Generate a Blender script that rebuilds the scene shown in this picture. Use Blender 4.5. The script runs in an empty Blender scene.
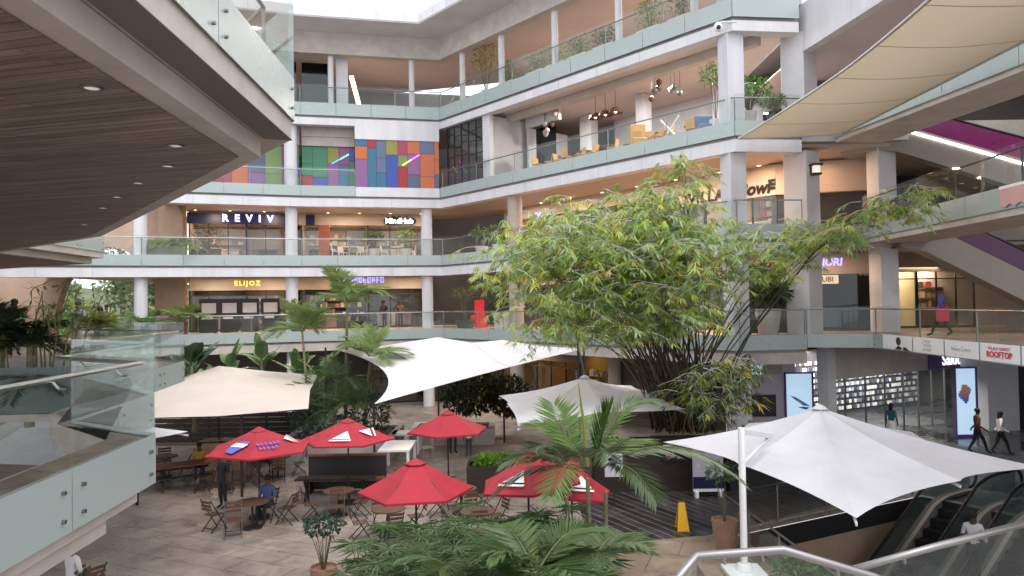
import bpy, math, random
import numpy as np
from mathutils import Vector, Matrix
random.seed(7)
rng = np.random.default_rng(11)
scene = bpy.context.scene
col = scene.collection

# ------------------------------------------------------------------ camera, sky, sun, exposure
EYE = 1.45
cd = bpy.data.cameras.new("camera")
cam = bpy.data.objects.new("camera", cd)
col.objects.link(cam)
PITCH, ROLL = math.radians(1.2), math.radians(0.95)
cam.matrix_world = (Matrix.Translation((0, 0, EYE)) @ Matrix.Rotation(math.radians(90) + PITCH, 4, 'X')
                    @ Matrix.Rotation(-ROLL, 4, 'Z'))
cd.sensor_width = 36.0
cd.lens = 36.0 * 730.0 / 1024.0
cd.clip_start = 0.05
cd.clip_end = 3000
scene.camera = cam

SUN_EL, SUN_ROT = math.radians(62), math.radians(150)
world = bpy.data.worlds.new("World")
scene.world = world
world.use_nodes = True
wn, wl = world.node_tree.nodes, world.node_tree.links
bg = wn["Background"]
sky = wn.new("ShaderNodeTexSky")
sky.sky_type = 'NISHITA'
sky.sun_disc = False
sky.sun_elevation = SUN_EL
sky.sun_rotation = SUN_ROT
sky.air_density = 1.0
sky.dust_density = 6.0
sky.ozone_density = 1.0
hsv = wn.new("ShaderNodeHueSaturation")
hsv.inputs["Saturation"].default_value = 0.18
wl.new(sky.outputs[0], hsv.inputs["Color"])
mixw = wn.new("ShaderNodeMixRGB")            # an even layer of cloud over the clear sky
mixw.inputs[0].default_value = 0.72
mixw.inputs[2].default_value = (8.6, 8.7, 9.3, 1)
wl.new(hsv.outputs[0], mixw.inputs[1])
wl.new(mixw.outputs[0], bg.inputs["Color"])
bg.inputs["Strength"].default_value = 0.15

sd = bpy.data.lights.new("sun", 'SUN')
sun = bpy.data.objects.new("sun", sd)
col.objects.link(sun)
sd.energy = 0.8
sd.angle = math.radians(25)
sd.color = (1.0, 0.97, 0.93)
sdir = Vector((math.sin(SUN_ROT) * math.cos(SUN_EL), math.cos(SUN_ROT) * math.cos(SUN_EL), math.sin(SUN_EL)))
sun.rotation_euler = sdir.to_track_quat('Z', 'Y').to_euler()
scene.view_settings.view_transform = 'Standard'
scene.view_settings.look = 'None'
scene.view_settings.gamma = 1.0
scene.view_settings.use_curve_mapping = False
scene.view_settings.exposure = 0.74
scene.render.engine = 'CYCLES'
scene.cycles.transparent_max_bounces = 24
scene.cycles.max_bounces = 10
scene.cycles.diffuse_bounces = 7
scene.cycles.use_denoising = True
scene.cycles.sample_clamp_indirect = 6.0

# ------------------------------------------------------------------ materials
M = {}

def mat(name, base, rough=0.6, metal=0.0, noise=0.0, nscale=1.5, bump=0.0, bscale=20.0, spec=0.4, emit=None, estr=0.0, attr=False, stretch=None):
    m = bpy.data.materials.new(name)
    m.use_nodes = True
    n, l = m.node_tree.nodes, m.node_tree.links
    b = n["Principled BSDF"]
    b.inputs["Base Color"].default_value = (*base, 1)
    b.inputs["Roughness"].default_value = rough
    b.inputs["Metallic"].default_value = metal
    b.inputs["Specular IOR Level"].default_value = spec
    src = None
    if attr:
        a = n.new("ShaderNodeAttribute")
        a.attribute_name = "col"
        src = a.outputs["Color"]
    if noise or bump:
        g = n.new("ShaderNodeNewGeometry")
        vec = g.outputs["Position"]
        if stretch:
            mp = n.new("ShaderNodeMapping")
            mp.inputs["Scale"].default_value = stretch
            l.new(vec, mp.inputs["Vector"])
            vec = mp.outputs[0]
    if noise:
        t = n.new("ShaderNodeTexNoise")
        t.inputs["Scale"].default_value = nscale
        t.inputs["Detail"].default_value = 6
        t.inputs["Roughness"].default_value = 0.65
        l.new(vec, t.inputs["Vector"])
        mr = n.new("ShaderNodeMapRange")
        mr.inputs["From Min"].default_value = 0.3
        mr.inputs["From Max"].default_value = 0.7
        mr.inputs["To Min"].default_value = 1 - noise
        mr.inputs["To Max"].default_value = 1 + noise * 0.5
        l.new(t.outputs["Fac"], mr.inputs["Value"])
        mx = n.new("ShaderNodeMixRGB")
        mx.blend_type = 'MULTIPLY'
        mx.inputs[0].default_value = 1
        if src:
            l.new(src, mx.inputs[1])
        else:
            mx.inputs[1].default_value = (*base, 1)
        l.new(mr.outputs[0], mx.inputs[2])
        src = mx.outputs[0]
        ra = n.new("ShaderNodeMapRange")
        ra.inputs["To Min"].default_value = max(0.05, rough - 0.12)
        ra.inputs["To Max"].default_value = min(1, rough + 0.12)
        l.new(t.outputs["Fac"], ra.inputs["Value"])
        l.new(ra.outputs[0], b.inputs["Roughness"])
    if src:
        l.new(src, b.inputs["Base Color"])
    if bump:
        t2 = n.new("ShaderNodeTexNoise")
        t2.inputs["Scale"].default_value = bscale
        t2.inputs["Detail"].default_value = 4
        l.new(vec, t2.inputs["Vector"])
        bp = n.new("ShaderNodeBump")
        bp.inputs["Strength"].default_value = bump
        bp.inputs["Distance"].default_value = 0.02
        l.new(t2.outputs["Fac"], bp.inputs["Height"])
        l.new(bp.outputs[0], b.inputs["Normal"])
    if emit:
        b.inputs["Emission Color"].default_value = (*emit, 1)
        b.inputs["Emission Strength"].default_value = estr
    M[name] = m
    return m

def glass_mat(name, tint, ior=1.45, gloss=(0.9, 0.95, 0.95), rough=0.02, body=None, bfac=0.0):
    m = bpy.data.materials.new(name)
    m.use_nodes = True
    n, l = m.node_tree.nodes, m.node_tree.links
    n.remove(n["Principled BSDF"])
    out = n["Material Output"]
    t = n.new("ShaderNodeBsdfTransparent")
    oi = n.new("ShaderNodeObjectInfo")               # panes differ a little from each other
    pv = n.new("ShaderNodeMixRGB")
    pv.inputs[1].default_value = (*[x * 0.95 for x in tint], 1)
    pv.inputs[2].default_value = (*[min(1, x * 1.015) for x in tint], 1)
    l.new(oi.outputs["Random"], pv.inputs[0])
    l.new(pv.outputs[0], t.inputs[0])
    g = n.new("ShaderNodeBsdfGlossy")
    g.inputs["Color"].default_value = (*gloss, 1)
    g.inputs["Roughness"].default_value = rough
    lw = n.new("ShaderNodeLayerWeight")
    lw.inputs["Blend"].default_value = 0.5
    pw = n.new("ShaderNodeMath")
    pw.operation = 'POWER'
    pw.inputs[1].default_value = 4.0
    l.new(lw.outputs["Facing"], pw.inputs[0])
    fr = n.new("ShaderNodeMath")
    fr.operation = 'MULTIPLY_ADD'
    fr.inputs[1].default_value = 0.65
    fr.inputs[2].default_value = ((ior - 1) / (ior + 1)) ** 2
    l.new(pw.outputs[0], fr.inputs[0])
    mx = n.new("ShaderNodeMixShader")
    l.new(fr.outputs[0], mx.inputs[0])
    l.new(t.outputs[0], mx.inputs[1])
    l.new(g.outputs[0], mx.inputs[2])
    last = mx.outputs[0]
    if body:
        d = n.new("ShaderNodeBsdfDiffuse")
        d.inputs[0].default_value = (*body, 1)
        m2 = n.new("ShaderNodeMixShader")
        m2.inputs[0].default_value = bfac
        l.new(last, m2.inputs[1])
        l.new(d.outputs[0], m2.inputs[2])
        last = m2.outputs[0]
    l.new(last, out.inputs["Surface"])
    M[name] = m
    return m

def leaf_mat(name, rough=0.45, trans=0.35):
    m = bpy.data.materials.new(name)
    m.use_nodes = True
    n, l = m.node_tree.nodes, m.node_tree.links
    b = n["Principled BSDF"]
    b.inputs["Roughness"].default_value = rough
    b.inputs["Specular IOR Level"].default_value = 0.4
    a = n.new("ShaderNodeAttribute")
    a.attribute_name = "col"
    l.new(a.outputs["Color"], b.inputs["Base Color"])
    t = n.new("ShaderNodeBsdfTranslucent")
    l.new(a.outputs["Color"], t.inputs["Color"])
    mx = n.new("ShaderNodeMixShader")
    mx.inputs[0].default_value = trans
    l.new(b.outputs[0], mx.inputs[1])
    l.new(t.outputs[0], mx.inputs[2])
    l.new(mx.outputs[0], n["Material Output"].inputs["Surface"])
    M[name] = m
    return m

mat("white_paint", (0.63, 0.63, 0.655), 0.55, noise=0.13, nscale=0.9, stretch=(1.6, 1.6, 0.25))
mat("grey_paint", (0.60, 0.60, 0.63), 0.6, noise=0.12, nscale=0.8)
mat("column_paint", (0.60, 0.60, 0.64), 0.55, noise=0.10, nscale=0.9, stretch=(2.5, 2.5, 0.3))
mat("beige_concrete", (0.50, 0.455, 0.42), 0.7, noise=0.22, nscale=1.1, bump=0.15, bscale=40)
mat("grey_concrete", (0.34, 0.325, 0.315), 0.7, noise=0.2, nscale=0.9, bump=0.15, bscale=30)
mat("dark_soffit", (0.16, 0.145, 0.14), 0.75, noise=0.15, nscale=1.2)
mat("ceiling_paint", (0.60, 0.53, 0.52), 0.7, noise=0.08, nscale=0.5)
mat("tan_wall", (0.46, 0.32, 0.23), 0.7, noise=0.22, nscale=0.7, bump=0.2, bscale=14)
mat("bulkhead_tan", (0.43, 0.36, 0.31), 0.6, noise=0.1, nscale=1.0)
mat("steel", (0.26, 0.25, 0.25), 0.42, 1.0, noise=0.08, nscale=3)
mat("dark_metal", (0.035, 0.034, 0.036), 0.45, 0.4, noise=0.2, nscale=4)
mat("black", (0.02, 0.02, 0.022), 0.5)
mat("dark_wood", (0.030, 0.020, 0.016), 0.55, noise=0.4, nscale=2.5, bump=0.3, bscale=25, stretch=(1, 1, 7))
mat("brown_wood", (0.105, 0.055, 0.034), 0.55, noise=0.35, nscale=3, stretch=(6, 6, 1))
mat("red_wood", (0.20, 0.06, 0.035), 0.5, noise=0.3, nscale=3)
mat("yellow_wood", (0.55, 0.33, 0.10), 0.5, noise=0.2, nscale=3)
mat("white_gloss", (0.80, 0.80, 0.80), 0.3)
mat("terracotta", (0.33, 0.185, 0.13), 0.75, noise=0.25, nscale=5)
mat("pot_white", (0.62, 0.62, 0.60), 0.6, noise=0.12, nscale=4)
mat("pot_dark", (0.10, 0.10, 0.11), 0.6, noise=0.2, nscale=4)
mat("soil", (0.035, 0.024, 0.018), 0.9, noise=0.4, nscale=8, bump=0.5)
mat("canvas_white", (0.56, 0.555, 0.58), 0.75, noise=0.11, nscale=0.8, bump=0.05, bscale=3)
mat("canvas_cream", (0.50, 0.445, 0.395), 0.8, noise=0.08, nscale=0.9, bump=0.05, bscale=3)
mat("canvas_red", (0.37, 0.018, 0.034), 0.7, noise=0.22, nscale=1.5, bump=0.05, bscale=4)
mat("multi", (0.5, 0.5, 0.5), 0.45, attr=True, noise=0.06, nscale=2)
mat("multi_gloss", (0.5, 0.5, 0.5), 0.15, attr=True)
mat("bark", (0.16, 0.11, 0.07), 0.8, noise=0.35, nscale=6, bump=0.4)
mat("culm", (0.085, 0.075, 0.04), 0.5, noise=0.5, nscale=2)
mat("palm_stem", (0.20, 0.19, 0.10), 0.6, noise=0.35, nscale=4, stretch=(1, 1, 6))
mat("magenta", (0.26, 0.010, 0.16), 0.3, noise=0.1, nscale=1.5)
mat("purple_dark", (0.075, 0.012, 0.065), 0.3)
mat("escalator_side", (0.30, 0.28, 0.26), 0.5, noise=0.12, nscale=0.8)
mat("rubber", (0.012, 0.012, 0.013), 0.35)
mat("sign_navy", (0.008, 0.010, 0.05), 0.4)
mat("sign_dark", (0.02, 0.018, 0.02), 0.5)
mat("banner_white", (0.80, 0.82, 0.84), 0.5)
mat("yellow_plastic", (0.75, 0.42, 0.01), 0.4)
mat("purple_board", (0.10, 0.06, 0.22), 0.5)
mat("lilac_wall", (0.50, 0.45, 0.52), 0.6)
mat("skin_dark", (0.10, 0.055, 0.035), 0.6)
mat("lamp_warm", (1, .8, .6), emit=(1.0, 0.62, 0.28), estr=6.0)
mat("lantern_glow", (1, .9, .8), emit=(1.0, 0.85, 0.7), estr=0.35)
mat("lamp_dim", (.6, .6, .6), emit=(1.0, 0.95, 0.88), estr=0.2)
mat("bright_steel", (0.62, 0.61, 0.60), 0.33, 1.0, noise=0.08, nscale=3)
mat("pink_cloth", (0.60, 0.36, 0.34), 0.8, noise=0.1)
mat("lamp_white", (1, 1, 1), emit=(1.0, 0.90, 0.78), estr=9.0)
mat("lamp_soft", (1, .9, .7), emit=(1.0, 0.75, 0.4), estr=3.0)
mat("letter_blue", (.8, .85, 1), emit=(0.62, 0.72, 1.0), estr=2.2)
mat("halo_blue", (.05, .05, .5), emit=(0.05, 0.06, 0.75), estr=0.7)
mat("letter_violet", (.4, .4, 1), emit=(0.30, 0.30, 1.0), estr=1.0)
mat("letter_yellow", (.8, .6, .1), emit=(1.0, 0.60, 0.06), estr=1.2)
mat("letter_white", (.9, .9, .9), emit=(0.85, 0.88, 1.0), estr=0.9)
mat("letter_black", (0.01, 0.008, 0.008), 0.4)
mat("letter_grey", (0.45, 0.50, 0.53), 0.5)
mat("letter_red", (0.62, 0.03, 0.05), 0.5)
mat("letter_violet_paint", (0.16, 0.12, 0.50), 0.5)
mat("screen_blue", (.6, .75, .9), 0.3, emit=(0.52, 0.75, 1.0), estr=0.36)
glass_mat("clear_glass", (0.96, 0.978, 0.973), ior=1.3, body=(0.6, 0.7, 0.69), bfac=0.015)
glass_mat("near_glass", (0.95, 0.974, 0.968), ior=1.33, body=(0.55, 0.66, 0.66), bfac=0.012)
glass_mat("shop_glass", (0.88, 0.89, 0.89), ior=1.5)
glass_mat("dark_glass", (0.12, 0.135, 0.15), ior=1.6)
glass_mat("escalator_glass", (0.62, 0.68, 0.68), body=(0.4, 0.5, 0.48), bfac=0.08)
mat("frosted_glass", (0.35, 0.415, 0.405), 0.26, noise=0.02, nscale=0.25, spec=0.5)
mat("planter_glass", (0.10, 0.14, 0.13), 0.2)
leaf_mat("leaf", 0.45, 0.42)
leaf_mat("leaf_gloss", 0.3, 0.25)

def plank_mat():
    m = mat("wood_soffit", (0.11, 0.085, 0.07), 0.6)
    n, l = m.node_tree.nodes, m.node_tree.links
    b = n["Principled BSDF"]
    g = n.new("ShaderNodeNewGeometry")
    mp = n.new("ShaderNodeMapping")
    mp.inputs["Rotation"].default_value = (0, 0, math.radians(14))
    l.new(g.outputs["Position"], mp.inputs["Vector"])
    mp2 = n.new("ShaderNodeMapping")
    mp2.inputs["Scale"].default_value = (0.35, 7.0, 1)
    l.new(mp.outputs[0], mp2.inputs["Vector"])
    t = n.new("ShaderNodeTexNoise")
    t.inputs["Scale"].default_value = 1.6
    t.inputs["Detail"].default_value = 8
    t.inputs["Roughness"].default_value = 0.7
    l.new(mp2.outputs[0], t.inputs["Vector"])
    cr = n.new("ShaderNodeValToRGB")
    cr.color_ramp.elements[0].position = 0.33
    cr.color_ramp.elements[0].color = (0.13, 0.10, 0.085, 1)
    cr.color_ramp.elements[1].position = 0.72
    cr.color_ramp.elements[1].color = (0.36, 0.285, 0.245, 1)
    l.new(t.outputs["Fac"], cr.inputs[0])
    br = n.new("ShaderNodeTexBrick")
    br.inputs["Color1"].default_value = (1, 1, 1, 1)
    br.inputs["Color2"].default_value = (0.72, 0.72, 0.72, 1)
    br.inputs["Mortar"].default_value = (0.28, 0.28, 0.28, 1)
    br.inputs["Scale"].default_value = 1.0
    br.inputs["Mortar Size"].default_value = 0.006
    br.inputs["Brick Width"].default_value = 2.4
    br.inputs["Row Height"].default_value = 0.13
    l.new(mp.outputs[0], br.inputs["Vector"])
    mx = n.new("ShaderNodeMixRGB")
    mx.blend_type = 'MULTIPLY'
    mx.inputs[0].default_value = 1
    l.new(cr.outputs[0], mx.inputs[1])
    l.new(br.outputs[0], mx.inputs[2])
    l.new(mx.outputs[0], b.inputs["Base Color"])
plank_mat()

def paving_mat(name, c1, c2, mortar, w, h, rot, wet=0.0, msize=0.012, nscale=0.35):
    m = mat(name, c1, 0.6)
    n, l = m.node_tree.nodes, m.node_tree.links
    b = n["Principled BSDF"]
    g = n.new("ShaderNodeNewGeometry")
    mp = n.new("ShaderNodeMapping")
    mp.inputs["Rotation"].default_value = (0, 0, math.radians(rot))
    l.new(g.outputs["Position"], mp.inputs["Vector"])
    br = n.new("ShaderNodeTexBrick")
    br.inputs["Color1"].default_value = (*c1, 1)
    br.inputs["Color2"].default_value = (*c2, 1)
    br.inputs["Mortar"].default_value = (*mortar, 1)
    br.inputs["Scale"].default_value = 1.0
    br.inputs["Mortar Size"].default_value = msize
    br.inputs["Brick Width"].default_value = w
    br.inputs["Row Height"].default_value = h
    l.new(mp.outputs[0], br.inputs["Vector"])
    t = n.new("ShaderNodeTexNoise")
    t.inputs["Scale"].default_value = nscale
    t.inputs["Detail"].default_value = 9
    t.inputs["Roughness"].default_value = 0.72
    l.new(g.outputs["Position"], t.inputs["Vector"])
    cr = n.new("ShaderNodeValToRGB")
    cr.color_ramp.elements[0].position = 0.34
    cr.color_ramp.elements[0].color = (0.60, 0.58, 0.57, 1)
    cr.color_ramp.elements[1].position = 0.60
    cr.color_ramp.elements[1].color = (1.05, 1.02, 1.0, 1)
    l.new(t.outputs["Fac"], cr.inputs[0])
    mx = n.new("ShaderNodeMixRGB")
    mx.blend_type = 'MULTIPLY'
    mx.inputs[0].default_value = 0.9
    l.new(br.outputs[0], mx.inputs[1])
    l.new(cr.outputs[0], mx.inputs[2])
    t3 = n.new("ShaderNodeTexNoise")
    t3.inputs["Scale"].default_value = 1.3
    t3.inputs["Detail"].default_value = 12
    t3.inputs["Roughness"].default_value = 0.75
    t3.inputs["Distortion"].default_value = 0.6
    l.new(g.outputs["Position"], t3.inputs["Vector"])
    m3 = n.new("ShaderNodeMapRange")
    m3.inputs["From Min"].default_value = 0.3
    m3.inputs["From Max"].default_value = 0.7
    m3.inputs["To Min"].default_value = 0.62
    m3.inputs["To Max"].default_value = 1.22
    l.new(t3.outputs["Fac"], m3.inputs["Value"])
    mx3 = n.new("ShaderNodeMixRGB")
    mx3.blend_type = 'MULTIPLY'
    mx3.inputs[0].default_value = 1
    l.new(mx.outputs[0], mx3.inputs[1])
    l.new(m3.outputs[0], mx3.inputs[2])
    l.new(mx3.outputs[0], b.inputs["Base Color"])
    ra = n.new("ShaderNodeMapRange")
    ra.inputs["From Min"].default_value = 0.40
    ra.inputs["From Max"].default_value = 0.58
    ra.inputs["To Min"].default_value = 0.55 - wet
    ra.inputs["To Max"].default_value = 0.62
    l.new(t.outputs["Fac"], ra.inputs["Value"])
    l.new(ra.outputs[0], b.inputs["Roughness"])
    bp = n.new("ShaderNodeBump")
    bp.inputs["Strength"].default_value = 0.25
    bp.inputs["Distance"].default_value = 0.01
    l.new(br.outputs["Fac"], bp.inputs["Height"])
    bp.invert = True
    l.new(bp.outputs[0], b.inputs["Normal"])
paving_mat("court_paving", (0.335, 0.285, 0.245), (0.29, 0.245, 0.21), (0.13, 0.10, 0.09), 1.5, 0.75, 25, wet=0.30)
paving_mat("cobble_paving", (0.33, 0.29, 0.25), (0.20, 0.17, 0.15), (0.11, 0.09, 0.08), 0.36, 0.24, 12, wet=0.15)
paving_mat("deck_planks", (0.058, 0.050, 0.054), (0.024, 0.021, 0.024), (0.20, 0.175, 0.16), 7.0, 0.30, 62, wet=0.28, msize=0.018, nscale=0.8)
paving_mat("path_paving", (0.34, 0.265, 0.20), (0.29, 0.22, 0.165), (0.14, 0.11, 0.09), 1.2, 1.2, 20, wet=0.1)
paving_mat("dark_tile", (0.05, 0.055, 0.07), (0.038, 0.042, 0.055), (0.015, 0.016, 0.02), 0.9, 0.9, 20, wet=0.42)
paving_mat("shop_floor", (0.42, 0.30, 0.22), (0.38, 0.27, 0.20), (0.2, 0.15, 0.12), 0.8, 0.8, 20, wet=0.3)

# ------------------------------------------------------------------ mesh helpers
WL = {}

class MB:
    def __init__(s):
        s.v, s.f, s.mi, s.c = [], [], [], []

    def add(s, pts, faces, m=0, c=None):
        o = len(s.v)
        s.v.extend([tuple(p) for p in pts])
        for f in faces:
            s.f.append([i + o for i in f])
            s.mi.append(m)
            s.c.append(c or (0.5, 0.5, 0.5))
        return s

    def quad(s, a, b, c_, d, m=0, c=None):
        return s.add([a, b, c_, d], [(0, 1, 2, 3)], m, c)

    def box(s, lo, hi, m=0, c=None):
        x0, y0, z0 = lo
        x1, y1, z1 = hi
        return s.add([(x0, y0, z0), (x1, y0, z0), (x1, y1, z0), (x0, y1, z0), (x0, y0, z1), (x1, y0, z1), (x1, y1, z1), (x0, y1, z1)],
                     [(0, 3, 2, 1), (4, 5, 6, 7), (0, 1, 5, 4), (1, 2, 6, 5), (2, 3, 7, 6), (3, 0, 4, 7)], m, c)

    def pbox(s, o, ux, uy, uz, m=0, c=None):
        o, ux, uy, uz = Vector(o), Vector(ux), Vector(uy), Vector(uz)
        p = [o, o + ux, o + ux + uy, o + uy, o + uz, o + ux + uz, o + ux + uy + uz, o + uy + uz]
        return s.add(p, [(0, 3, 2, 1), (4, 5, 6, 7), (0, 1, 5, 4), (1, 2, 6, 5), (2, 3, 7, 6), (3, 0, 4, 7)], m, c)

    def bar(s, a, b, w, h=None, m=0, c=None):
        a, b = Vector(a), Vector(b)
        h = h or w
        d = (b - a).normalized()
        up = Vector((0, 0, 1)) if abs(d.z) < 0.95 else Vector((1, 0, 0))
        x = d.cross(up).normalized() * w
        y = x.cross(d).normalized() * h
        return s.pbox(a - x / 2 - y / 2, x, y, b - a, m, c)

    def tube(s, pts, r, n=8, m=0, c=None, caps=True):
        pts = [Vector(p) for p in pts]
        rs = r if isinstance(r, (list, tuple)) else [r] * len(pts)
        rings = []
        x = None
        for i, p in enumerate(pts):
            d = (pts[min(i + 1, len(pts) - 1)] - pts[max(i - 1, 0)]).normalized()
            if x is None:
                up = Vector((0, 0, 1)) if abs(d.z) < 0.9 else Vector((1, 0, 0))
                x = d.cross(up).normalized()
            else:
                x = (x - d * x.dot(d)).normalized()
            y = d.cross(x)
            rings.append([p + (x * math.cos(2 * math.pi * k / n) + y * math.sin(2 * math.pi * k / n)) * rs[i] for k in range(n)])
        v = [q for ring in rings for q in ring]
        f = []
        for i in range(len(pts) - 1):
            for k in range(n):
                f.append((i * n + k, i * n + (k + 1) % n, (i + 1) * n + (k + 1) % n, (i + 1) * n + k))
        if caps:
            f.append(tuple(range(n))[::-1])
            f.append(tuple((len(pts) - 1) * n + k for k in range(n)))
        return s.add(v, f, m, c)

    def lathe(s, prof, ctr=(0, 0, 0), n=20, m=0, c=None):
        cx, cy, cz = ctr
        v, f = [], []
        for (r, z) in prof:
            for k in range(n):
                a = 2 * math.pi * k / n
                v.append((cx + r * math.cos(a), cy + r * math.sin(a), cz + z))
        for i in range(len(prof) - 1):
            for k in range(n):
                f.append((i * n + k, i * n + (k + 1) % n, (i + 1) * n + (k + 1) % n, (i + 1) * n + k))
        if prof[0][0] > 1e-4:
            f.append(tuple(range(n))[::-1])
        if prof[-1][0] > 1e-4:
            f.append(tuple((len(prof) - 1) * n + k for k in range(n)))
        return s.add(v, f, m, c)

    def prism(s, poly, z0, z1, m=0, c=None):
        n = len(poly)
        v = [(x, y, z0) for x, y in poly] + [(x, y, z1) for x, y in poly]
        f = [tuple(range(n))[::-1], tuple(range(n, 2 * n))] + [(i, (i + 1) % n, n + (i + 1) % n, n + i) for i in range(n)]
        return s.add(v, f, m, c)

    def ribbon(s, poly, o0, o1, z0, z1, m=0, c=None):
        a, b = offset(poly, o0), offset(poly, o1)
        for i in range(len(poly) - 1):
            p = [(*a[i], z0), (*a[i + 1], z0), (*b[i + 1], z0), (*b[i], z0), (*a[i], z1), (*a[i + 1], z1), (*b[i + 1], z1), (*b[i], z1)]
            fs = [(0, 3, 2, 1), (4, 5, 6, 7), (0, 1, 5, 4), (2, 3, 7, 6)]
            if i == 0:
                fs.append((3, 0, 4, 7))
            if i == len(poly) - 2:
                fs.append((1, 2, 6, 5))
            s.add(p, fs, m, c)
        return s

    def ball(s, ctr, r, n=8, m=0, c=None):
        r = (r, r, r) if not isinstance(r, (tuple, list)) else r
        v, f = [], []
        for i in range(1, n):
            th = math.pi * i / n
            for k in range(n * 2):
                a = math.pi * k / n
                v.append((ctr[0] + r[0] * math.sin(th) * math.cos(a), ctr[1] + r[1] * math.sin(th) * math.sin(a), ctr[2] + r[2] * math.cos(th)))
        t = len(v)
        v += [(ctr[0], ctr[1], ctr[2] + r[2]), (ctr[0], ctr[1], ctr[2] - r[2])]
        N = n * 2
        for i in range(n - 2):
            for k in range(N):
                f.append((i * N + k, (i + 1) * N + k, (i + 1) * N + (k + 1) % N, i * N + (k + 1) % N))
        for k in range(N):
            f.append((t, k, (k + 1) % N))
            f.append((t + 1, (n - 2) * N + (k + 1) % N, (n - 2) * N + k))
        return s.add(v, f, m, c)

    def build(s, name, mats, parent=None, smooth=False, bevel=0.0):
        mats = mats if isinstance(mats, (list, tuple)) else [mats]
        off = WL.get(parent, Vector((0, 0, 0))) if parent else Vector((0, 0, 0))
        me = bpy.data.meshes.new(name)
        me.from_pydata([(x - off.x, y - off.y, z - off.z) for x, y, z in s.v], [], s.f)
        for mn in mats:
            me.materials.append(M[mn])
        me.polygons.foreach_set("material_index", s.mi)
        if any(mn.startswith(("multi", "leaf")) for mn in mats):
            at = me.color_attributes.new("col", 'FLOAT_COLOR', 'CORNER')
            arr = np.concatenate([np.tile(np.array([*c, 1.0], dtype=np.float32), len(f)) for f, c in zip(s.f, s.c)])
            at.data.foreach_set("color", arr)
        if smooth:
            me.polygons.foreach_set("use_smooth", [True] * len(me.polygons))
        o = bpy.data.objects.new(name, me)
        col.objects.link(o)
        if parent:
            o.parent = parent
        WL[o] = off
        if bevel:
            bv = o.modifiers.new("edge", 'BEVEL')
            bv.width = bevel
            bv.segments = 2
            bv.limit_method = 'ANGLE'
        return o

def offset(poly, o):
    out = []
    n = len(poly)
    for i in range(n):
        ns = []
        if i > 0:
            d = Vector((poly[i][0] - poly[i - 1][0], poly[i][1] - poly[i - 1][1])).normalized()
            ns.append(Vector((-d.y, d.x)))
        if i < n - 1:
            d = Vector((poly[i + 1][0] - poly[i][0], poly[i + 1][1] - poly[i][1])).normalized()
            ns.append(Vector((-d.y, d.x)))
        if len(ns) == 2:
            mth = (ns[0] + ns[1]).normalized()
            k = o / max(0.3, mth.dot(ns[0]))
        else:
            mth, k = ns[0], o
        out.append((poly[i][0] + mth.x * k, poly[i][1] + mth.y * k))
    return out

def thing(name, label, cat, loc=(0, 0, 0), rz=0.0, group=None):
    o = bpy.data.objects.new(name, None)
    col.objects.link(o)
    o.empty_display_size = 0.2
    o.location = loc
    o.rotation_euler = (0, 0, rz)
    o["label"] = label
    o["category"] = cat
    if group:
        o["group"] = group
    WL[o] = Vector(loc)
    return o

def local_thing(name, label, cat, loc=(0, 0, 0), rz=0.0, group=None):   # its parts are modelled about the origin
    o = thing(name, label, cat, loc, rz, group)
    WL[o] = Vector((0, 0, 0))
    return o

def tag(o, label, cat, group=None):
    o["label"] = label
    o["category"] = cat
    if group:
        o["group"] = group
    return o

def kind(o, k):
    o["kind"] = k
    return o

def dup(root, loc, rz=0.0, label=None, group=None, scale=None):
    r = root.copy()
    col.objects.link(r)
    r.location = loc
    r.rotation_euler = (0, 0, rz)
    if label:
        r["label"] = label
    if group:
        r["group"] = group
    if scale:
        r.scale = (scale, scale, scale) if not isinstance(scale, tuple) else scale
    for ch in list(root.children):
        c = ch.copy()
        col.objects.link(c)
        c.parent = r
        for g in list(ch.children):
            d = g.copy()
            col.objects.link(d)
            d.parent = c
    return r

def text(name, body, m, loc, xdir, parent=None, size=0.5, extrude=0.01, up=(0, 0, 1), align='CENTER', shear=0.0, space=1.0, bold=0.0):
    cu = bpy.data.curves.new(name, 'FONT')
    cu.body = body
    cu.size = size
    cu.extrude = extrude
    cu.align_x = align
    cu.align_y = 'CENTER'
    cu.shear = shear
    cu.space_character = space
    cu.offset = bold
    cu.resolution_u = 3
    cu.materials.append(M[m])
    tmp = bpy.data.objects.new(name + "_tmp", cu)
    col.objects.link(tmp)
    me = bpy.data.meshes.new_from_object(tmp.evaluated_get(bpy.context.evaluated_depsgraph_get()))
    bpy.data.objects.remove(tmp)
    me.name = name
    o = bpy.data.objects.new(name, me)
    col.objects.link(o)
    x = Vector(xdir).normalized()
    y = Vector(up).normalized()
    z = x.cross(y).normalized()
    y = z.cross(x)
    off = WL.get(parent, Vector((0, 0, 0))) if parent else Vector((0, 0, 0))
    mt = Matrix((x, y, z)).transposed().to_4x4()
    mt.translation = Vector(loc) - off
    if parent:
        o.parent = parent
    o.matrix_basis = mt
    return o

def area_light(name, loc, size, energy, color=(1, 0.8, 0.6), sy=None, parent=None, rot=(0, 0, 0)):
    d = bpy.data.lights.new(name, 'AREA')
    d.energy = energy
    d.color = color
    d.size = size
    if sy:
        d.shape = 'RECTANGLE'
        d.size_y = sy
    o = bpy.data.objects.new(name, d)
    col.objects.link(o)
    off = WL.get(parent, Vector((0, 0, 0))) if parent else Vector((0, 0, 0))
    if parent:
        o.parent = parent
    o.location = Vector(loc) - off
    o.rotation_euler = rot
    return o

def lerp2(p, q, t):
    return (p[0] + (q[0] - p[0]) * t, p[1] + (q[1] - p[1]) * t)

def seg_frame(p, q):
    d = Vector((q[0] - p[0], q[1] - p[1], 0))
    L = d.length
    d.normalize()
    return d, Vector((-d.y, d.x, 0)), L

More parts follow.
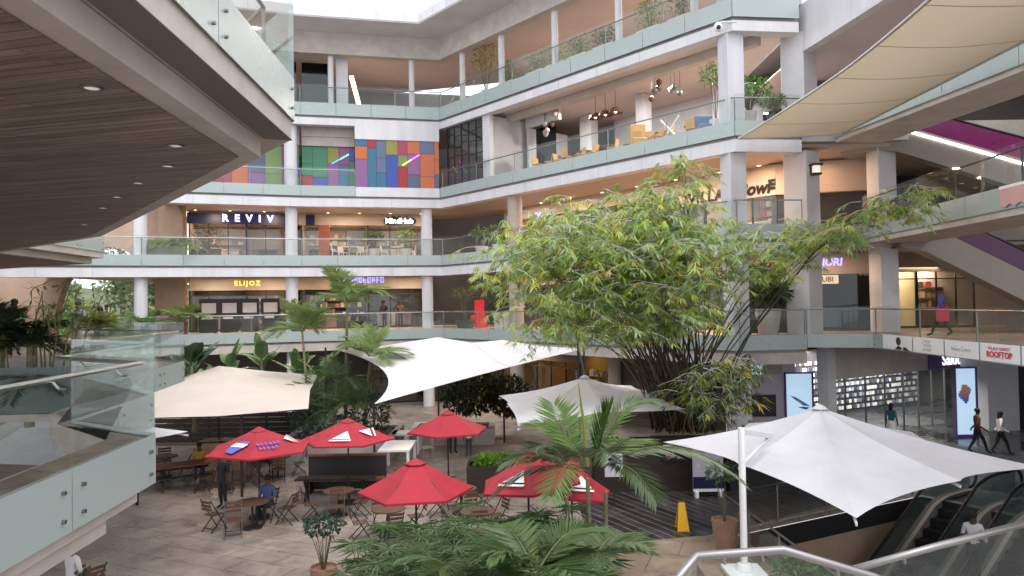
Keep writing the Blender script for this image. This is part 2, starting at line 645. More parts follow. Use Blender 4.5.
def sbox(mb, p, q, s0, s1, o0, o1, z0, z1, m=0, c=None):
    d, n, L = seg_frame(p, q)
    o = Vector((p[0], p[1], z0)) + d * s0 + n * o0
    mb.pbox(o, d * (s1 - s0), n * (o1 - o0), (0, 0, z1 - z0), m, c)

def spt(p, q, s, o, z):
    d, n, L = seg_frame(p, q)
    v = Vector((p[0], p[1], 0)) + d * s + n * o
    return Vector((v.x, v.y, z))

ZG, Z1, Z2, Z3, Z4, ZR = -4.7, 0.0, 4.4, 8.5, 13.4, 17.6
# ------------------------------------------------------------------ ground
K1, K2, K3, K4 = (12.54, 22.67), (5.8, 19.2), (6.3, 12.5), (16.0, 17.0)      # the opening the escalators go down through
PIT = [K1, K2, K3, K4]
OUT = [(60, 120), (-90, 120), (-90, -30), (60, -30)]
mb = MB()
for i in range(4):
    j = (i + 1) % 4
    mb.quad((*PIT[i], ZG), (*OUT[i], ZG), (*OUT[j], ZG), (*PIT[j], ZG))
kind(mb.build("ground", "court_paving"), "structure")

def sheet(name, m, poly, z):
    mb = MB()
    mb.add([(x, y, z) for x, y in poly], [tuple(range(len(poly)))])
    return kind(mb.build(name, m), "structure")
sheet("deck_paving", "deck_planks", [(1.9, 24.5), (1.9, 18.6), (4.9, 19.2), (5.6, 19.5), (9.6, 22.0), (9.6, 25.5)], ZG + 0.004)
sheet("terrace_paving", "cobble_paving", [(-7.2, 43), (-6.2, 26.5), (-0.5, 25.4), (1.6, 26.0), (2.5, 36)], ZG + 0.004)
sheet("garden_path", "path_paving", [(1.0, 17.9), (1.0, 16.1), (5.8, 16.9), (5.74, 19.0), (4.9, 18.9)], ZG + 0.006)
sheet("passage_floor", "dark_tile", [(12.6, 23.0), (12.9, 23.4), (12.9, 44), (30, 44), (30, 8), (16.2, 8), (16.2, 17.2)], ZG + 0.004)
mb = MB()
for a, b in ((K1, K2), (K2, K3), (K3, K4), (K4, K1)):
    mb.quad((*a, ZG - 0.01), (*b, ZG - 0.01), (*b, -9.4), (*a, -9.4))
mb.add([(x, y, -9.4) for x, y in PIT], [(0, 1, 2, 3)])
kind(mb.build("basement_wall", "tan_wall"), "structure")
mb = MB()
for a, b in ((K1, K2), (K2, K3), (K3, K4), (K4, K1)):
    d, n, L = seg_frame(b, a)
    sbox(mb, b, a, 0.02, L - 0.02, -0.06, -0.012, ZG - 0.55, ZG - 0.004)
kind(mb.build("floor_edge", "black"), "structure")

# hillside and wood outside the arch
mb = MB()
nx, ny = 30, 20
def hz(x, y):
    t = max(0, (y - 52) / 60)
    return ZG - 0.2 + 5.4 * t ** 0.8 + 1.1 * math.sin(x * 0.13 + 1) * t + 0.10 * max(0, -x - 24) * t
vs = [(-100 + 110 * i / nx, 50 + 70 * j / ny, hz(-100 + 110 * i / nx, 50 + 70 * j / ny)) for j in range(ny + 1) for i in range(nx + 1)]
fs = [(j * (nx + 1) + i, j * (nx + 1) + i + 1, (j + 1) * (nx + 1) + i + 1, (j + 1) * (nx + 1) + i) for j in range(ny) for i in range(nx)]
mat("hill_grass", (0.13, 0.14, 0.07), 0.9, noise=0.4, nscale=0.3)
mb.add(vs, fs)
kind(mb.build("hill", "hill_grass"), "structure")

# ------------------------------------------------------------------ railings of clear glass with a frosted band over the slab edge
def railing(bld, poly, z, bay=2.2, drop=0.6, clear=1.1, rail_in=0.18, rail_z=1.0, glass="clear_glass", bolts=False, posts=3.2, skip=(), name="railing", rail_m="steel"):
    mb = MB()
    hp = offset(poly, rail_in)
    mb.tube([(*p, z + rail_z) for p in hp], 0.028, 6)
    for i in range(len(poly) - 1):
        d, n, L = seg_frame(hp[i], hp[i + 1])
        k = max(1, round(L / posts)) if posts else 0
        if not k:
            continue
        for j in range(k + (1 if i == len(poly) - 2 else 0)):
            p = spt(hp[i], hp[i + 1], L * j / k, 0, z)
            mb.box((p.x - 0.02, p.y - 0.02, z - 0.02), (p.x + 0.02, p.y + 0.02, z + rail_z))
    r = mb.build(name, rail_m, bld)
    for i in range(len(poly) - 1):
        if i in skip:
            continue
        p, q = poly[i], poly[i + 1]
        d, n, L = seg_frame(p, q)
        k = max(1, round(L / bay))
        w = L / k
        for j in range(k):
            g = MB()
            sbox(g, p, q, j * w + 0.012, (j + 1) * w - 0.012, -0.012, 0.0, z - drop, z + 0.03, 1)
            sbox(g, p, q, j * w + 0.012, (j + 1) * w - 0.012, -0.012, 0.0, z + 0.03, z + clear, 0)
            if bolts:
                for bs in (j * w + 0.17, (j + 1) * w - 0.17):
                    for bz in (z - drop + 0.13, z - drop + 0.38):
                        a = spt(p, q, bs, -0.045, bz)
                        b = spt(p, q, bs, -0.012, bz)
                        g.tube([a, b], 0.019, 10, 2)
            g.build("glass_panel", [glass, "frosted_glass", "steel"], r)
    return r

def slab(bld, poly, back, z, th=0.55, inset=0.12, m="grey_paint", name="floor_slab", top=None):
    pts = offset(poly, inset) + list(back)
    return MB().prism(pts, z - th, z - 0.01).build(name, m, bld)

def ceiling(bld, poly, o0, o1, z, m="ceiling_paint", name="ceiling"):
    back = [(11.7, 46.8), (-20.1 if poly[0][0] > -25 else -27.0, 55.8)]
    return MB().prism(offset(poly, o0) + back, z, z + 0.05).build(name, m, bld)

# ------------------------------------------------------------------ the far building across the court
FAR = [(-27.0, 36.6), (-20.1, 39.6), (-12.2, 42.4), (-4.25, 44.2), (8.9, 28.7), (11.7, 29.05)]
P0, P1, P2, PC, PA, PB = FAR
LEFT = [P1, P2, PC]
far = thing("mall_building", "white mall building of four open galleries facing the court, flat roof overhanging the top one", "building", (-4.0, 44.0, ZG))
BACK = [(11.7, 47.0), (-27.0, 56.0)]
UP = FAR[1:]
BACKU = [(11.7, 47.0), (-20.1, 56.0)]
slab(far, [(-21.5, 39.1)] + UP, [(11.7, 47), (-21.5, 56)], Z1, 0.5)
slab(far, FAR[:4], [(-4.3, 50), (-19.6, 50), (-19.6, 42.3), (-27, 39.3)], Z2, 0.5)
slab(far, [PC, PA, PB], [(11.7, 47), (-4.3, 50)], Z2, 0.5)
slab(far, UP, BACKU, Z3, 0.5)
slab(far, UP, BACKU, Z4, 0.55)
# gallery edges: grey reveal, then a white beam
for z, dr, h, pl in ((Z1, 0.57, 0.45, [(-21.5, 39.1)] + UP), (Z2, 0.57, 0.50, FAR), (Z3, 0.57, 0.50, UP), (Z4, 0.72, 0.42, UP)):
    MB().ribbon(pl, 0.16, 0.6, z - dr - 0.12, z - 0.5 if z != Z4 else z - 0.56).build("edge_reveal", "grey_concrete", far)
    eb = MB().ribbon(pl, 0.06, 0.62, z - dr - 0.12 - h, z - dr - 0.124)
    ep = offset(pl, 0.06)
    for i in range(len(ep) - 1):
        L_ = seg_frame(ep[i], ep[i + 1])[2]
        for k in range(1, int(L_ / 2.6) + 1):
            if k * 2.6 < L_ - 0.3:
                sbox(eb, ep[i], ep[i + 1], k * 2.6 - 0.007, k * 2.6 + 0.007, -0.003, 0.0, z - dr - 0.12 - h + 0.01, z - dr - 0.13, 1)
    eb.build("edge_beam", ["beige_concrete" if z == Z1 else "white_paint", "grey_concrete"], far)
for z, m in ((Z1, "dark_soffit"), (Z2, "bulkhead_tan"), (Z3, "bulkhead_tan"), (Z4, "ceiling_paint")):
    ceiling(far, FAR[1:] if z != Z2 else FAR, 0.64, 11.0, z - 0.98, m)
# deep white panel under the top gallery over the coloured wall
mb = MB()
sbox(mb, P2, PC, 3.1, 8.12, 0.0, 0.30, Z4 - 2.05, Z4 - 0.86)
mb.build("white_panel", "white_paint", far)
mb = MB()
sbox(mb, P1, P2, 0, 8.38, 1.1, 1.4, Z4 - 2.3, Z4 - 1.0)
sbox(mb, P2, PC, 0.0, 3.1, 1.1, 1.4, Z4 - 2.3, Z4 - 1.0)
sbox(mb, P1, P2, 0, 8.38, 1.02, 1.098, Z4 - 1.75, Z4 - 1.0)
sbox(mb, P2, PC, 0.0, 3.1, 1.02, 1.098, Z4 - 1.75, Z4 - 1.0)
mb.build("recessed_panel", "beige_concrete", far)
# wall of coloured glass panes
MUR = [(0.05, 0.09, 0.42), (0.42, 0.025, 0.03), (0.42, 0.06, 0.11), (0.13, 0.17, 0.30), (0.05, 0.25, 0.13), (0.62, 0.33, 0.03), (0.33, 0.07, 0.25), (0.30, 0.30, 0.06), (0.10, 0.13, 0.22), (0.62, 0.16, 0.05), (0.28, 0.12, 0.32), (0.04, 0.17, 0.30), (0.03, 0.03, 0.20), (0.20, 0.30, 0.10)]
def mural(p, q, s0, s1, o, z0, z1, seed):
    r_ = random.Random(seed)
    mb = MB()
    s = s0
    while s < s1 - 0.05:
        w = min(r_.uniform(0.50, 1.0), s1 - s)
        z = z0
        while z < z1 - 0.05:
            h = min(r_.choice((0.8, 1.3, 1.8, 2.6)) * r_.uniform(0.85, 1.15), z1 - z)
            if z1 - z - h < 0.35:
                h = z1 - z
            sbox(mb, p, q, s + 0.01, s + w - 0.01, o, o + 0.05 + r_.random() * 0.01, z + 0.01, z + h - 0.01, 0, tuple(0.78 * x for x in r_.choice(MUR)))
            z += h
        s += w
    sbox(mb, p, q, s0, s1, o + 0.07, o + 0.12, z0, z1, 0, (0.03, 0.03, 0.04))
    return mb.build("coloured_wall", "multi_gloss", far)
mural(P1, P2, 0, 8.38, 1.25, Z3, Z4 - 2.3, 3)
mural(P2, PC, 0, 3.1, 1.25, Z3, Z4 - 2.3, 4)
mural(P2, PC, 3.1, 8.1, 0.06, Z3, Z4 - 2.05, 9)
# neon strokes on it
for (s, o, za, zb, ca, cb, lb) in ((1.75, 1.15, Z3 + 1.55, Z3 + 2.15, (0.1, 0.25, 1), (0.1, 1, 0.4), "blue and green neon stroke on the coloured wall beside the white column"), (5.9, -0.02, Z3 + 1.35, Z3 + 2.0, (1, 0.75, 0.1), (1, 0.15, 0.9), "yellow and magenta neon stroke on the coloured wall under the white panel")):
    a, b = spt(P2, PC, s, o, za), spt(P2, PC, s + 1.0, o, zb)
    mid = (a + b) / 2
    nm1, nm2 = "neon_%.2f" % s, "neon_b%.2f" % s
    mat(nm1, ca, emit=ca, estr=1.6)
    mat(nm2, cb, emit=cb, estr=1.6)
    t = MB().tube([a, mid], 0.035, 8, 0).tube([mid, b], 0.035, 8, 1).build("neon_tube", [nm1, nm2])
    tag(t, lb, "neon light")
# columns
def column(px, py, z0, z1, r=0.34, m="column_paint", bld=far):
    MB().lathe([(r, 0), (r, z1 - z0)], (px, py, z0), 20).build("column", m, bld, smooth=False)
for s, seg in ((-0.12, (P1, P2)), (-0.60, (P2, PC)), (7.35, (P2, PC))):
    c = spt(*seg, s, 0.62, 0)
    for za, zb in ((Z1, Z2 - 1.0), (Z2, Z3 - 1.0)):
        column(c.x, c.y, za - 0.01, zb)
    column(c.x, c.y, ZG, Z1 - 0.9)
c = spt(P2, PC, -0.60, 0.62, 0)
column(c.x, c.y, Z3 - 0.01, Z4 - 1.0, 0.38)
for s in (6.1,):
    c = spt(PC, PA, s, 0.7, 0)
    for za, zb in ((ZG, Z1 - 0.9), (Z1 - 0.01, Z2 - 1.0), (Z2 - 0.01, Z3 - 1.0)):
        column(c.x, c.y, za, zb, 0.40, "bulkhead_tan")
for za, zb in ((ZG, Z1 - 1.0),):
    c = spt(PC, PA, 11.8, 2.2, 0)
    column(c.x, c.y, za, zb, 0.33, "bulkhead_tan")
def pillar(cx, cy, w, dp, ang, z0, z1, m="grey_paint", bld=far):
    d = Vector((math.cos(ang), math.sin(ang), 0))
    n = Vector((-d.y, d.x, 0))
    MB().pbox(Vector((cx, cy, z0)) - d * w / 2 - n * dp / 2, d * w, n * dp, (0, 0, z1 - z0)).build("column", m, bld, bevel=0.02)
AR = math.atan2(PA[1] - PC[1], PA[0] - PC[0])
for za, zb in ((ZG, Z1 - 0.9), (Z1 - 0.01, Z2 - 1.05), (Z2 - 0.01, Z3 - 1.05), (Z3 - 0.01, Z4 - 1.1), (Z4 - 0.01, 16.4)):
    pillar(9.02, 29.42, 0.74, 0.74, math.radians(15), za, zb, "column_paint")
    if za > -1:
        pillar(12.05, 30.1, 1.0, 1.1, AR, za, zb, "grey_paint")
# slim columns and screens of the top gallery
for seg, ss in (((P1, P2), (2.0,)), ((P2, PC), (1.75, 6.55)), ((PC, PA), (1.75, 5.4, 9.7, 14.0, 18.2))):
    for s in ss:
        c = spt(*seg, s, 0.5, 0)
        column(c.x, c.y, Z4 - 0.01, 16.45, 0.17, "white_paint")
mb = MB()
sbox(mb, P2, PC, 2.05, 2.75, 0.9, 1.3, Z4, 16.4)
mb.build("wall_pier", "white_paint", far)
# roof
ROOF = [(-22.0, 39.0)] + UP
MB().prism(offset(ROOF, -2.3) + [(11.7, 47.0), (-22, 56.0)], 17.6, 17.66).build("roof_soffit", "grey_paint", far)
roof_mb = MB().prism(offset(ROOF, -2.34) + [(11.7, 47.0), (-22, 56.0)], 17.664, 18.2)
mb = roof_mb
rp = offset(ROOF, -2.34)
for i in range(len(rp) - 1):
    d, n, L = seg_frame(rp[i], rp[i + 1])
    for k in range(1, int(L / 1.4)):
        sbox(mb, rp[i], rp[i + 1], k * 1.4 - 0.008, k * 1.4 + 0.008, -0.004, 0.0, 17.68, 18.19, 1)

roof_mb.build("roof", ["white_paint", "grey_concrete"], far)
MB().ribbon(UP, 0.0, 0.5, 16.35, 17.598).build("roof_beam", "beige_concrete", far)
ceiling(far, UP, 0.52, 12.0, 16.75, "ceiling_paint")
# railings
for z, dr, pl in ((Z1, 0.57, [(-21.5, 39.1)] + UP), (Z2, 0.57, FAR), (Z4, 0.72, UP)):
    railing(far, pl, z, drop=dr)
railing(far, [PC, PA, PB], Z3, drop=0.57)
pz = [P1, P2, tuple(spt(P2, PC, 3.1, 0, 0)[:2])]
railing(far, pz, Z3, drop=0.57)
mb = MB()
sbox(mb, P2, PC, 3.12, 8.1, -0.01, 0.2, Z3 - 0.57, Z3 - 0.01)
mb.build("white_band", "white_paint", far)

# shops: bulkhead, frames, glass, and lit rooms behind
def shop_row(bld, poly, z, o, clear_h, bulk_m, rooms, top, glass="shop_glass", deep=5.0, power=110):
    MB().ribbon(poly, o, o + 0.35, z + clear_h, z + top).build("bulkhead", bulk_m, bld)
    for i in range(len(poly) - 1):
        p, q = offset(poly, o)[i], offset(poly, o)[i + 1]
        d, n, L = seg_frame(p, q)
        k = max(1, round(L / 3.6))
        w = L / k
        for j in range(k):
            spec = rooms[(i * 7 + j * 3) % len(rooms)] if not isinstance(rooms, dict) else rooms.get((i, j), rooms["d"])
            wall_c, floor_c, style = spec
            f = MB()
            s0, s1 = j * w, (j + 1) * w
            for a in (s0, s0 + w / 3, s0 + 2 * w / 3, s1 - 0.06):
                sbox(f, p, q, a, a + 0.06, 0.02, 0.10, z, z + clear_h)
            sbox(f, p, q, s0 + 0.06, s1 - 0.06, 0.03, 0.09, z, z + 0.10)
            sbox(f, p, q, s0 + 0.06, s1 - 0.06, 0.03, 0.09, z + clear_h - 0.35, z + clear_h - 0.30)
            fr = f.build("shopfront", "dark_metal", bld)
            for ga in (((0, 1), (2, 3)) if style == "open" else ((0, 3),)):
                g = MB()
                sbox(g, p, q, s0 + ga[0] * w / 3 + 0.06, s0 + ga[1] * w / 3, 0.055, 0.062, z + 0.1, z + clear_h - 0.35)
                g.build("window_pane", glass, fr)
            lc = spt(p, q, (s0 + s1) / 2, 2.2, z + clear_h + 0.25)
            area_light("shop_light", lc, 1.2, power, (1, 0.80, 0.58))
            r_ = random.Random(int(z * 10) + i * 31 + j * 7)
            rm = MB()
            sbox(rm, p, q, s0, s1, deep, deep + 0.1, z, z + clear_h + 0.5, 0, wall_c)
            sbox(rm, p, q, s0 - 0.04, s0 + 0.04, 0.12, deep, z, z + clear_h + 0.5, 0, tuple(x * 0.9 for x in wall_c))
            sbox(rm, p, q, s0 + 0.05, s1 - 0.05, 0.12, deep - 0.01, z, z + 0.02, 0, floor_c)
            sbox(rm, p, q, s0 + 0.05, s1 - 0.05, 0.36, deep - 0.01, z + clear_h + 0.3, z + clear_h + 0.35, 0, (0.55, 0.5, 0.45))
            rm.build("shop_room", "multi", fr)
            sh = MB()
            nsh = 0 if style == "bare" else 4
            for lv in range(nsh):
                zz = z + 0.35 + lv * 0.5
                sbox(sh, p, q, s0 + 0.25, s1 - 0.25, deep - 0.45, deep - 0.05, zz, zz + 0.04, 0, (0.25, 0.18, 0.12))
                s = s0 + 0.3
                while s < s1 - 0.5:
                    ww = r_.uniform(0.12, 0.4)
                    if r_.random() < 0.8:
                        pal = [(0.7, 0.68, 0.62), (0.5, 0.3, 0.15), (0.1, 0.1, 0.12), (0.6, 0.5, 0.4), (0.25, 0.3, 0.4), (0.5, 0.1, 0.1), (0.35, 0.4, 0.3)]
                        sbox(sh, p, q, s, s + ww, deep - 0.40, deep - 0.12, zz + 0.04, zz + 0.04 + r_.uniform(0.12, 0.38), 0, r_.choice(pal))
                    s += ww + r_.uniform(0.03, 0.12)
            if nsh:
                sh.build("display_shelf", "multi", fr)
            ct = MB()
            for cc in range(2):
                a = s0 + r_.uniform(0.4, w - 1.6)
                oo = r_.uniform(1.0, 3.0)
                c1 = r_.choice([(0.05, 0.04, 0.04), (0.6, 0.55, 0.5), (0.25, 0.13, 0.08)])
                sbox(ct, p, q, a, a + 1.2, oo, oo + 0.55, z + 0.02, z + 0.85, 0, c1)
                sbox(ct, p, q, a - 0.03, a + 1.23, oo - 0.03, oo + 0.58, z + 0.85, z + 0.90, 0, tuple(min(0.8, x * 1.5 + 0.05) for x in c1))
            ct.build("shop_counter", "multi", fr)
WARM = [((0.42, 0.30, 0.21), (0.36, 0.26, 0.2), "shelf"), ((0.12, 0.10, 0.10), (0.2, 0.15, 0.12), "shelf"), ((0.52, 0.45, 0.38), (0.4, 0.33, 0.28), "open"), ((0.20, 0.13, 0.09), (0.25, 0.18, 0.13), "bare"), ((0.33, 0.34, 0.36), (0.3, 0.27, 0.25), "shelf")]
DARK = [((0.05, 0.045, 0.045), (0.12, 0.09, 0.07), "bare"), ((0.16, 0.10, 0.07), (0.2, 0.14, 0.1), "shelf"), ((0.08, 0.07, 0.08), (0.16, 0.12, 0.1), "open"), ((0.22, 0.15, 0.10), (0.2, 0.15, 0.1), "shelf")]
SL = [tuple(spt(P1, P2, 2.0, 0, 0)[:2]), P2, PC]
shop_row(far, SL, Z1, 5.0, 2.55, "bulkhead_tan", DARK + WARM[:1], 3.45)
shop_row(far, SL, Z2, 5.0, 2.35, "bulkhead_tan", WARM, 3.15)
RS = [PC, tuple(spt(PC, PA, 19.2, 0, 0)[:2])]
shop_row(far, RS, Z1, 5.0, 2.55, "bulkhead_tan", DARK, 3.45)
shop_row(far, RS, Z2, 5.0, 2.35, "bulkhead_tan", WARM, 3.15)
# walls at the ends of the shop rows, and the brown stone at the arch
mb = MB()
sbox(mb, P1, P2, -0.3, 2.0, 3.0, 3.3, Z2, Z3 - 0.99)
sbox(mb, P1, P2, 0.3, 2.0, 3.0, 3.3, Z1, Z2 - 0.99)
mb.build("stone_wall", "tan_wall", far)

# third gallery: gridded window, jamb, angled opening, and the open dining terrace
mb = MB()
pane = MB()
za, zb = Z3, Z4 - 1.28
for k in range(6):
    s = 0.25 + k * 0.71
    sbox(mb, PC, PA, s, s + 0.05, 0.35, 0.42, za, zb)
rr = random.Random(5)
for k in range(5):
    for zz in (za + 0.9, za + 1.7, za + 2.4, za + 3.0):
        h = zz + rr.uniform(-0.12, 0.12)
        sbox(mb, PC, PA, 0.30 + k * 0.71, 0.91 + k * 0.71 + 0.05, 0.36, 0.41, h, h + 0.045)
sbox(mb, PC, PA, 0.25, 3.85, 0.35, 0.42, zb, zb + 0.06)
w = mb.build("gridded_window", "dark_metal", far)
pane = MB()
sbox(pane, PC, PA, 0.3, 3.8, 0.385, 0.395, za, zb)
pane.build("window_pane", "shop_glass", w)
room = MB()
sbox(room, PC, PA, 0.2, 4.2, 3.4, 3.5, za, zb + 0.05, 0, (0.22, 0.22, 0.26))
sbox(room, PC, PA, 3.85, 4.5, 0.3, 0.55, za, zb + 0.08, 0, (0.62, 0.61, 0.62))
sbox(room, PC, PA, 4.1, 4.2, 0.55, 3.4, za, zb + 0.05, 0, (0.5, 0.5, 0.52))
room.build("corner_room", "multi", far)
mb = MB()
sbox(mb, PC, PA, 4.6, 4.75, 3.0, 6.2, Z3, Z4 - 1.7)
sbox(mb, PC, PA, 6.4, 7.3, 5.6, 6.2, Z3, Z4 - 1.0)
sbox(mb, PC, PA, 4.5, 7.3, 3.0, 3.2, Z4 - 1.7, Z4 - 1.0)
mb.build("wall_pier", "white_paint", far)
mb = MB()
sbox(mb, PC, PA, 4.76, 6.4, 3.6, 3.66, Z3, Z4 - 1.72)
mb.build("dark_opening", "dark_glass", far)
mb = MB()
sbox(mb, PC, PA, 4.0, 20.2, 1.9, 2.3, Z4 - 1.38, Z4 - 0.985)
mb.build("downstand_beam", "beige_concrete", far)
DW = [PC, PA, PB]
mb = MB()
mb.ribbon([tuple(spt(PC, PA, 7.0, 0, 0)[:2]), PA, PB], 8.0, 8.2, Z3, Z4 - 0.99)
mb.box((10.4, 36.95, Z3), (14.0, 37.15, Z4 - 0.9))
mb.build("back_wall", "grey_paint", far)
wn_ = MB()
for k in range(6):
    s = 7.7 + k * 2.3
    sbox(wn_, PC, PA, s, s + 1.2, 7.92, 7.99, Z3 + 0.05, Z3 + 2.3)
wn_.build("window", "dark_glass", far)
c = spt(PC, PA, 11.7, 5.0, 0)
pillar(c.x, c.y, 0.6, 0.6, AR, Z3 - 0.01, Z4 - 1.0, "grey_paint")
# top gallery back wall and lobby
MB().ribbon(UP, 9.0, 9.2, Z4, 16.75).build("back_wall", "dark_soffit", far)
lob = MB()
for k in range(5):
    sbox(lob, P2, PC, 2.9 + k * 1.05, 3.8 + k * 1.05, 6.0 + (k % 2) * 0.3, 6.4 + (k % 2) * 0.3, Z4, Z4 + 1.2 + 0.25 * (k % 3), 0, [(0.20, 0.22, 0.26), (0.42, 0.10, 0.12), (0.10, 0.11, 0.14), (0.45, 0.45, 0.47), (0.06, 0.07, 0.10)][k])
lob.build("lobby_counter", "multi", far)
gl = MB()
sbox(gl, P1, P2, 0.2, 8.3, 2.0, 2.1, Z4, 16.4)
sbox(gl, P2, PC, 0.0, 1.9, 2.0, 2.1, Z4, 16.4)
gl.build("lobby_window", "dark_glass", far)
a, b = spt(P2, PC, 2.95, 1.6, 15.6), spt(P2, PC, 3.55, 2.4, Z4 + 0.1)
t = MB().bar(a, b, 0.28, 0.06).build("light_strip", "lamp_soft")
tag(t, "slanting yellow lit strip beside the white pier of the top gallery", "light")

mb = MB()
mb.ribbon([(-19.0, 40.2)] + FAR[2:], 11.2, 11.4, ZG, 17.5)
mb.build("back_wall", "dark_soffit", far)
for z in (Z3, Z4):
    MB().add([(x, y, z - 0.005) for x, y in offset(UP, 0.15) + [(11.6, 46.8), (-20, 55.5)]], [tuple(range(len(UP) + 2))]).build("gallery_floor", "shop_floor", far)
for z in (Z1, Z2):
    MB().add([(x, y, z - 0.005) for x, y in offset([P1, P2, PC, PA, PB], 0.15) + offset([P1, P2, PC, PA, PB], 5.0)[::-1]], [tuple(range(10))]).build("gallery_floor", "shop_floor", far)
# ground storey facade under the first gallery
mb = MB()
mb.ribbon(FAR[1:], 6.0, 6.2, ZG, Z1 - 0.98)
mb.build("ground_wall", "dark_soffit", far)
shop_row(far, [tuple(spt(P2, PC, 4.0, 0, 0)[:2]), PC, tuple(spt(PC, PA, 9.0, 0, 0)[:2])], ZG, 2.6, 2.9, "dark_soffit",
         [((0.35, 0.22, 0.13), (0.3, 0.2, 0.15), "shelf"), ((0.45, 0.27, 0.07), (0.3, 0.2, 0.15), "open"), ((0.30, 0.20, 0.14), (0.2, 0.15, 0.1), "shelf")], 3.7, deep=3.2, power=5)

# stretch between the white column and the grey pillar, and on to the wing
BW = [(11.95, 32.75), (16.6, 31.5)]
mb = MB()
mb.ribbon(BW, 0, 0.3, Z2 + 1.75, Z3 - 0.985)
sbox(mb, PC, PA, 12.6, 19.2, 4.94, 4.99, Z2 + 1.75, Z3 - 1.0)
mb.build("bulkhead", "bulkhead_tan", far)
mb = MB()
mb.ribbon(BW, 2.5, 2.6, Z2, Z3 - 0.99)
mb.build("back_wall", "dark_soffit", far)
mb = MB()
mb.ribbon(BW, 0, 0.3, Z1 + 2.5, Z2 - 0.985)
mb.build("bulkhead", "bulkhead_tan", far)
mb = MB()
mb.ribbon(BW, 0.05, 0.08, Z1, Z1 + 2.5)
mb.build("shop_window", "dark_glass", far)
mb = MB()
mb.ribbon(BW, 3.0, 3.1, Z1, Z1 + 2.5)
mb.build("back_wall", "dark_soffit", far)
for (pz_, nm) in ((Z2, "ceiling"), (Z3, "ceiling"), (Z4, "ceiling")):
    pass
# ------------------------------------------------------------------ the wing with the escalators
wing = thing("mall_building", "mall wing with two gallery bridges, magenta escalator and banners on its glass edge", "building", (13.9, 24, ZG))
W4 = [(11.95, 29.9), (13.4, 20.0), (13.8, 8.0)]
W3 = [(13.05, 29.18), (14.3, 20.3), (14.6, 8.0)]
W2 = [(14.1, 29.18), (13.55, 19.5), (13.4, 8.0)]
W1 = [(11.7, 29.06), (13.95, 28.3), (13.85, 19.0), (13.8, 8.0)]
MB().prism(offset(W4, 0.0) + [(27, 8), (27, 45), (11.95, 45)], 11.5, 11.56).build("soffit", "ceiling_paint", wing)
MB().ribbon(W4, -0.06, 0.3, 11.45, 13.4).build("edge_beam", "white_paint", wing)
MB().ribbon(W4, -0.10, -0.06, 11.45, 11.60).build("edge_trim", "grey_paint", wing)
MB().prism(offset(W4, 0.31) + [(27, 8), (27, 45), (12.27, 45)], 12.9, 13.38).build("floor_slab", "grey_concrete", wing)
MB().prism(offset(W3, 0.06) + offset(W3, 2.1)[::-1], Z3 - 0.8, Z3 - 0.01).build("bridge", "beige_concrete", wing)
MB().prism(offset(W2, 0.06) + offset(W2, 2.3)[::-1], Z2 - 0.8, Z2 - 0.01).build("bridge", "beige_concrete", wing)
MB().prism(offset(W1, 0.10) + [(30, 8), (30, 45), (11.8, 45)], Z1 - 0.44, Z1 - 0.01).build("floor_slab", "beige_concrete", wing)
MB().add([(x, y, Z1 - 0.004) for x, y in offset(W1, 0.14) + [(29, 9), (29, 44), (11.9, 44)]], [tuple(range(7))]).build("gallery_floor", "shop_floor", wing)
for z in (Z2, Z3):
    MB().prism([(11.72, 29.2), (30, 29.2), (30, 45), (11.72, 45)], z - 0.75, z - 0.01).build("floor_slab", "grey_concrete", wing)
    MB().prism([(11.76, 29.6), (29.5, 29.6), (29.5, 44.5), (11.76, 44.5)], z - 0.9, z - 0.76).build("ceiling", "bulkhead_tan" if z == Z3 else "ceiling_paint", wing)
railing(wing, W3, Z3, drop=0.62, bay=2.6)
railing(wing, W2, Z2, drop=0.60, bay=2.3, rail_m="dark_metal")
railing(wing, W1, Z1, drop=0.50, bay=1.9, bolts=True)
for za, zb in ((Z1, Z2 - 0.81), (Z2, Z3 - 0.81), (Z3, 11.5)):
    pillar(15.45, 30.3 if zb < 11 else 30.3, 0.8, 0.8, math.radians(8), za, zb, "grey_paint", wing)
MB().box((27.0, 8, ZG), (27.3, 45, 12.9)).box((11.9, 44.6, ZG), (27, 44.9, 12.9)).build("back_wall", "dark_soffit", wing)
mb = MB()
mb.box((15.9, 36.0, Z1), (27, 36.2, Z2 - 0.8))
mb.build("back_wall", "bulkhead_tan", wing)
mb = MB()
mb.box((15.9, 37.0, Z2), (27, 37.2, Z3 - 0.8))
mb.build("back_wall", "dark_wood", wing)
mb = MB()
mb.box((14, 33.5, Z3), (27, 33.7, 11.5))
mb.build("back_wall", "dark_soffit", wing)
# lit shop seen under the lower escalator
shop_row(wing, [(15.95, 33.6), (21.5, 33.9)], Z1, 0, 2.6, "bulkhead_tan", [((0.60, 0.52, 0.36), (0.45, 0.38, 0.28), "shelf")], 3.5, deep=2.2)
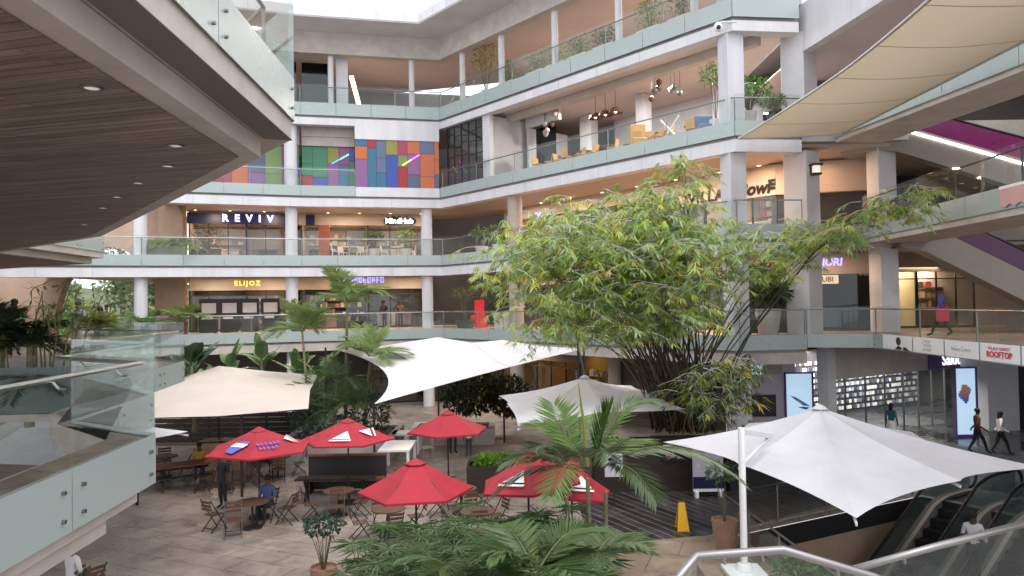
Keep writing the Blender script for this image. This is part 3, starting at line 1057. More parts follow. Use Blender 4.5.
# the ground floor shop with white fascia under the wing
SF = [(13.05, 30.6), (19.0, 34.2), (23.5, 36.6)]
MB().ribbon(SF, 0, 0.4, -2.02, Z1 - 0.45).build("shop_fascia", "beige_concrete", wing)
mb = MB()
for i, (s, L_) in enumerate(((0, 7.2), (0, 5.1))):
    p, q = SF[i], SF[i + 1]
    for k in range(5):
        sbox(mb, p, q, L_ * k / 5, L_ * k / 5 + 0.05, 0.1, 0.16, ZG, -2.02)
fr = mb.build("shopfront", "steel", wing)
g = MB()
g.ribbon(SF, 0.12, 0.135, ZG, -2.02)
g.build("window_pane", "clear_glass", fr)
pillar(13.2, 30.8, 0.5, 0.5, 0.5, ZG, Z1 - 0.45, "grey_paint", wing)
mb = MB()
SFX = [SF[0], SF[1], (27.0, 38.46)]
mb.ribbon(SFX, 5.0, 5.1, ZG, -1.2, 0, (0.52, 0.42, 0.30))
for i in range(2):
    p, q = offset(SFX, 4.8)[i], offset(SFX, 4.8)[i + 1]
    d, n, L_ = seg_frame(p, q)
    r_ = random.Random(40 + i)
    for lv in range(9):
        z = ZG + 0.25 + lv * 0.31
        s = 0.1
        while s < L_ - 0.3:
            if int(s / 2.4) % 4 != 3:
                sbox(mb, p, q, s, s + 0.16, -0.06, 0.0, z, z + 0.17, 0, r_.choice([(0.10, 0.10, 0.12), (0.2, 0.2, 0.25), (0.7, 0.72, 0.75), (0.55, 0.57, 0.62), (0.75, 0.75, 0.73), (0.10, 0.13, 0.25), (0.06, 0.06, 0.07), (0.35, 0.38, 0.45)]))
            s += 0.21
    sbox(mb, p, q, 0, L_, 0.01, 0.05, ZG, -1.3, 0, (0.06, 0.06, 0.075))
mb.build("product_wall", "multi", wing)
area_light("shop_light", (16.5, 36.0, -1.25), 3, 260, (1, 0.93, 0.82), 3)
area_light("shop_light", (20.3, 38.2, -1.25), 3, 260, (1, 0.93, 0.82), 3)
area_light("lamp_fill_light", (18.0, 28.0, -0.75), 0.3, 70, (1.0, 0.93, 0.86))
# black ground floor frontage further along
MB().box((21.5, 33.2, ZG), (22.9, 35.2, -1.0)).build("wall_pier", "grey_paint", wing)
MB().box((23.0, 33.5, ZG), (23.9, 34.6, -1.0)).build("wall_pier", "black", wing)
mb = MB()
r_ = random.Random(77)
mb.box((24.0, 35.4, ZG), (27, 35.5, -1.0), 0, (0.40, 0.46, 0.55))
for k in range(18):
    x, z = 24.1 + r_.random() * 2.6, ZG + 0.2 + r_.random() * 2.6
    mb.box((x, 35.1, z), (x + 0.35, 35.38, z + 0.45), 0, r_.choice([(0.06, 0.08, 0.2), (0.5, 0.52, 0.6), (0.12, 0.16, 0.3), (0.65, 0.65, 0.68)]))
mb.build("shop_display", "multi", wing)
area_light("shop_light", (25.2, 33.8, -1.3), 2, 60, (0.85, 0.9, 1.0), 2)

# ground floor wall with display between the white column and the shop pillar
mb = MB()
mb.box((9.6, 32.2, ZG), (12.4, 32.4, -1.0))
mb.build("wall_panel", "lilac_wall", wing)
mb = MB()
mb.box((9.9, 32.12, -3.7), (11.5, 32.19, -2.75))
mb.build("dark_niche", "black", wing)

# ------------------------------------------------------------------ escalators
def escalator(label, T, ang, z, drop, run, w, side_m, bal_m, flat=1.6, strip=None, group=None, truss=1.0, rail_c="rubber"):
    e = thing("escalator", label, "escalator", (T[0], T[1], z), 0, group)
    d = Vector((math.cos(ang), math.sin(ang), 0))
    n = Vector((-d.y, d.x, 0))
    O = Vector((T[0], T[1], z))
    prof = [(-flat, 0.0), (-0.5, 0.0)]
    for k in range(1, 5):
        t = k / 5
        prof.append((-0.5 + t * 1.3, -0.5 * t * t * 0.8 * drop / run * 1.3))
    e0 = prof[-1]
    prof += [(run - 0.8, -drop + 0.8 * drop / run * 0.55)]
    for k in range(1, 4):
        t = k / 3
        prof.append((run - 0.8 + t * 1.2, -drop + (1 - t) ** 2 * 0.8 * drop / run * 0.55))
    prof.append((run + flat, -drop))
    def P(s, l, h):
        return O + d * s + n * l + Vector((0, 0, h))
    tr = MB()
    for sgn in (-1, 1):
        l0, l1 = sgn * (w / 2 + 0.05), sgn * (w / 2 + 0.22)
        for i in range(len(prof) - 1):
            (s0, h0), (s1, h1) = prof[i], prof[i + 1]
            a = [P(s0, l0, h0 - truss), P(s1, l0, h1 - truss), P(s1, l1, h1 - truss), P(s0, l1, h0 - truss), P(s0, l0, h0 + 0.12), P(s1, l0, h1 + 0.12), P(s1, l1, h1 + 0.12), P(s0, l1, h0 + 0.12)]
            tr.add(a, [(0, 3, 2, 1), (4, 5, 6, 7), (0, 1, 5, 4), (2, 3, 7, 6), (3, 0, 4, 7), (1, 2, 6, 5)])
    for i in range(len(prof) - 1):
        (s0, h0), (s1, h1) = prof[i], prof[i + 1]
        tr.quad(P(s0, -w / 2 - 0.04, h0 - truss + 0.02), P(s0, w / 2 + 0.04, h0 - truss + 0.02), P(s1, w / 2 + 0.04, h1 - truss + 0.02), P(s1, -w / 2 - 0.04, h1 - truss + 0.02))
    tr.build("truss", side_m, e)
    st = MB()
    ns = int(run / 0.40)
    for k in range(ns):
        s = k * 0.40
        h = -drop * (s + 0.2) / run - 0.05
        st.pbox(P(s, -w / 2 + 0.02, h - 0.22), d * 0.395, n * (w - 0.04), (0, 0, 0.22))
    st.pbox(P(-flat, -w / 2 + 0.02, -0.16), d * (flat - 0.02), n * (w - 0.04), (0, 0, 0.13))
    st.build("step_band", "dark_metal", e)
    for sgn in (-1, 1):
        l = sgn * (w / 2 + 0.10)
        b = MB()
        for i in range(len(prof) - 1):
            (s0, h0), (s1, h1) = prof[i], prof[i + 1]
            a = [P(s0, l - 0.01, h0 + 0.13), P(s1, l - 0.01, h1 + 0.13), P(s1, l + 0.01, h1 + 0.13), P(s0, l + 0.01, h0 + 0.13), P(s0, l - 0.01, h0 + 0.90), P(s1, l - 0.01, h1 + 0.90), P(s1, l + 0.01, h1 + 0.90), P(s0, l + 0.01, h0 + 0.90)]
            b.add(a, [(0, 3, 2, 1), (4, 5, 6, 7), (0, 1, 5, 4), (2, 3, 7, 6)])
        bo = b.build("balustrade", bal_m, e)
        sk = MB()
        for i in range(len(prof) - 1):
            (s0, h0), (s1, h1) = prof[i], prof[i + 1]
            sk.quad(P(s0, l - 0.09, h0 + 0.128), P(s1, l - 0.09, h1 + 0.128), P(s1, l + 0.13, h1 + 0.128), P(s0, l + 0.13, h0 + 0.128))
        sk.build("skirt", "bulkhead_tan", bo)
        pts = [P(s, l, h + 0.95) for s, h in prof]
        ends0 = [P(-flat - 0.40 * math.sin(t), l, 0.55 + 0.40 * math.cos(t)) for t in (math.pi, 2.5, 2.0, 1.57, 1.1, 0.6)]
        (s_, h_) = prof[-1]
        ends1 = [P(s_ + 0.40 * math.sin(t), l, h_ + 0.55 + 0.40 * math.cos(t)) for t in (0.6, 1.1, 1.57, 2.0, 2.5, math.pi)]
        MB().tube(ends0 + pts + ends1, 0.045, 8).build("handrail", rail_c, bo)
    if strip:
        mb = MB()
        for sgn in (-1, 1):
            l = sgn * (w / 2 + 0.24)
            for i in range(len(prof) - 1):
                (s0, h0), (s1, h1) = prof[i], prof[i + 1]
                mb.bar(P(s0, l, h0 - 0.05), P(s1, l, h1 - 0.05), 0.03, 0.07)
        mb.build("light_strip", strip, e)
    return e
escalator("magenta escalator with a white lit edge below the upper bridge", (15.7, 30.4), math.radians(-36), Z3, 4.1, 9.2, 1.1, "escalator_side", "magenta", strip="lamp_white")
escalator("dark purple escalator over the gallery where a man in blue walks", (16.0, 29.5), math.radians(-18), Z2, 4.4, 7.8, 1.1, "escalator_side", "purple_dark", flat=0.35)
EA = math.atan2(-0.51, -0.86)
ED, EN = Vector((math.cos(EA), math.sin(EA))), Vector((math.sin(EA) * -1, math.cos(EA)))
T0 = Vector((13.0, 21.9))
e1 = T0 + Vector((0.51, -0.86)) * 0.35
escalator("glass sided escalator down to the basement, beside the tan pit wall", e1, EA, ZG, 4.6, 8.0, 1.1, "escalator_side", "escalator_glass", group="escalators down to the basement")
e2 = T0 + Vector((0.51, -0.86)) * 2.55
escalator("glass sided escalator down to the basement, carrying a person in white", e2, EA, ZG, 4.6, 8.0, 1.1, "escalator_side", "escalator_glass", group="escalators down to the basement")

# glass fence round the opening
pf = thing("glass_fence", "low glass fence with a steel rail round the escalator opening", "fence", (*K2, ZG))
railing(pf, [(5.82, 12.6), (5.35, 19.28), (12.3, 22.95)], ZG + 0.02, bay=1.5, drop=0.0, clear=1.0, rail_in=-0.1, rail_z=1.05, posts=1.8, glass="clear_glass")

# ------------------------------------------------------------------ tan canopy stretched along the wing
sc = thing("shade_canopy", "large tan shade canopy stretched over the court below the upper bridge", "canopy", (11.4, 20, 7.9))
mb = MB()
NU, NV = 22, 10
def canopy_pt(u, v):
    y = 28.4 - u * 22.0
    xl = 8.95 + 0.75 * math.sin(math.pi * min(1, u * 1.05)) - 0.9 * max(0, u - 0.35)
    xr = 13.0 + 0.8 * min(1, u * 2.0)
    x = xl + (xr - xl) * v
    z = 7.75 + 0.75 * u + 0.10 * v - 0.12 * math.sin(math.pi * v) * math.sin(math.pi * min(1, u + 0.08))
    return (x, y, z)
for i in range(NU):
    for j in range(NV):
        mb.quad(canopy_pt(i / NU, j / NV), canopy_pt((i + 1) / NU, j / NV), canopy_pt((i + 1) / NU, (j + 1) / NV), canopy_pt(i / NU, (j + 1) / NV))
for v0, v1 in ((0.0, 0.022), (0.978, 1.0)):
    for i in range(NU):
        a, b, c_, d_ = [Vector(canopy_pt(*t)) - Vector((0, 0, 0.015)) for t in ((i / NU, v0), ((i + 1) / NU, v0), ((i + 1) / NU, v1), (i / NU, v1))]
        mb.quad(a, b, c_, d_)
mat("canvas_tan", (0.47, 0.40, 0.31), 0.8, noise=0.10, nscale=0.8, bump=0.06, bscale=3)
n_, l_ = M["canvas_tan"].node_tree.nodes, M["canvas_tan"].node_tree.links
tr_ = n_.new("ShaderNodeBsdfTranslucent")
tr_.inputs[0].default_value = (0.46, 0.38, 0.27, 1)
mx_ = n_.new("ShaderNodeMixShader")
mx_.inputs[0].default_value = 0.45
l_.new(n_["Principled BSDF"].outputs[0], mx_.inputs[1])
l_.new(tr_.outputs[0], mx_.inputs[2])
l_.new(mx_.outputs[0], n_["Material Output"].inputs["Surface"])
mb.build("fabric", "canvas_tan", sc, smooth=True)
for k in range(1, 9):
    sm = MB()
    u = k / 9.0 - 0.02
    pts = [Vector(canopy_pt(u, j / 12)) - Vector((0, 0, 0.012)) for j in range(13)]
    for a, b in zip(pts, pts[1:]):
        sm.bar(a, b, 0.03, 0.008)
    sm.build("seam", "bulkhead_tan", sc)
cb = MB()
for v in (0, 1):
    cb.tube([Vector(canopy_pt(i / NU, v)) - Vector((0, 0, 0.02)) for i in range(NU + 1)], 0.028, 6)
cb.tube([canopy_pt(0, 0), canopy_pt(0, 1)], 0.06, 8)
cb.build("edge_cable", "grey_paint", sc)

# ------------------------------------------------------------------ the near terrace and the storey over it
near = thing("mall_building", "near mall terrace under a dark timber soffit, with stepped glass edges and planters", "building", (-6.0, 9.0, ZG))
DK = [(-3.62, 1.2), (-4.12, 8.4), (-5.75, 9.5), (-6.1, 12.4), (-8.0, 14.0), (-9.0, 20.0), (-14.2, 23.6), (-16.6, 30.6), (-21.5, 39.0)]
DKB = [(-40, 39.0), (-40, 22.6), (-15.4, 22.6), (-10.2, 19.2), (-9.2, 14.8), (-7.2, 13.5), (-6.6, 10.4), (-4.62, 8.25), (-4.05, 1.2)]
MB().prism(offset(DK, 0.10) + DKB, -0.38, -0.01).build("floor_slab", "beige_concrete", near)
MB().prism([(-3.72, 1.2), (-4.2, 8.15), (-4.55, 8.1), (-4.02, 1.2)], -0.68, -0.383).prism([(-3.86, 1.2), (-4.24, 7.6), (-4.5, 7.55), (-4.02, 1.2)], -0.86, -0.683).build("edge_beam", "beige_concrete", near)
MB().add([(x, y, -0.006) for x, y in offset(DK, 0.14) + [(-39, 38.9), (-39, 22.7), (-15.4, 22.7), (-10.1, 19.2), (-9.1, 14.8), (-7.1, 13.6), (-6.5, 10.4), (-4.58, 8.22), (-4.02, 1.3)]], [tuple(range(len(DK) + 9))]).build("gallery_floor", "path_paving", near)
MB().box((-40, 13.3, -0.56), (-7.9, 14.5, -0.425)).build("planter_ledge", "beige_concrete", near)
railing(near, DK, 0.0, bay=1.75, drop=0.53, clear=1.08, rail_in=0.13, rail_z=0.84, glass="near_glass", bolts=True, posts=0, rail_m="bright_steel")
mb = MB()
hp = offset(DK, 0.13)
for i in range(3):
    d, n, L = seg_frame(hp[i], hp[i + 1])
    for k in range(1, int(L / 1.2) + 1):
        s = L - k * 1.2 + 0.6
        a = spt(hp[i], hp[i + 1], s, 0, 0.82)
        b = spt(hp[i], hp[i + 1], s, -0.06, 0.75)
        c_ = spt(hp[i], hp[i + 1], s, -0.118, 0.75)
        mb.tube([a, b, c_], 0.012, 6)
mb.build("rail_bracket", "bright_steel", near)
UPK = [(-2.40, 1.0), (-2.84, 9.58), (-10.6, 19.6), (-16.6, 24.3), (-17.3, 31.0), (-19.5, 31.8), (-30, 37.2)]
UPB = [(-40, 37.2), (-40, 1.0)]
MB().prism(offset(UPK, 0.03) + UPB, 3.65, 4.40).build("upper_slab", "beige_concrete", near)
MB().prism(offset(UPK, 0.02)[:2] + offset(UPK, 0.36)[:2][::-1], 3.64, 3.648).build("dark_soffit_band", "dark_soffit", near)
MB().prism(offset(UPK, 0.40) + UPB, 3.40, 3.636).build("edge_beam", "beige_concrete", near)
MB().prism(offset(UPK, 0.66) + [(-40, 36.8), (-40, 1.0)], 3.385, 3.396).build("timber_soffit", "wood_soffit", near)
railing(near, UPK, 4.42, bay=2.6, drop=0.52, clear=1.1, rail_in=0.35, rail_z=0.95, glass="near_glass", bolts=True, posts=3)
MB().box((-30, 36.4, 0), (-29.2, 37.2, 3.4)).build("column", "column_paint", near)
# stone wall with the big arch that opens to the hillside
aw = thing("arch_wall", "tan stone wall with a tall arched opening onto the wooded hillside", "wall", (-23.6, 43, ZG))
AX, AY, AH, AWd, AB = -23.55, 42.6, 5.15, 3.25, -0.2
arc = [(AX + AWd * math.cos(t) * (1 if True else 1), AB + (AH - AB) * math.sin(t)) for t in [math.pi * k / 24 for k in range(25)]]
mb = MB()
def wpt(x, z, y):
    return (x, y, z)
X0, X1, ZT = -34.0, -19.2, Z3 - 0.6
outer = []
for (x, z) in arc:
    t = math.atan2((z - AB) / (AH - AB), (x - AX) / AWd)
    if t < 0.6:
        outer.append((X1, AB + (ZT - AB) * t / 0.6))
    elif t > math.pi - 0.6:
        outer.append((X0, AB + (ZT - AB) * (math.pi - t) / 0.6))
    else:
        f_ = (t - 0.6) / (math.pi - 1.2)
        outer.append((X1 + (X0 - X1) * f_, ZT))
arc2 = [(AX + AWd, ZG)] + arc + [(AX - AWd, ZG)]
out2 = [(X1, ZG)] + outer + [(X0, ZG)]
for i in range(len(arc2) - 1):
    a, b, c_, d_ = arc2[i], arc2[i + 1], out2[i + 1], out2[i]
    for y in (AY, AY + 0.6):
        mb.quad(wpt(*a, y), wpt(*b, y), wpt(*c_, y), wpt(*d_, y))
    mb.quad(wpt(*a, AY), wpt(*b, AY), wpt(*b, AY + 0.6), wpt(*a, AY + 0.6))
mb.build("stone_wall", "tan_wall", aw)

# lights in the galleries: lit lamps, with added fill in the upper two
def gallery_lights(seg, ss, o, z, energy, color, size=1.2):
    for s in ss:
        p = spt(*seg, s, o, z)
        area_light("lamp_fill_light", p, min(size, 0.22), energy * 1.45, color)
WC = (1.0, 0.76, 0.54)
gallery_lights((P1, P2), (3.5, 7.0), 3.2, Z3 - 1.08, 70, WC)
gallery_lights((P2, PC), (2.5, 6.5), 3.2, Z3 - 1.08, 70, WC)
gallery_lights((PC, PA), (3, 7, 11, 15, 19), 3.2, Z3 - 1.08, 90, WC)
gallery_lights((P1, P2), (3.5, 7.0), 3.2, Z2 - 1.08, 70, WC)
gallery_lights((P2, PC), (2.5, 6.5), 3.2, Z2 - 1.08, 70, WC)
gallery_lights((PC, PA), (3, 7, 11, 15, 19), 3.2, Z2 - 1.08, 80, WC)
gallery_lights((PC, PA), (2, 6), 1.2, Z1 - 1.3, 40, (1, 0.7, 0.4), 1.0)
gallery_lights((PA, PB), (0.6, 2.2), 2.2, Z3 - 1.08, 40, (1.0, 0.58, 0.30))
gallery_lights((PA, PB), (0.6, 2.2), 2.2, Z2 - 1.08, 35, (1.0, 0.62, 0.34))
area_light("lamp_fill_light", (13.6, 31.2, Z3 - 1.05), 0.2, 25, (1.0, 0.58, 0.30))
area_light("lamp_fill_light", (13.6, 31.0, Z2 - 1.05), 0.2, 22, (1.0, 0.62, 0.34))
area_light("lamp_fill_light", (18.5, 34.9, Z2 - 1.6), 2.5, 90, (1.0, 0.85, 0.5))

NC = (1.0, 0.93, 0.87)  # added fill, stronger than the dim downlights, to lift the upper gallery ceilings
gallery_lights((P1, P2), (4,), 4.0, Z4 - 1.1, 60, NC, 2)
gallery_lights((PC, PA), (8.6, 14.2, 17.8), 3.0, Z4 - 1.3, 130, NC, 3)
gallery_lights((PA, PB), (1.5,), 4.0, Z4 - 1.1, 140, NC, 2)
gallery_lights((P2, PC), (4, 7), 4.5, 16.6, 60, NC, 2)
gallery_lights((PC, PA), (4, 9, 14, 18), 4.5, 16.6, 110, NC, 2)
area_light("lamp_fill_light", (19, 27, Z3 + 2.9), 0.3, 120, NC)
area_light("lamp_fill_light", (20, 24, Z3 - 1.2), 0.3, 100, NC)
# ------------------------------------------------------------------ big canopies over the cafe terrace
def big_umbrella(label, corners, apex, mast, top_arm, mat_n="canvas_white", mast_m="white_gloss", group=None, base_z=ZG, scallop=0.16):
    u = thing("cantilever_umbrella", label, "umbrella", (mast[0], mast[1], base_z), 0, group)
    cs = [Vector(c) for c in corners]
    ap = Vector(apex)
    edge = []
    for i in range(4):
        a, b = cs[i], cs[(i + 1) % 4]
        mid = (a + b) / 2 + Vector((0, 0, 0.18))
        edge += [a, mid]
    mb = MB()
    NS = 8
    for i in range(8):
        a, b = edge[i], edge[(i + 1) % 8]
        cen = (a + b) / 2
        inw = (Vector((ap.x, ap.y, cen.z)) - cen).normalized()
        prev = None
        rows = []
        for k in range(NS + 1):
            t = k / NS
            e = a.lerp(b, t) + inw * scallop * 4 * t * (1 - t)
            row = []
            for j in range(7):
                v = j / 6
                q = ap.lerp(e, v)
                sag = 0.10 * math.sin(math.pi * v) + 0.10 * 4 * t * (1 - t) * v * (1 - 0.4 * v)
                row.append(q - Vector((0, 0, sag)))
            rows.append(row)
        for k in range(NS):
            for j in range(6):
                mb.quad(rows[k][j], rows[k + 1][j], rows[k + 1][j + 1], rows[k][j + 1])
    mb.build("canopy", mat_n, u, smooth=False)
    MB().lathe([(0.20, -0.02), (0.10, 0.05), (0.02, 0.09)], (ap.x, ap.y, ap.z), 8).build("cap", mat_n, u)
    rb = MB()
    for e in edge:
        rb.bar(ap - Vector((0, 0, 0.16)), e - Vector((0, 0, 0.12)), 0.035, 0.05)
    rb.build("rib_frame", "grey_paint", u)
    m = Vector(mast)
    MB().tube([(m.x, m.y, base_z + 0.02), m], 0.072 if mast_m == "white_gloss" else 0.05, 14).build("mast", mast_m, u)
    ta = [Vector(t) for t in top_arm]
    ar = MB()
    for a, b in zip(ta, ta[1:]):
        ar.bar(a, b, 0.07, 0.10)
    ar.build("arm", "grey_paint" if mast_m == "white_gloss" else "dark_metal", u)
    MB().box((m.x - 0.4, m.y - 0.4, base_z + 0.01), (m.x + 0.4, m.y + 0.4, base_z + 0.12)).lathe([(0.2, 0), (0.14, 0.14)], (m.x, m.y, base_z + 0.12), 12).build("base_plate", "white_gloss", u, bevel=0.02)
    return u
big_umbrella("big white cantilever umbrella beside the escalators on a white mast", [(4.07, 20.1, -2.42), (5.98, 12.9, -2.42), (11.8, 16.4, -2.42), (9.9, 23.6, -2.42)], (7.62, 18.25, -1.28),
             (4.83, 15.6, -1.28), [(4.83, 15.6, -1.36), (5.88, 16.8, -1.70), (4.88, 15.72, -2.12)], base_z=-4.40, scallop=0.42)
MB().box((4.0, 14.8, ZG), (5.65, 16.35, -4.40)).build("plinth", "path_paving")
tag(bpy.data.objects["plinth"], "low stone plinth carrying the mast of the big white umbrella", "plinth")
big_umbrella("big white cantilever umbrella in front of the bamboo with a dark mast behind", [(0.1, 21.8, -2.2), (5.8, 24.6, -2.2), (5.1, 31.8, -2.2), (-0.6, 29.0, -2.2)], (2.6, 26.8, -1.30),
             (2.75, 30.9, 0.1), [(2.75, 30.9, 0.05), (2.7, 29.5, -0.6), (2.62, 27.0, -1.3)], mast_m="dark_metal")
big_umbrella("white umbrella under the near terrace, seen through its glass", [(-15.6, 17.4, -2.35), (-11.1, 18.1, -2.35), (-9.7, 21.8, -2.2), (-15.0, 22.6, -2.2)], (-12.7, 20.0, -1.12),
             (-13.6, 23.4, -1.0), [(-13.6, 23.4, -1.05), (-13.0, 21.5, -1.2), (-12.7, 20.1, -1.15)])

# cream sail over the left of the terrace
s1 = thing("shade_sail", "cream cloth sail on a steel post in front of the banana plants", "shade sail", (-10.4, 27.5, ZG))
ring = [(-12.2, 22.9, -1.95), (-9.5, 23.55, -2.02), (-6.8, 24.2, -1.92), (-7.9, 28.4, -1.78), (-8.7, 32.6, -1.6), (-10.7, 32.0, -1.35), (-12.6, 31.3, -1.02), (-13.8, 29.2, -1.45), (-14.8, 26.8, -1.75), (-13.7, 24.8, -1.9)]
mb = MB()
cen = Vector((-10.6, 27.6, -1.55))
N = len(ring)
for i in range(N):
    a, b = Vector(ring[i]), Vector(ring[(i + 1) % N])
    for k in range(4):
        t0, t1 = k / 4, (k + 1) / 4
        mb.quad(cen.lerp(a, t0), cen.lerp(a, t1), cen.lerp(b, t1), cen.lerp(b, t0))
mb.build("fabric", "canvas_cream", s1)
for x, y, zt in ((-8.9, 23.9, -1.98), (-11.9, 23.1, -1.95), (-12.6, 31.2, -1.05), (-8.7, 32.5, -1.62)):
    MB().tube([(x, y, ZG), (x, y, zt)], 0.05, 8).build("post", "dark_metal", s1)

# large white tension sail
s2 = thing("shade_sail", "largest white tension sail with two peaks, spread beneath the first gallery", "shade sail", (-3.0, 29.0, ZG))
UPc = [Vector(p) for p in ((-8.0, 31.2, -0.30), (-5.6, 31.8, -0.30), (-3.3, 32.0, 0.02), (-1.8, 32.2, -0.26), (-0.45, 32.3, -0.16), (1.2, 31.6, -0.42), (3.0, 31.0, -0.52))]
LO0, LO1 = Vector((-4.8, 25.1, -1.93)), Vector((3.0, 31.0, -0.53))
def upc(t):
    f_ = t * (len(UPc) - 1)
    i = min(int(f_), len(UPc) - 2)
    k = f_ - i
    k = k * k * (3 - 2 * k)
    return UPc[i].lerp(UPc[i + 1], k)
mb = MB()
NU, NV = 30, 12
def s2p(t, v):
    lo = LO0.lerp(LO1, t) + Vector((-0.1, 0.5, 0.04)) * 4 * t * (1 - t) * 0.5
    p = lo.lerp(upc(t), v)
    p = p + Vector((1.35, 0.2, 0.06)) * 4 * v * (1 - v) * (1 - t) ** 2
    return p - Vector((0, 0, 0.35)) * math.sin(math.pi * v) * math.sin(math.pi * t)
for i in range(NU):
    for j in range(NV):
        mb.quad(s2p(i / NU, j / NV), s2p((i + 1) / NU, j / NV), s2p((i + 1) / NU, (j + 1) / NV), s2p(i / NU, (j + 1) / NV))
mb.build("fabric", "canvas_white", s2, smooth=True)
for t_ in (0.16, 0.34, 0.52, 0.70):
    sm = MB()
    pts = [s2p(t_ + 0.10 * (1 - v / 12), v / 12) + Vector((0, -0.004, 0.008)) for v in range(13)]
    for a, b in zip(pts, pts[1:]):
        sm.bar(a, b, 0.035, 0.006)
    sm.build("seam", "grey_paint", s2)
for x, y, zt in ((-4.8, 25.1, -1.9), (-3.3, 32.05, 0.0), (-0.45, 32.35, -0.2), (-8.0, 31.2, -0.3), (3.0, 31.0, -0.5)):
    MB().tube([(x, y, ZG), (x, y, zt)], 0.04, 8).build("post", "dark_metal", s2)

# ------------------------------------------------------------------ red cafe umbrellas
def red_umbrella(label, x, y, zap, r=1.42, rz=0.0, marks=(), tilt=0.0, n=6, drop=0.64, group="red cafe umbrellas"):
    u = thing("cafe_umbrella", label, "umbrella", (x, y, ZG), 0, group)
    ap = Vector((x, y, zap))
    rot = Matrix.Rotation(tilt, 3, 'Y')
    vs = [ap + rot @ Vector((r * math.cos(rz + 2 * math.pi * k / n), r * math.sin(rz + 2 * math.pi * k / n), -drop)) for k in range(n)]
    mb = MB()
    for k in range(n):
        a, b = vs[k], vs[(k + 1) % n]
        R_ = []
        for j in range(6):
            v = j / 5
            row = []
            for i in range(5):
                t = i / 4
                q = ap.lerp(a.lerp(b, t), v)
                q = q - Vector((0, 0, 0.05 * 4 * t * (1 - t) * v + 0.035 * math.sin(math.pi * v)))
                row.append(q)
            R_.append(row)
        for j in range(5):
            for i in range(4):
                mb.quad(R_[j][i], R_[j + 1][i], R_[j + 1][i + 1], R_[j][i + 1])
        dn = Vector((0, 0, -0.05))
        mb.quad(a, b, b + dn, a + dn)
    cv = mb.build("canopy", "canvas_red", u)
    vent = MB()
    vr = 0.24
    for k in range(n):
        a = ap + Vector((vr * math.cos(rz + 2 * math.pi * k / n), vr * math.sin(rz + 2 * math.pi * k / n), -0.112))
        b = ap + Vector((vr * math.cos(rz + 2 * math.pi * (k + 1) / n), vr * math.sin(rz + 2 * math.pi * (k + 1) / n), -0.112))
        vent.add([ap + Vector((0, 0, 0.016)), a, b], [(0, 1, 2)])
        vent.bar(a - Vector((0, 0, 0.006)), b - Vector((0, 0, 0.006)), 0.02, 0.012, 1)
    vent.build("vent_cap", ["canvas_red", "dark_metal"], u)
    MB().tube([(x, y, ZG + 0.03), (x, y, zap - 0.03)], 0.025, 8).build("pole", "dark_wood", u)
    MB().lathe([(0.30, 0), (0.30, 0.06), (0.06, 0.10), (0.04, 0.30)], (x, y, ZG + 0.002), 14).build("base", "dark_metal", u)
    rb = MB()
    for v in vs:
        rb.bar(ap - Vector((0, 0, 0.07)), v - Vector((0, 0, 0.03)), 0.018, 0.025)
    rb.build("rib_frame", "dark_metal", u)
    for (k, kind_) in marks:
        a, b = vs[k % n], vs[(k + 1) % n]
        up_ = (ap - (a + b) / 2).normalized()
        rt = (b - a).normalized()
        nrm = rt.cross(up_).normalized()
        if nrm.z < 0:
            nrm = -nrm
        c0 = (a + b) / 2 + up_ * 0.50 + nrm * 0.03
        def Q(px, py):
            return c0 + rt * px + up_ * py - Vector((0, 0, 0.05 * (1 - abs(px)) * 0.6))
        m = MB()
        if kind_ == "triangle":
            m.add([Q(-0.28, -0.14), Q(0.28, -0.14), Q(0.12, 0.24)], [(0, 1, 2)])
            m.add([Q(-0.34, -0.25), Q(0.30, -0.25), Q(0.32, -0.19), Q(-0.34, -0.19)], [(0, 1, 2, 3)])
            m.build("printed_mark", "white_gloss", cv)
        elif kind_ == "triangle_down":
            m.add([Q(-0.22, 0.2), Q(0.26, 0.2), Q(0.02, -0.16)], [(0, 1, 2)])
            m.add([Q(0.36, 0.2), Q(0.43, 0.2), Q(0.16, -0.2), Q(0.10, -0.2)], [(0, 1, 2, 3)])
            m.build("printed_mark", "white_gloss", cv)
        elif kind_ == "shield":
            m.add([Q(-0.24, -0.24), Q(0.02, -0.30), Q(0.26, 0.1), Q(0.24, 0.28), Q(-0.06, 0.26), Q(-0.26, 0.02)], [(0, 1, 2, 3, 4, 5)])
            w_ = MB()
            f2 = nrm * 0.008
            w_.add([Q(-0.24, 0.0) + f2, Q(0.20, -0.02) + f2, Q(0.27, 0.14) + f2, Q(-0.16, 0.18) + f2], [(0, 1, 2, 3)])
            w_.build("printed_mark", "white_gloss", cv)
            m.build("printed_mark", "blue_print", cv)
        elif kind_ == "letters":
            r_ = random.Random(3)
            for row, nn, hh in ((0.06, 6, 0.13), (-0.14, 5, 0.13)):
                for i in range(nn):
                    xx = -0.36 + i * 0.12
                    m.add([Q(xx, row), Q(xx + 0.03, row), Q(xx + 0.03, row + hh), Q(xx, row + hh)], [(0, 1, 2, 3)])
                    m.add([Q(xx + 0.03, row + hh * r_.choice((0, .4, .8))), Q(xx + 0.09, row + hh * .1), Q(xx + 0.09, row + hh * .3), Q(xx + 0.03, row + hh)], [(0, 1, 2, 3)])
            m.build("printed_mark", "blue_print", cv)
    return u
mat("blue_print", (0.10, 0.13, 0.52), 0.6)
R_ = math.radians
red_umbrella("red umbrella printed with a blue shield and blue lettering", -7.5, 21.5, -2.05, 1.55, R_(-140), [(0, "shield"), (1, "letters"), (2, "triangle_down")])
red_umbrella("red umbrella with white triangles next to the white tables", -5.2, 22.9, -2.05, 1.45, R_(-120), [(0, "triangle"), (1, "triangle_down")])
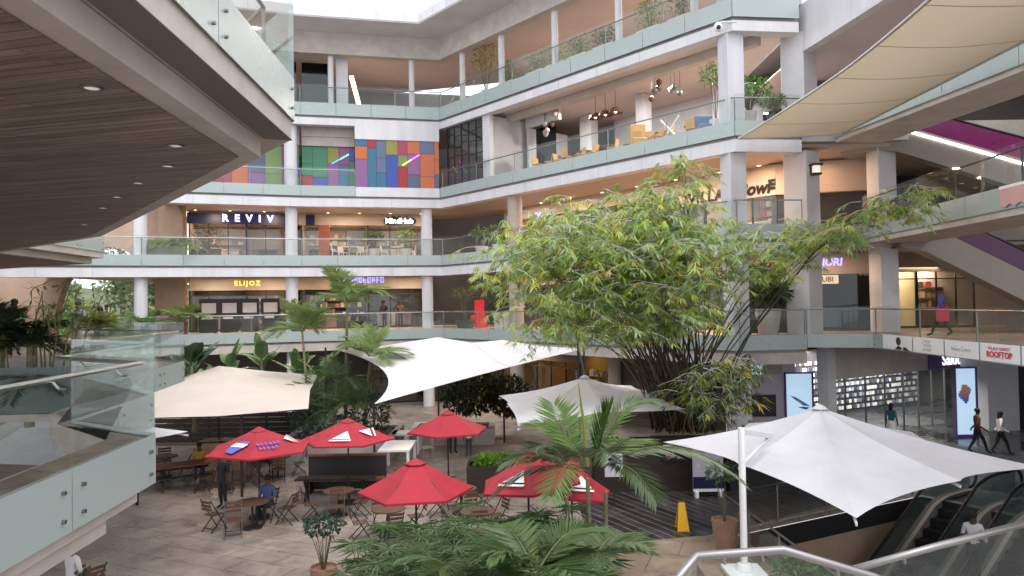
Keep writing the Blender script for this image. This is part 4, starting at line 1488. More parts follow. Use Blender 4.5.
red_umbrella("plain red umbrella nearest the stone planter wall with its thin pole showing", -2.2, 24.2, -2.05, 1.36, R_(-100))
red_umbrella("plain red umbrella standing just behind the sedge bed", -2.25, 16.6, -2.02, 1.30, R_(-112), drop=0.70)
red_umbrella("red umbrella with a white triangle, half behind palm fronds", 0.30, 16.9, -2.02, 1.25, R_(-150), [(0, "triangle")], tilt=R_(-6))
red_umbrella("red umbrella tilted to one side behind the feathery palm", 1.35, 17.6, -2.35, 1.15, R_(-100), [(0, "triangle")], tilt=R_(10))

# ------------------------------------------------------------------ cafe furniture
def folding_chair(label, loc, rz, group):
    t = local_thing("folding_chair", label, "chair", loc, rz, group)
    s = MB()
    for k in range(5):
        s.box((-0.20, -0.19 + k * 0.08, 0.445), (0.20, -0.19 + k * 0.08 + 0.06, 0.462))
    s.build("seat", "brown_wood", t)
    b = MB()
    for k in range(3):
        b.box((-0.20, 0.24 + k * 0.015, 0.60 + k * 0.10), (0.20, 0.255 + k * 0.015, 0.67 + k * 0.10))
    b.build("backrest", "brown_wood", t)
    for sx in (-0.215, 0.215):
        MB().bar((sx, -0.26, 0.0), (sx, 0.285, 0.90), 0.022, 0.022).build("leg", "dark_metal", t)
        MB().bar((sx * 0.9, 0.26, 0.0), (sx * 0.9, -0.20, 0.45), 0.022, 0.022).build("leg", "dark_metal", t)
    MB().bar((-0.215, -0.20, 0.10), (0.215, -0.20, 0.10), 0.015).bar((-0.2, 0.2, 0.10), (0.2, 0.2, 0.10), 0.015).build("stretcher", "dark_metal", t)
    return t
CG = "dark folding cafe chairs under the red umbrellas"
chair0 = folding_chair("dark folding chair beside the round table below the shield umbrella", (-8.35, 20.35, ZG), R_(150), CG)
def round_table(label, x, y, r=0.46, m="brown_wood"):
    t = thing("cafe_table", label, "table", (x, y, ZG), 0, "small round cafe tables")
    MB().lathe([(r, 0), (r, 0.03)], (x, y, ZG + 0.71), 20).build("tabletop", m, t)
    MB().tube([(x, y, ZG + 0.04), (x, y, ZG + 0.71)], 0.035, 8).build("pedestal", "dark_metal", t)
    MB().lathe([(0.28, 0.0), (0.26, 0.03), (0.04, 0.05)], (x, y, ZG + 0.002), 14).build("base", "dark_metal", t)
    return t
round_table("round brown table set under the shield umbrella", -7.35, 20.5)
round_table("round brown table under the umbrella by the long bench", -5.2, 21.6)
round_table("round brown table between the plain umbrella and the sedge bed", -1.0, 19.2)
round_table("round brown table below the umbrella with the thin pole", -2.9, 23.6)
for x, y, a, lb in ((-6.5, 20.9, -100, "dark folding chair on the far side of the round table below the shield umbrella"),
                    (-7.6, 19.75, 20, "dark folding chair with its back to the sedge bed below the shield umbrella"),
                    (-5.9, 21.2, 110, "dark folding chair at the table by the long bench, turned to the shield umbrella"),
                    (-4.5, 21.4, -95, "dark folding chair at the table by the long bench, turned to the white tables"),
                    (-5.1, 20.9, 10, "dark folding chair at the table by the long bench, its back to the court"),
                    (-1.65, 19.0, 95, "dark folding chair between two plain red umbrellas"),
                    (-0.5, 19.8, -60, "dark folding chair beside the green planter box"),
                    (-0.9, 18.5, 5, "dark folding chair pulled up behind the umbrella with a white triangle"),
                    (-3.5, 23.2, 100, "dark folding chair below the umbrella with the thin pole")):
    dup(chair0, (x, y, ZG), R_(a), lb, CG)
# dark tables and chairs added to deepen the shade behind the umbrellas
for (x, y, lb) in ((-9.8, 24.9, "added round brown table in the shade near the post of the cream sail"), (-8.6, 26.6, "added round brown table in the deep shade under the cream sail"), (-12.9, 27.0, "added round brown table under the outer half of the cream sail"), (-1.6, 21.6, "added round brown table between the thin poled umbrella and green planter"), (-3.4, 19.6, "added round brown table behind the plain umbrella by the sedge")):
    round_table(lb, x, y)
    n_ = 0
    for a in (20, 115, 200, 290):
        n_ += 1
        key_ = {-9.8: "table by the cream sail's post", -8.6: "table deep under the cream sail", -12.9: "table under the sail's outer half", -1.6: "table next to the green planter", -3.4: "table behind the plain umbrella by the sedge"}[x]
        dup(chair0, (x + 0.75 * math.cos(R_(a)), y + 0.75 * math.sin(R_(a)), ZG), R_(a - 90), "added dark folding chair drawn up to the round " + key_, CG)
# long bench with high back
b = thing("bench", "long dark timber bench with a high back behind the umbrella with white triangles", "bench", (-5.6, 24.3, ZG))
MB().box((-6.9, 24.0, ZG + 0.42), (-4.3, 24.45, ZG + 0.48)).build("seat", "red_wood", b)
MB().box((-6.9, 24.50, ZG + 0.05), (-4.3, 24.56, ZG + 1.15)).build("backrest", "black", b)
MB().box((-6.92, 24.46, ZG + 1.15), (-4.28, 24.60, ZG + 1.22)).build("top_rail", "red_wood", b)
for x in (-6.8, -4.46):
    MB().box((x, 24.02, ZG), (x + 0.08, 24.44, ZG + 0.42)).build("leg", "dark_wood", b)
t = thing("picnic_table", "long narrow timber table in front of the high backed bench", "table", (-5.6, 23.2, ZG))
MB().box((-6.9, 22.95, ZG + 0.70), (-4.4, 23.45, ZG + 0.75)).build("tabletop", "dark_wood", t)
for x in (-6.6, -4.8):
    MB().bar((x, 22.98, ZG), (x, 23.42, ZG + 0.70), 0.06).bar((x, 23.42, ZG), (x, 22.98, ZG + 0.70), 0.06).build("leg", "dark_metal", t)
# white tables and the loose chair
def white_table(label, x, y, w, d, h):
    t = thing("dining_table", label, "table", (x, y, ZG), 0, "white dining tables")
    MB().box((x - w / 2, y - d / 2, ZG + h - 0.08), (x + w / 2, y + d / 2, ZG + h)).build("tabletop", "white_gloss", t, bevel=0.008)
    for sx in (-1, 1):
        for sy in (-1, 1):
            cx, cy = x + sx * (w / 2 - 0.07), y + sy * (d / 2 - 0.07)
            MB().box((cx - 0.05, cy - 0.05, ZG), (cx + 0.05, cy + 0.05, ZG + h - 0.08)).build("leg", "white_gloss", t)
white_table("tall white dining table beside the red umbrella with triangles", -4.35, 27.3, 1.15, 1.9, 0.95)
white_table("white dining table farther back near the stone planter wall", -4.5, 30.6, 1.2, 1.0, 0.85)
t = local_thing("dining_chair", "pale wooden dining chair beside the white tables", "chair", (-3.5, 29.3, ZG), R_(-70))
MB().box((-0.22, -0.22, 0.44), (0.22, 0.22, 0.48)).build("seat", "canvas_cream", t)
MB().bar((-0.2, 0.2, 0.7), (0.2, 0.2, 0.7), 0.03, 0.25).build("backrest", "canvas_cream", t)
for sx in (-0.19, 0.19):
    for sy in (-0.19, 0.2):
        MB().box((sx - 0.02, sy - 0.02, 0), (sx + 0.02, sy + 0.02, 0.44 if sy < 0 else 0.85)).build("leg", "bulkhead_tan", t)

# planters, low walls and screens
def planter_box(name, label, x0, y0, x1, y1, h, m, z=ZG, rim=0.09):
    t = thing(name, label, "planter", ((x0 + x1) / 2, (y0 + y1) / 2, z))
    MB().box((x0, y0, z), (x1, y0 + rim, z + h)).box((x0, y1 - rim, z), (x1, y1, z + h)).box((x0, y0 + rim, z), (x0 + rim, y1 - rim, z + h)).box((x1 - rim, y0 + rim, z), (x1, y1 - rim, z + h)).build("side_wall", m, t)
    MB().box((x0 + rim, y0 + rim, z), (x1 - rim, y1 - rim, z + h - 0.1)).build("soil", "soil", t)
    return t
planter_box("timber_planter", "weathered timber planter box with bright green ground cover", -1.55, 23.4, 0.6, 24.4, 0.95, "dark_wood")
planter_box("timber_planter", "dark timber planter the tall bamboo grows from", 5.3, 26.4, 8.2, 28.6, 0.9, "dark_wood")
planter_box("timber_planter", "long dark timber box in front of the bamboo, with a picture on its side", 2.6, 23.7, 6.2, 24.9, 1.55, "dark_wood")
planter_box("stone_planter", "stone walled planter the slender palms stand in", -9.4, 28.6, -4.9, 32.6, 0.85, "grey_concrete", rim=0.25)
planter_box("stone_planter", "stone planter wall with dark shrubs below the white sail", -4.6, 31.9, -0.9, 34.0, 0.7, "beige_concrete", rim=0.25)
planter_box("stone_planter", "long planter bed of banana plants behind the cream sail", -16.5, 33.4, -8.0, 36.4, 0.8, "grey_concrete", rim=0.25)
t = thing("shade_stand_in_screen", "dark slatted screen added to stand for the shade below the cream sail", "screen", (-12, 32.9, ZG))
sl = MB()  # dark slats put in to stand for the deep shade under the sail
for k in range(9):
    sl.box((-16.5, 32.9, ZG + 0.15 + k * 0.22), (-8.6, 32.95, ZG + 0.33 + k * 0.22))
sl.build("slat_panel", "dark_wood", t)
for x in (-16.4, -13.8, -11.2, -8.7):
    MB().box((x, 32.96, ZG), (x + 0.1, 33.06, ZG + 2.2)).build("post", "dark_wood", t)
def picnic(label, x, y, a):
    t = local_thing("picnic_table", label, "table", (x, y, ZG), a)
    MB().box((-0.9, -0.4, 0.70), (0.9, 0.4, 0.76)).build("tabletop", "red_wood", t)
    for sy in (-1, 1):
        MB().box((-0.9, sy * 0.75 - 0.14, 0.42), (0.9, sy * 0.75 + 0.14, 0.46)).build("seat", "dark_wood", t)
    for sx in (-0.65, 0.65):
        MB().bar((sx, -0.8, 0), (sx, -0.25, 0.7), 0.06).bar((sx, 0.8, 0), (sx, 0.25, 0.7), 0.06).box((sx - 0.03, -0.85, 0.36), (sx + 0.03, 0.85, 0.42)).build("leg", "dark_wood", t)
picnic("red brown picnic table below the near edge of the cream sail", -11.6, 25.6, 0.5)
picnic("red brown picnic table in the shade by the added dark screen", -10.2, 30.2, 0.2)
t = thing("counter", "small bar counter with tan front under the cream sail", "counter", (-11.2, 28.0, ZG))
MB().box((-11.9, 27.8, ZG), (-10.4, 28.4, ZG + 1.05)).build("counter_body", "tan_wall", t)
MB().box((-12.0, 27.7, ZG + 1.05), (-10.3, 28.5, ZG + 1.11)).build("counter_top", "dark_wood", t)

# posters and boards by the timber planter
def board(name, label, x0, x1, y, z0, z1, m, legs=True, cat="sign"):
    t = thing(name, label, cat, ((x0 + x1) / 2, y, ZG))
    MB().box((x0, y, z0), (x1, y + 0.03, z1)).build("panel", m, t)
    if legs:
        MB().bar(((x0 + x1) / 2, y + 0.05, ZG), ((x0 + x1) / 2, y + 0.05, z1), 0.035).build("post", "dark_metal", t)
    return t
t = board("poster", "lilac flower poster on a stick in front of the dark timber planter", 2.72, 3.26, 22.2, -3.85, -3.12, "lilac_wall")
fl = MB()
r_ = random.Random(8)
for k in range(26):
    a, rr_ = r_.random() * 6.28, r_.random() * 0.22
    cx, cz = 2.99 + rr_ * math.cos(a), -3.47 + rr_ * math.sin(a) * 1.2
    s = 0.02 + 0.03 * r_.random()
    fl.box((cx - s, 22.192, cz - s), (cx + s, 22.199, cz + s), 0, r_.choice([(0.10, 0.07, 0.20), (0.25, 0.18, 0.36), (0.15, 0.15, 0.18)]))
fl.build("flower_print", "multi", t)
t = board("poster", "dark red picture on the side of the timber planter", 4.75, 5.4, 23.62, -3.72, -3.15, "sign_dark", legs=False)
fl = MB()
for k in range(22):
    cx, cz = 4.8 + r_.random() * 0.5, -3.66 + r_.random() * 0.42
    fl.box((cx, 23.612, cz), (cx + 0.08, 23.619, cz + 0.07), 0, r_.choice([(0.30, 0.08, 0.10), (0.38, 0.2, 0.22), (0.16, 0.05, 0.08), (0.3, 0.26, 0.28)]))
fl.build("picture_print", "multi", t)
t = thing("display_board", "pale lilac notice board with six small icons over a navy band", "sign", (6.0, 22.9, ZG))
MB().box((5.55, 22.9, -4.50), (6.5, 22.95, -2.95)).build("panel", "lilac_wall", t)
MB().box((5.55, 22.885, -4.42), (6.5, 22.898, -4.06)).build("navy_band", "purple_board_dark" if "purple_board_dark" in M else "sign_navy", t)
MB().box((5.55, 22.885, -4.52), (6.5, 22.96, -4.44)).box((5.6, 22.8, ZG), (5.7, 23.05, -4.52)).box((6.35, 22.8, ZG), (6.45, 23.05, -4.52)).build("foot", "white_gloss", t)
ic = MB()
for i in range(3):
    for j in range(2):
        cx, cz = 5.72 + i * 0.30, -3.32 - j * 0.42
        ic.lathe([(0.0, -0.006), (0.055, 0.0)], (0, 0, 0), 8) if False else None
        ic.box((cx - 0.05, 22.888, cz - 0.06), (cx + 0.05, 22.898, cz + 0.08))
        ic.box((cx - 0.09, 22.888, cz - 0.15), (cx + 0.09, 22.898, cz - 0.12))
ic.build("icon", "grey_paint", t)
# kiosk in the shade of the big umbrella
t = thing("kiosk", "dark low kiosk counter shaded by the big white umbrella", "kiosk", (8.6, 24.2, ZG))
MB().box((6.9, 23.6, ZG), (11.2, 24.6, ZG + 1.0)).build("counter_body", "black", t)
MB().box((6.8, 23.5, ZG + 1.0), (11.3, 24.7, ZG + 1.06)).build("counter_top", "dark_wood", t)
for (x, c_, lb) in ((7.3, (0.7, 0.45, 0.03), "yellow bag on the dark kiosk counter"), (8.2, (0.25, 0.24, 0.24), "grey bag on the dark kiosk counter"), (8.7, (0.5, 0.36, 0.34), "pinkish bag on the dark kiosk counter")):
    k = MB()
    k.lathe([(0.10, 0), (0.2, 0.05), (0.19, 0.2), (0.09, 0.3), (0.02, 0.33)], (x, 23.95, ZG + 1.062), 8, 0, c_)
    tag(k.build("bag", "multi"), lb, "bag")
k = MB().pbox((9.0, 23.42, ZG + 0.15), (0.75, 0, 0), (0, 0.03, 0), (0, 0, 0.88), 0, (0.16, 0.26, 0.5))
tag(k.build("cloth", "multi"), "blue cloth hanging on the kiosk front under the big umbrella", "cloth")
# wet floor sign
t = thing("floor_sign", "yellow folding wet floor sign standing on the dark deck", "sign", (4.45, 19.75, ZG))
for sy in (-1, 1):
    MB().add([(4.30, 19.75 + sy * 0.20, ZG + 0.005), (4.62, 19.75 + sy * 0.20, ZG + 0.005), (4.54, 19.75 + sy * 0.02, ZG + 0.72), (4.38, 19.75 + sy * 0.02, ZG + 0.72),
              (4.30, 19.75 + sy * 0.17, ZG + 0.005), (4.62, 19.75 + sy * 0.17, ZG + 0.005), (4.54, 19.75 + sy * 0.005, ZG + 0.72), (4.38, 19.75 + sy * 0.005, ZG + 0.72)],
             [(0, 1, 2, 3), (4, 5, 6, 7), (0, 1, 5, 4), (1, 2, 6, 5), (2, 3, 7, 6), (3, 0, 4, 7)]).build("panel", "yellow_plastic", t)
# near handrails at the foot of the picture
def near_rail(label, pts, posts, z0):
    t = thing("glass_railing", label, "railing", (*pts[0][:2], z0))
    MB().tube(pts, 0.027, 12).build("handrail", "steel", t, smooth=True)
    for i in range(len(pts) - 1):
        a, b = Vector(pts[i]), Vector(pts[i + 1])
        dn = Vector((0, 0, -1.0))
        o = Vector((0, 0.12, -0.03))
        MB().add([a + o, b + o, b + o + dn, a + o + dn, a + o + Vector((0, .012, 0)), b + o + Vector((0, .012, 0)), b + o + dn + Vector((0, .012, 0)), a + o + dn + Vector((0, .012, 0))],
                 [(0, 1, 2, 3), (4, 5, 6, 7), (0, 1, 5, 4), (2, 3, 7, 6), (1, 2, 6, 5), (3, 0, 4, 7)]).build("glass_panel", "clear_glass", t)
    for f_ in posts:
        i = min(int(f_), len(pts) - 2)
        p = Vector(pts[i]).lerp(Vector(pts[i + 1]), f_ - i)
        MB().tube([p, p + Vector((0.03, 0.05, -0.08)), p + Vector((0.05, 0.125, -0.08))], 0.010, 6).build("rail_bracket", "steel", t)
    return t
near_rail("bent steel handrail on clear glass at the foot of the stair landing", [(0.86, 4.4, -0.33), (1.16, 4.75, -0.20), (1.72, 4.75, -0.17), (2.30, 4.75, -0.35), (2.9, 4.75, -0.62)], (0.5, 1.3, 1.75, 2.6), -1.4)
near_rail("straight steel handrail in front of the escalators", [(2.55, 5.6, -0.62), (3.3, 5.75, -0.50), (4.4, 6.0, -0.36)], (0.6, 1.4), -1.5)
t = thing("stair_landing", "stone stair landing carrying the near steel handrails", "landing", (2.5, 4, ZG))
MB().box((0.6, 2.2, -1.75), (5.0, 6.4, -1.35)).build("slab", "beige_concrete", t)
MB().box((0.7, 2.3, ZG), (4.9, 3.0, -1.75)).build("support_wall", "beige_concrete", t)
# ------------------------------------------------------------------ plants
class Leaves:
    """Collects many small leaves as folded diamonds."""
    def __init__(s):
        s.b, s.d, s.n, s.l, s.w, s.c = [], [], [], [], [], []

    def add(s, b, d, n, l, w, c):
        s.b.append(b); s.d.append(d); s.n.append(n); s.l.append(l); s.w.append(w); s.c.append(c)

    def into(s, name, m, parent, off=None, mid=0.4, droop=0.0):
        b = np.array(s.b, dtype=np.float64).reshape(-1, 3)
        d = np.array(s.d, dtype=np.float64).reshape(-1, 3)
        d /= np.linalg.norm(d, axis=1, keepdims=True) + 1e-9
        nn = np.array(s.n, dtype=np.float64).reshape(-1, 3)
        sd = np.cross(d, nn)
        sd /= np.linalg.norm(sd, axis=1, keepdims=True) + 1e-9
        up = np.cross(sd, d)
        l = np.array(s.l)[:, None]
        w = np.array(s.w)[:, None]
        mp = b + d * l * mid
        tip = b + d * l + np.array([0, 0, -1.0]) * l * droop
        lf = mp + sd * w * 0.5 + up * w * 0.18
        rt = mp - sd * w * 0.5 + up * w * 0.18
        k = len(b)
        v = np.stack([b, lf, tip, rt], axis=1).reshape(-1, 3)
        if off is not None:
            v = v - np.array(off)
        idx = np.arange(k)[:, None] * 4
        tri = np.concatenate([idx + np.array([[0, 2, 1]]), idx + np.array([[0, 3, 2]])], axis=1).reshape(-1)
        me = bpy.data.meshes.new(name)
        me.vertices.add(len(v))
        me.vertices.foreach_set("co", v.reshape(-1).astype(np.float32))
        me.loops.add(len(tri))
        me.loops.foreach_set("vertex_index", tri.astype(np.int32))
        nf = 2 * k
        me.polygons.add(nf)
        me.polygons.foreach_set("loop_start", np.arange(0, nf * 3, 3, dtype=np.int32))
        me.update(calc_edges=True)
        me.materials.append(M[m])
        ca = me.color_attributes.new("col", 'FLOAT_COLOR', 'CORNER')
        cc = np.concatenate([np.array(s.c, dtype=np.float32), np.ones((k, 1), np.float32)], axis=1)
        ca.data.foreach_set("color", np.repeat(cc, 6, axis=0).reshape(-1))
        o = bpy.data.objects.new(name, me)
        col.objects.link(o)
        if parent:
            o.parent = parent
        WL[o] = Vector((0, 0, 0))
        return o

PR = random.Random(21)
def vary(c, a=0.25, r=PR):
    k = 1 + r.uniform(-a, a)
    return (c[0] * k * r.uniform(0.92, 1.08), c[1] * k, c[2] * k * r.uniform(0.9, 1.1))

def rand_unit(r=PR):
    while True:
        v = Vector((r.uniform(-1, 1), r.uniform(-1, 1), r.uniform(-1, 1)))
        if 0.1 < v.length < 1:
            return v.normalized()

# ---- the tall bamboo
BX, BY = 6.5, 27.4
bam = thing("bamboo", "tall bamboo clump arching over the court, pale green leaf sprays with yellow ones", "bamboo", (BX, BY, ZG))
boff = (BX, BY, ZG)
BL = [((0.95, 24.0, 2.7), (2.3, 2.3, 2.0), 400), ((3.2, 24.0, 3.3), (2.7, 2.6, 2.1), 640), ((5.4, 24.0, 2.9), (2.3, 2.4, 1.85), 450), ((5.65, 24.1, 5.3), (0.7, 0.7, 1.3), 85), ((4.6, 24.0, 4.6), (1.0, 1.0, 1.0), 70),
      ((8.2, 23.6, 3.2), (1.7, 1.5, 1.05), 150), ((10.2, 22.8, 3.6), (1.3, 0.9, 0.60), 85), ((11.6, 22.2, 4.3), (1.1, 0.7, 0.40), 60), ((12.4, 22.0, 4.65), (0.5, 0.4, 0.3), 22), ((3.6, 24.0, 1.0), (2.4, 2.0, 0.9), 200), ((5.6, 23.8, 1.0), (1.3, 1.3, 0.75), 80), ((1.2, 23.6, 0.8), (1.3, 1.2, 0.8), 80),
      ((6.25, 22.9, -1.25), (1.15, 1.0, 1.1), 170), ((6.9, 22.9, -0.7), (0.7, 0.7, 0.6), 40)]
culms, lv = MB(), Leaves()
GRN = [(0.40, 0.50, 0.10), (0.29, 0.42, 0.075), (0.52, 0.58, 0.15), (0.20, 0.33, 0.07), (0.30, 0.44, 0.14), (0.44, 0.52, 0.27), (0.36, 0.46, 0.22)]
YEL = (0.50, 0.42, 0.09)
def spray(p, tone, lowdark=False):
    """a drooping twig with fans of leaves"""
    az = PR.uniform(0, 6.283)
    tw = Vector((math.cos(az), math.sin(az), PR.uniform(-0.2, 0.35)))
    L = PR.uniform(0.45, 0.95)
    pts = [p + tw * L * t + Vector((0, 0, -0.38)) * t * t * L for t in (0, 0.5, 1.0)]
    culms.tube(pts, [0.010, 0.007, 0.004], 4, 0, caps=False)
    for f_ in (0.35, 0.7, 1.0):
        if PR.random() < 0.12:
            continue
        c0 = p + tw * L * f_ + Vector((0, 0, -0.38)) * f_ * f_ * L
        yellow = PR.random() < 0.14
        base_az = az + PR.uniform(-0.8, 0.8)
        for q in range(PR.randint(5, 8)):
            a = base_az + (q - 3) * 0.36 + PR.uniform(-0.15, 0.15)
            dz = PR.uniform(-1.3, -0.25)
            d = Vector((math.cos(a), math.sin(a), dz))
            c = vary(YEL, 0.2) if (yellow and PR.random() < 0.8) else vary(tone, 0.22)
            lv.add(c0 + rand_unit() * 0.03, d, Vector((PR.uniform(-.4, .4), PR.uniform(-.4, .4), 1)), PR.uniform(0.22, 0.44), PR.uniform(0.036, 0.066), c)
for (ctr, rad, n) in BL:
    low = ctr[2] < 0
    nc = max(2, n // 26)
    tops = []
    for k in range(nc):
        u = rand_unit() * (PR.random() ** 0.4)
        t = Vector((ctr[0] + u.x * rad[0] * 0.8, ctr[1] + u.y * rad[1] * 0.8, ctr[2] + abs(u.z) * rad[2] * 0.75))
        b0 = Vector((BX + PR.uniform(-1.3, 0.9), BY + PR.uniform(-0.8, 0.8), ZG + 1.3))
        h = t.z - b0.z
        c1 = Vector((b0.x + (t.x - b0.x) * 0.28, b0.y + (t.y - b0.y) * 0.28, b0.z + h * 0.72))
        pts = []
        for i in range(11):
            s = i / 10
            pts.append(b0 * (1 - s) ** 2 + c1 * 2 * s * (1 - s) + t * s * s)
        cc = PR.choice(((0.055, 0.05, 0.028), (0.09, 0.08, 0.035), (0.035, 0.03, 0.022), (0.14, 0.10, 0.04)))
        culms.tube(pts, [0.034 - 0.0026 * i for i in range(11)], 5, 0, cc, caps=False)
        tops.append(pts)
    for k in range(n):
        tone = PR.choice(GRN)
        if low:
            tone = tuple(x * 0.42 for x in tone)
        if PR.random() < 0.35:
            pts = PR.choice(tops)
            s = PR.uniform(0.62, 1.0) * 10
            i = min(9, int(s))
            p = pts[i].lerp(pts[i + 1], s - i)
            q = Vector(((p.x - ctr[0]) / rad[0], (p.y - ctr[1]) / rad[1], (p.z - ctr[2]) / rad[2]))
            if q.length > 1.15:
                continue
        else:
            u = rand_unit() * (PR.random() ** 0.45)
            p = Vector((ctr[0] + u.x * rad[0], ctr[1] + u.y * rad[1], ctr[2] + u.z * rad[2]))
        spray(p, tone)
for k in range(16):         # bare canes fanning up out of the planter
    a = PR.uniform(-1.2, 1.2)
    b0 = Vector((BX + PR.uniform(-1.0, 0.8), BY + PR.uniform(-0.7, 0.7), ZG + 1.3))
    t = Vector((b0.x + a * 2.6, b0.y + PR.uniform(-1, 1), PR.uniform(0.6, 3.0)))
    pts = [b0.lerp(t, i / 6) + Vector((a * -0.5, 0, 0.3)) * 4 * (i / 6) * (1 - i / 6) * 0.5 for i in range(7)]
    culms.tube(pts, [0.032 - 0.003 * i for i in range(7)], 5, 0, PR.choice(((0.035, 0.03, 0.022), (0.10, 0.075, 0.03))), caps=False)
# one dark cane that leans out to the side
culms.tube([(6.3, 24.2, -2.6), (6.9, 24.1, -1.2), (7.6, 24.0, 0.1), (8.6, 23.7, 1.4), (9.6, 23.2, 2.9), (11.2, 22.4, 4.2)], [0.05, 0.045, 0.04, 0.03, 0.02, 0.01], 6, 0, (0.03, 0.025, 0.02), caps=False)
WL[bam] = Vector(boff)
mat("multi_matte", (0.5, 0.5, 0.5), 0.7, attr=True)
culms.build("cane", "multi_matte", bam)
lv.into("foliage", "leaf", bam, boff)

# ---- palms
def frond(lv, st, base, az, elev, L, droop, nl, ll, tone, w=0.035, stem_c=(0.12, 0.14, 0.05), r0=0.018, vee=0.9, start=0.18, hang=0.35):
    d = Vector((math.cos(az) * math.cos(elev), math.sin(az) * math.cos(elev), math.sin(elev)))
    pts = []
    for i in range(13):
        t = i / 12
        pts.append(Vector(base) + d * L * t + Vector((0, 0, -1)) * droop * L * t * t)
    st.tube(pts, [r0 * (1 - 0.8 * i / 12) for i in range(13)], 5, 0, stem_c, caps=False)
    side0 = Vector((-math.sin(az), math.cos(az), 0))
    for k in range(nl):
        t = start + (1 - start) * k / (nl - 1)
        f_ = t * 12
        i = min(11, int(f_))
        p = pts[i].lerp(pts[i + 1], f_ - i)
        tan = (pts[i + 1] - pts[i]).normalized()
        up = side0.cross(tan) * -1
        if up.z < 0:
            up = -up
        ln = ll * (0.45 + 0.9 * math.sin(math.pi * min(1, 0.12 + 0.82 * t)) ** 0.8) * PR.uniform(0.88, 1.1)
        fw = 0.55 + 0.5 * t
        for sg in (-1, 1):
            dd = (side0 * sg * vee + tan * fw + up * 0.30 + Vector((0, 0, -hang)) + rand_unit() * 0.08).normalized()
            lv.add(p, dd, up + side0 * sg * 0.3, ln, w, vary(tone, 0.2))

def palm(label, base, stems, fr, height_vary, L, ll, nl, tone, droop=(0.35, 0.7), group=None, elev=(0.5, 1.35), w=0.035, r=0.05, vee=0.9, hang=0.35, name="palm_tree", fan=None, spread=0.35, trunk_c=(0.20, 0.19, 0.10)):
    t = thing(name, label, "palm", base, 0, group)
    st, lv = MB(), Leaves()
    B = Vector(base)
    for (dx, dy, h) in stems:
        b0 = B + Vector((dx * 0.3, dy * 0.3, 0))
        top = B + Vector((dx, dy, h))
        mid = b0.lerp(top, 0.5) + Vector((dx * -0.05, dy * -0.05, 0))
        trunk = MB()
        trunk.tube([b0, b0.lerp(mid, 0.5), mid, mid.lerp(top, 0.5), top], [r, r * 0.9, r * 0.8, r * 0.75, r * 0.6], 8, 0)
        trunk.build("trunk", "palm_stem", t)
        a0 = PR.uniform(0, 6.28)
        for k in range(fr):
            az = a0 + k * 2.399 + PR.uniform(-0.25, 0.25)
            el = elev[0] + (elev[1] - elev[0]) * ((k * 0.618) % 1.0)
            frond(lv, st, top, az, el, L * PR.uniform(0.8, 1.1), PR.uniform(*droop) * (1.0 if el < 1.1 else 0.7), nl, ll, tone, w, vee=vee, hang=hang)
    st.build("frond_stem", "multi_matte", t)
    lv.into("crown", "leaf", t, base)
    return t
G1 = (0.15, 0.25, 0.075)
G2 = (0.075, 0.125, 0.045)
G3 = (0.23, 0.32, 0.11)
PG = "slender palms in the stone planter"
palm("tallest slender palm in the stone planter, with bright feathery crown", (-7.2, 31.0, ZG + 0.7), [(0.2, 0.0, 5.6)], 17, 0, 2.3, 0.66, 28, G3, group=PG, r=0.09, w=0.05)
palm("slender palm with a lower crown reaching toward the white column", (-8.3, 30.2, ZG + 0.7), [(-0.4, 0.0, 4.4)], 16, 0, 2.1, 0.62, 26, G3, group=PG, r=0.07, w=0.05)
palm("slender palm leaning toward the peak of the white sail", (-6.4, 30.4, ZG + 0.7), [(0.5, -0.2, 3.3)], 14, 0, 2.0, 0.6, 26, G3, group=PG, r=0.07, w=0.05)
palm("low dark green palm at the foot of the slender palms", (-7.4, 29.4, ZG + 0.7), [(0.3, -0.2, 1.2), (-0.7, 0.1, 1.6), (1.1, 0.3, 1.3), (0.2, 0.4, 2.3), (-0.3, 0.3, 0.7)], 8, 0, 1.7, 0.5, 22, G2, group=PG, r=0.05)

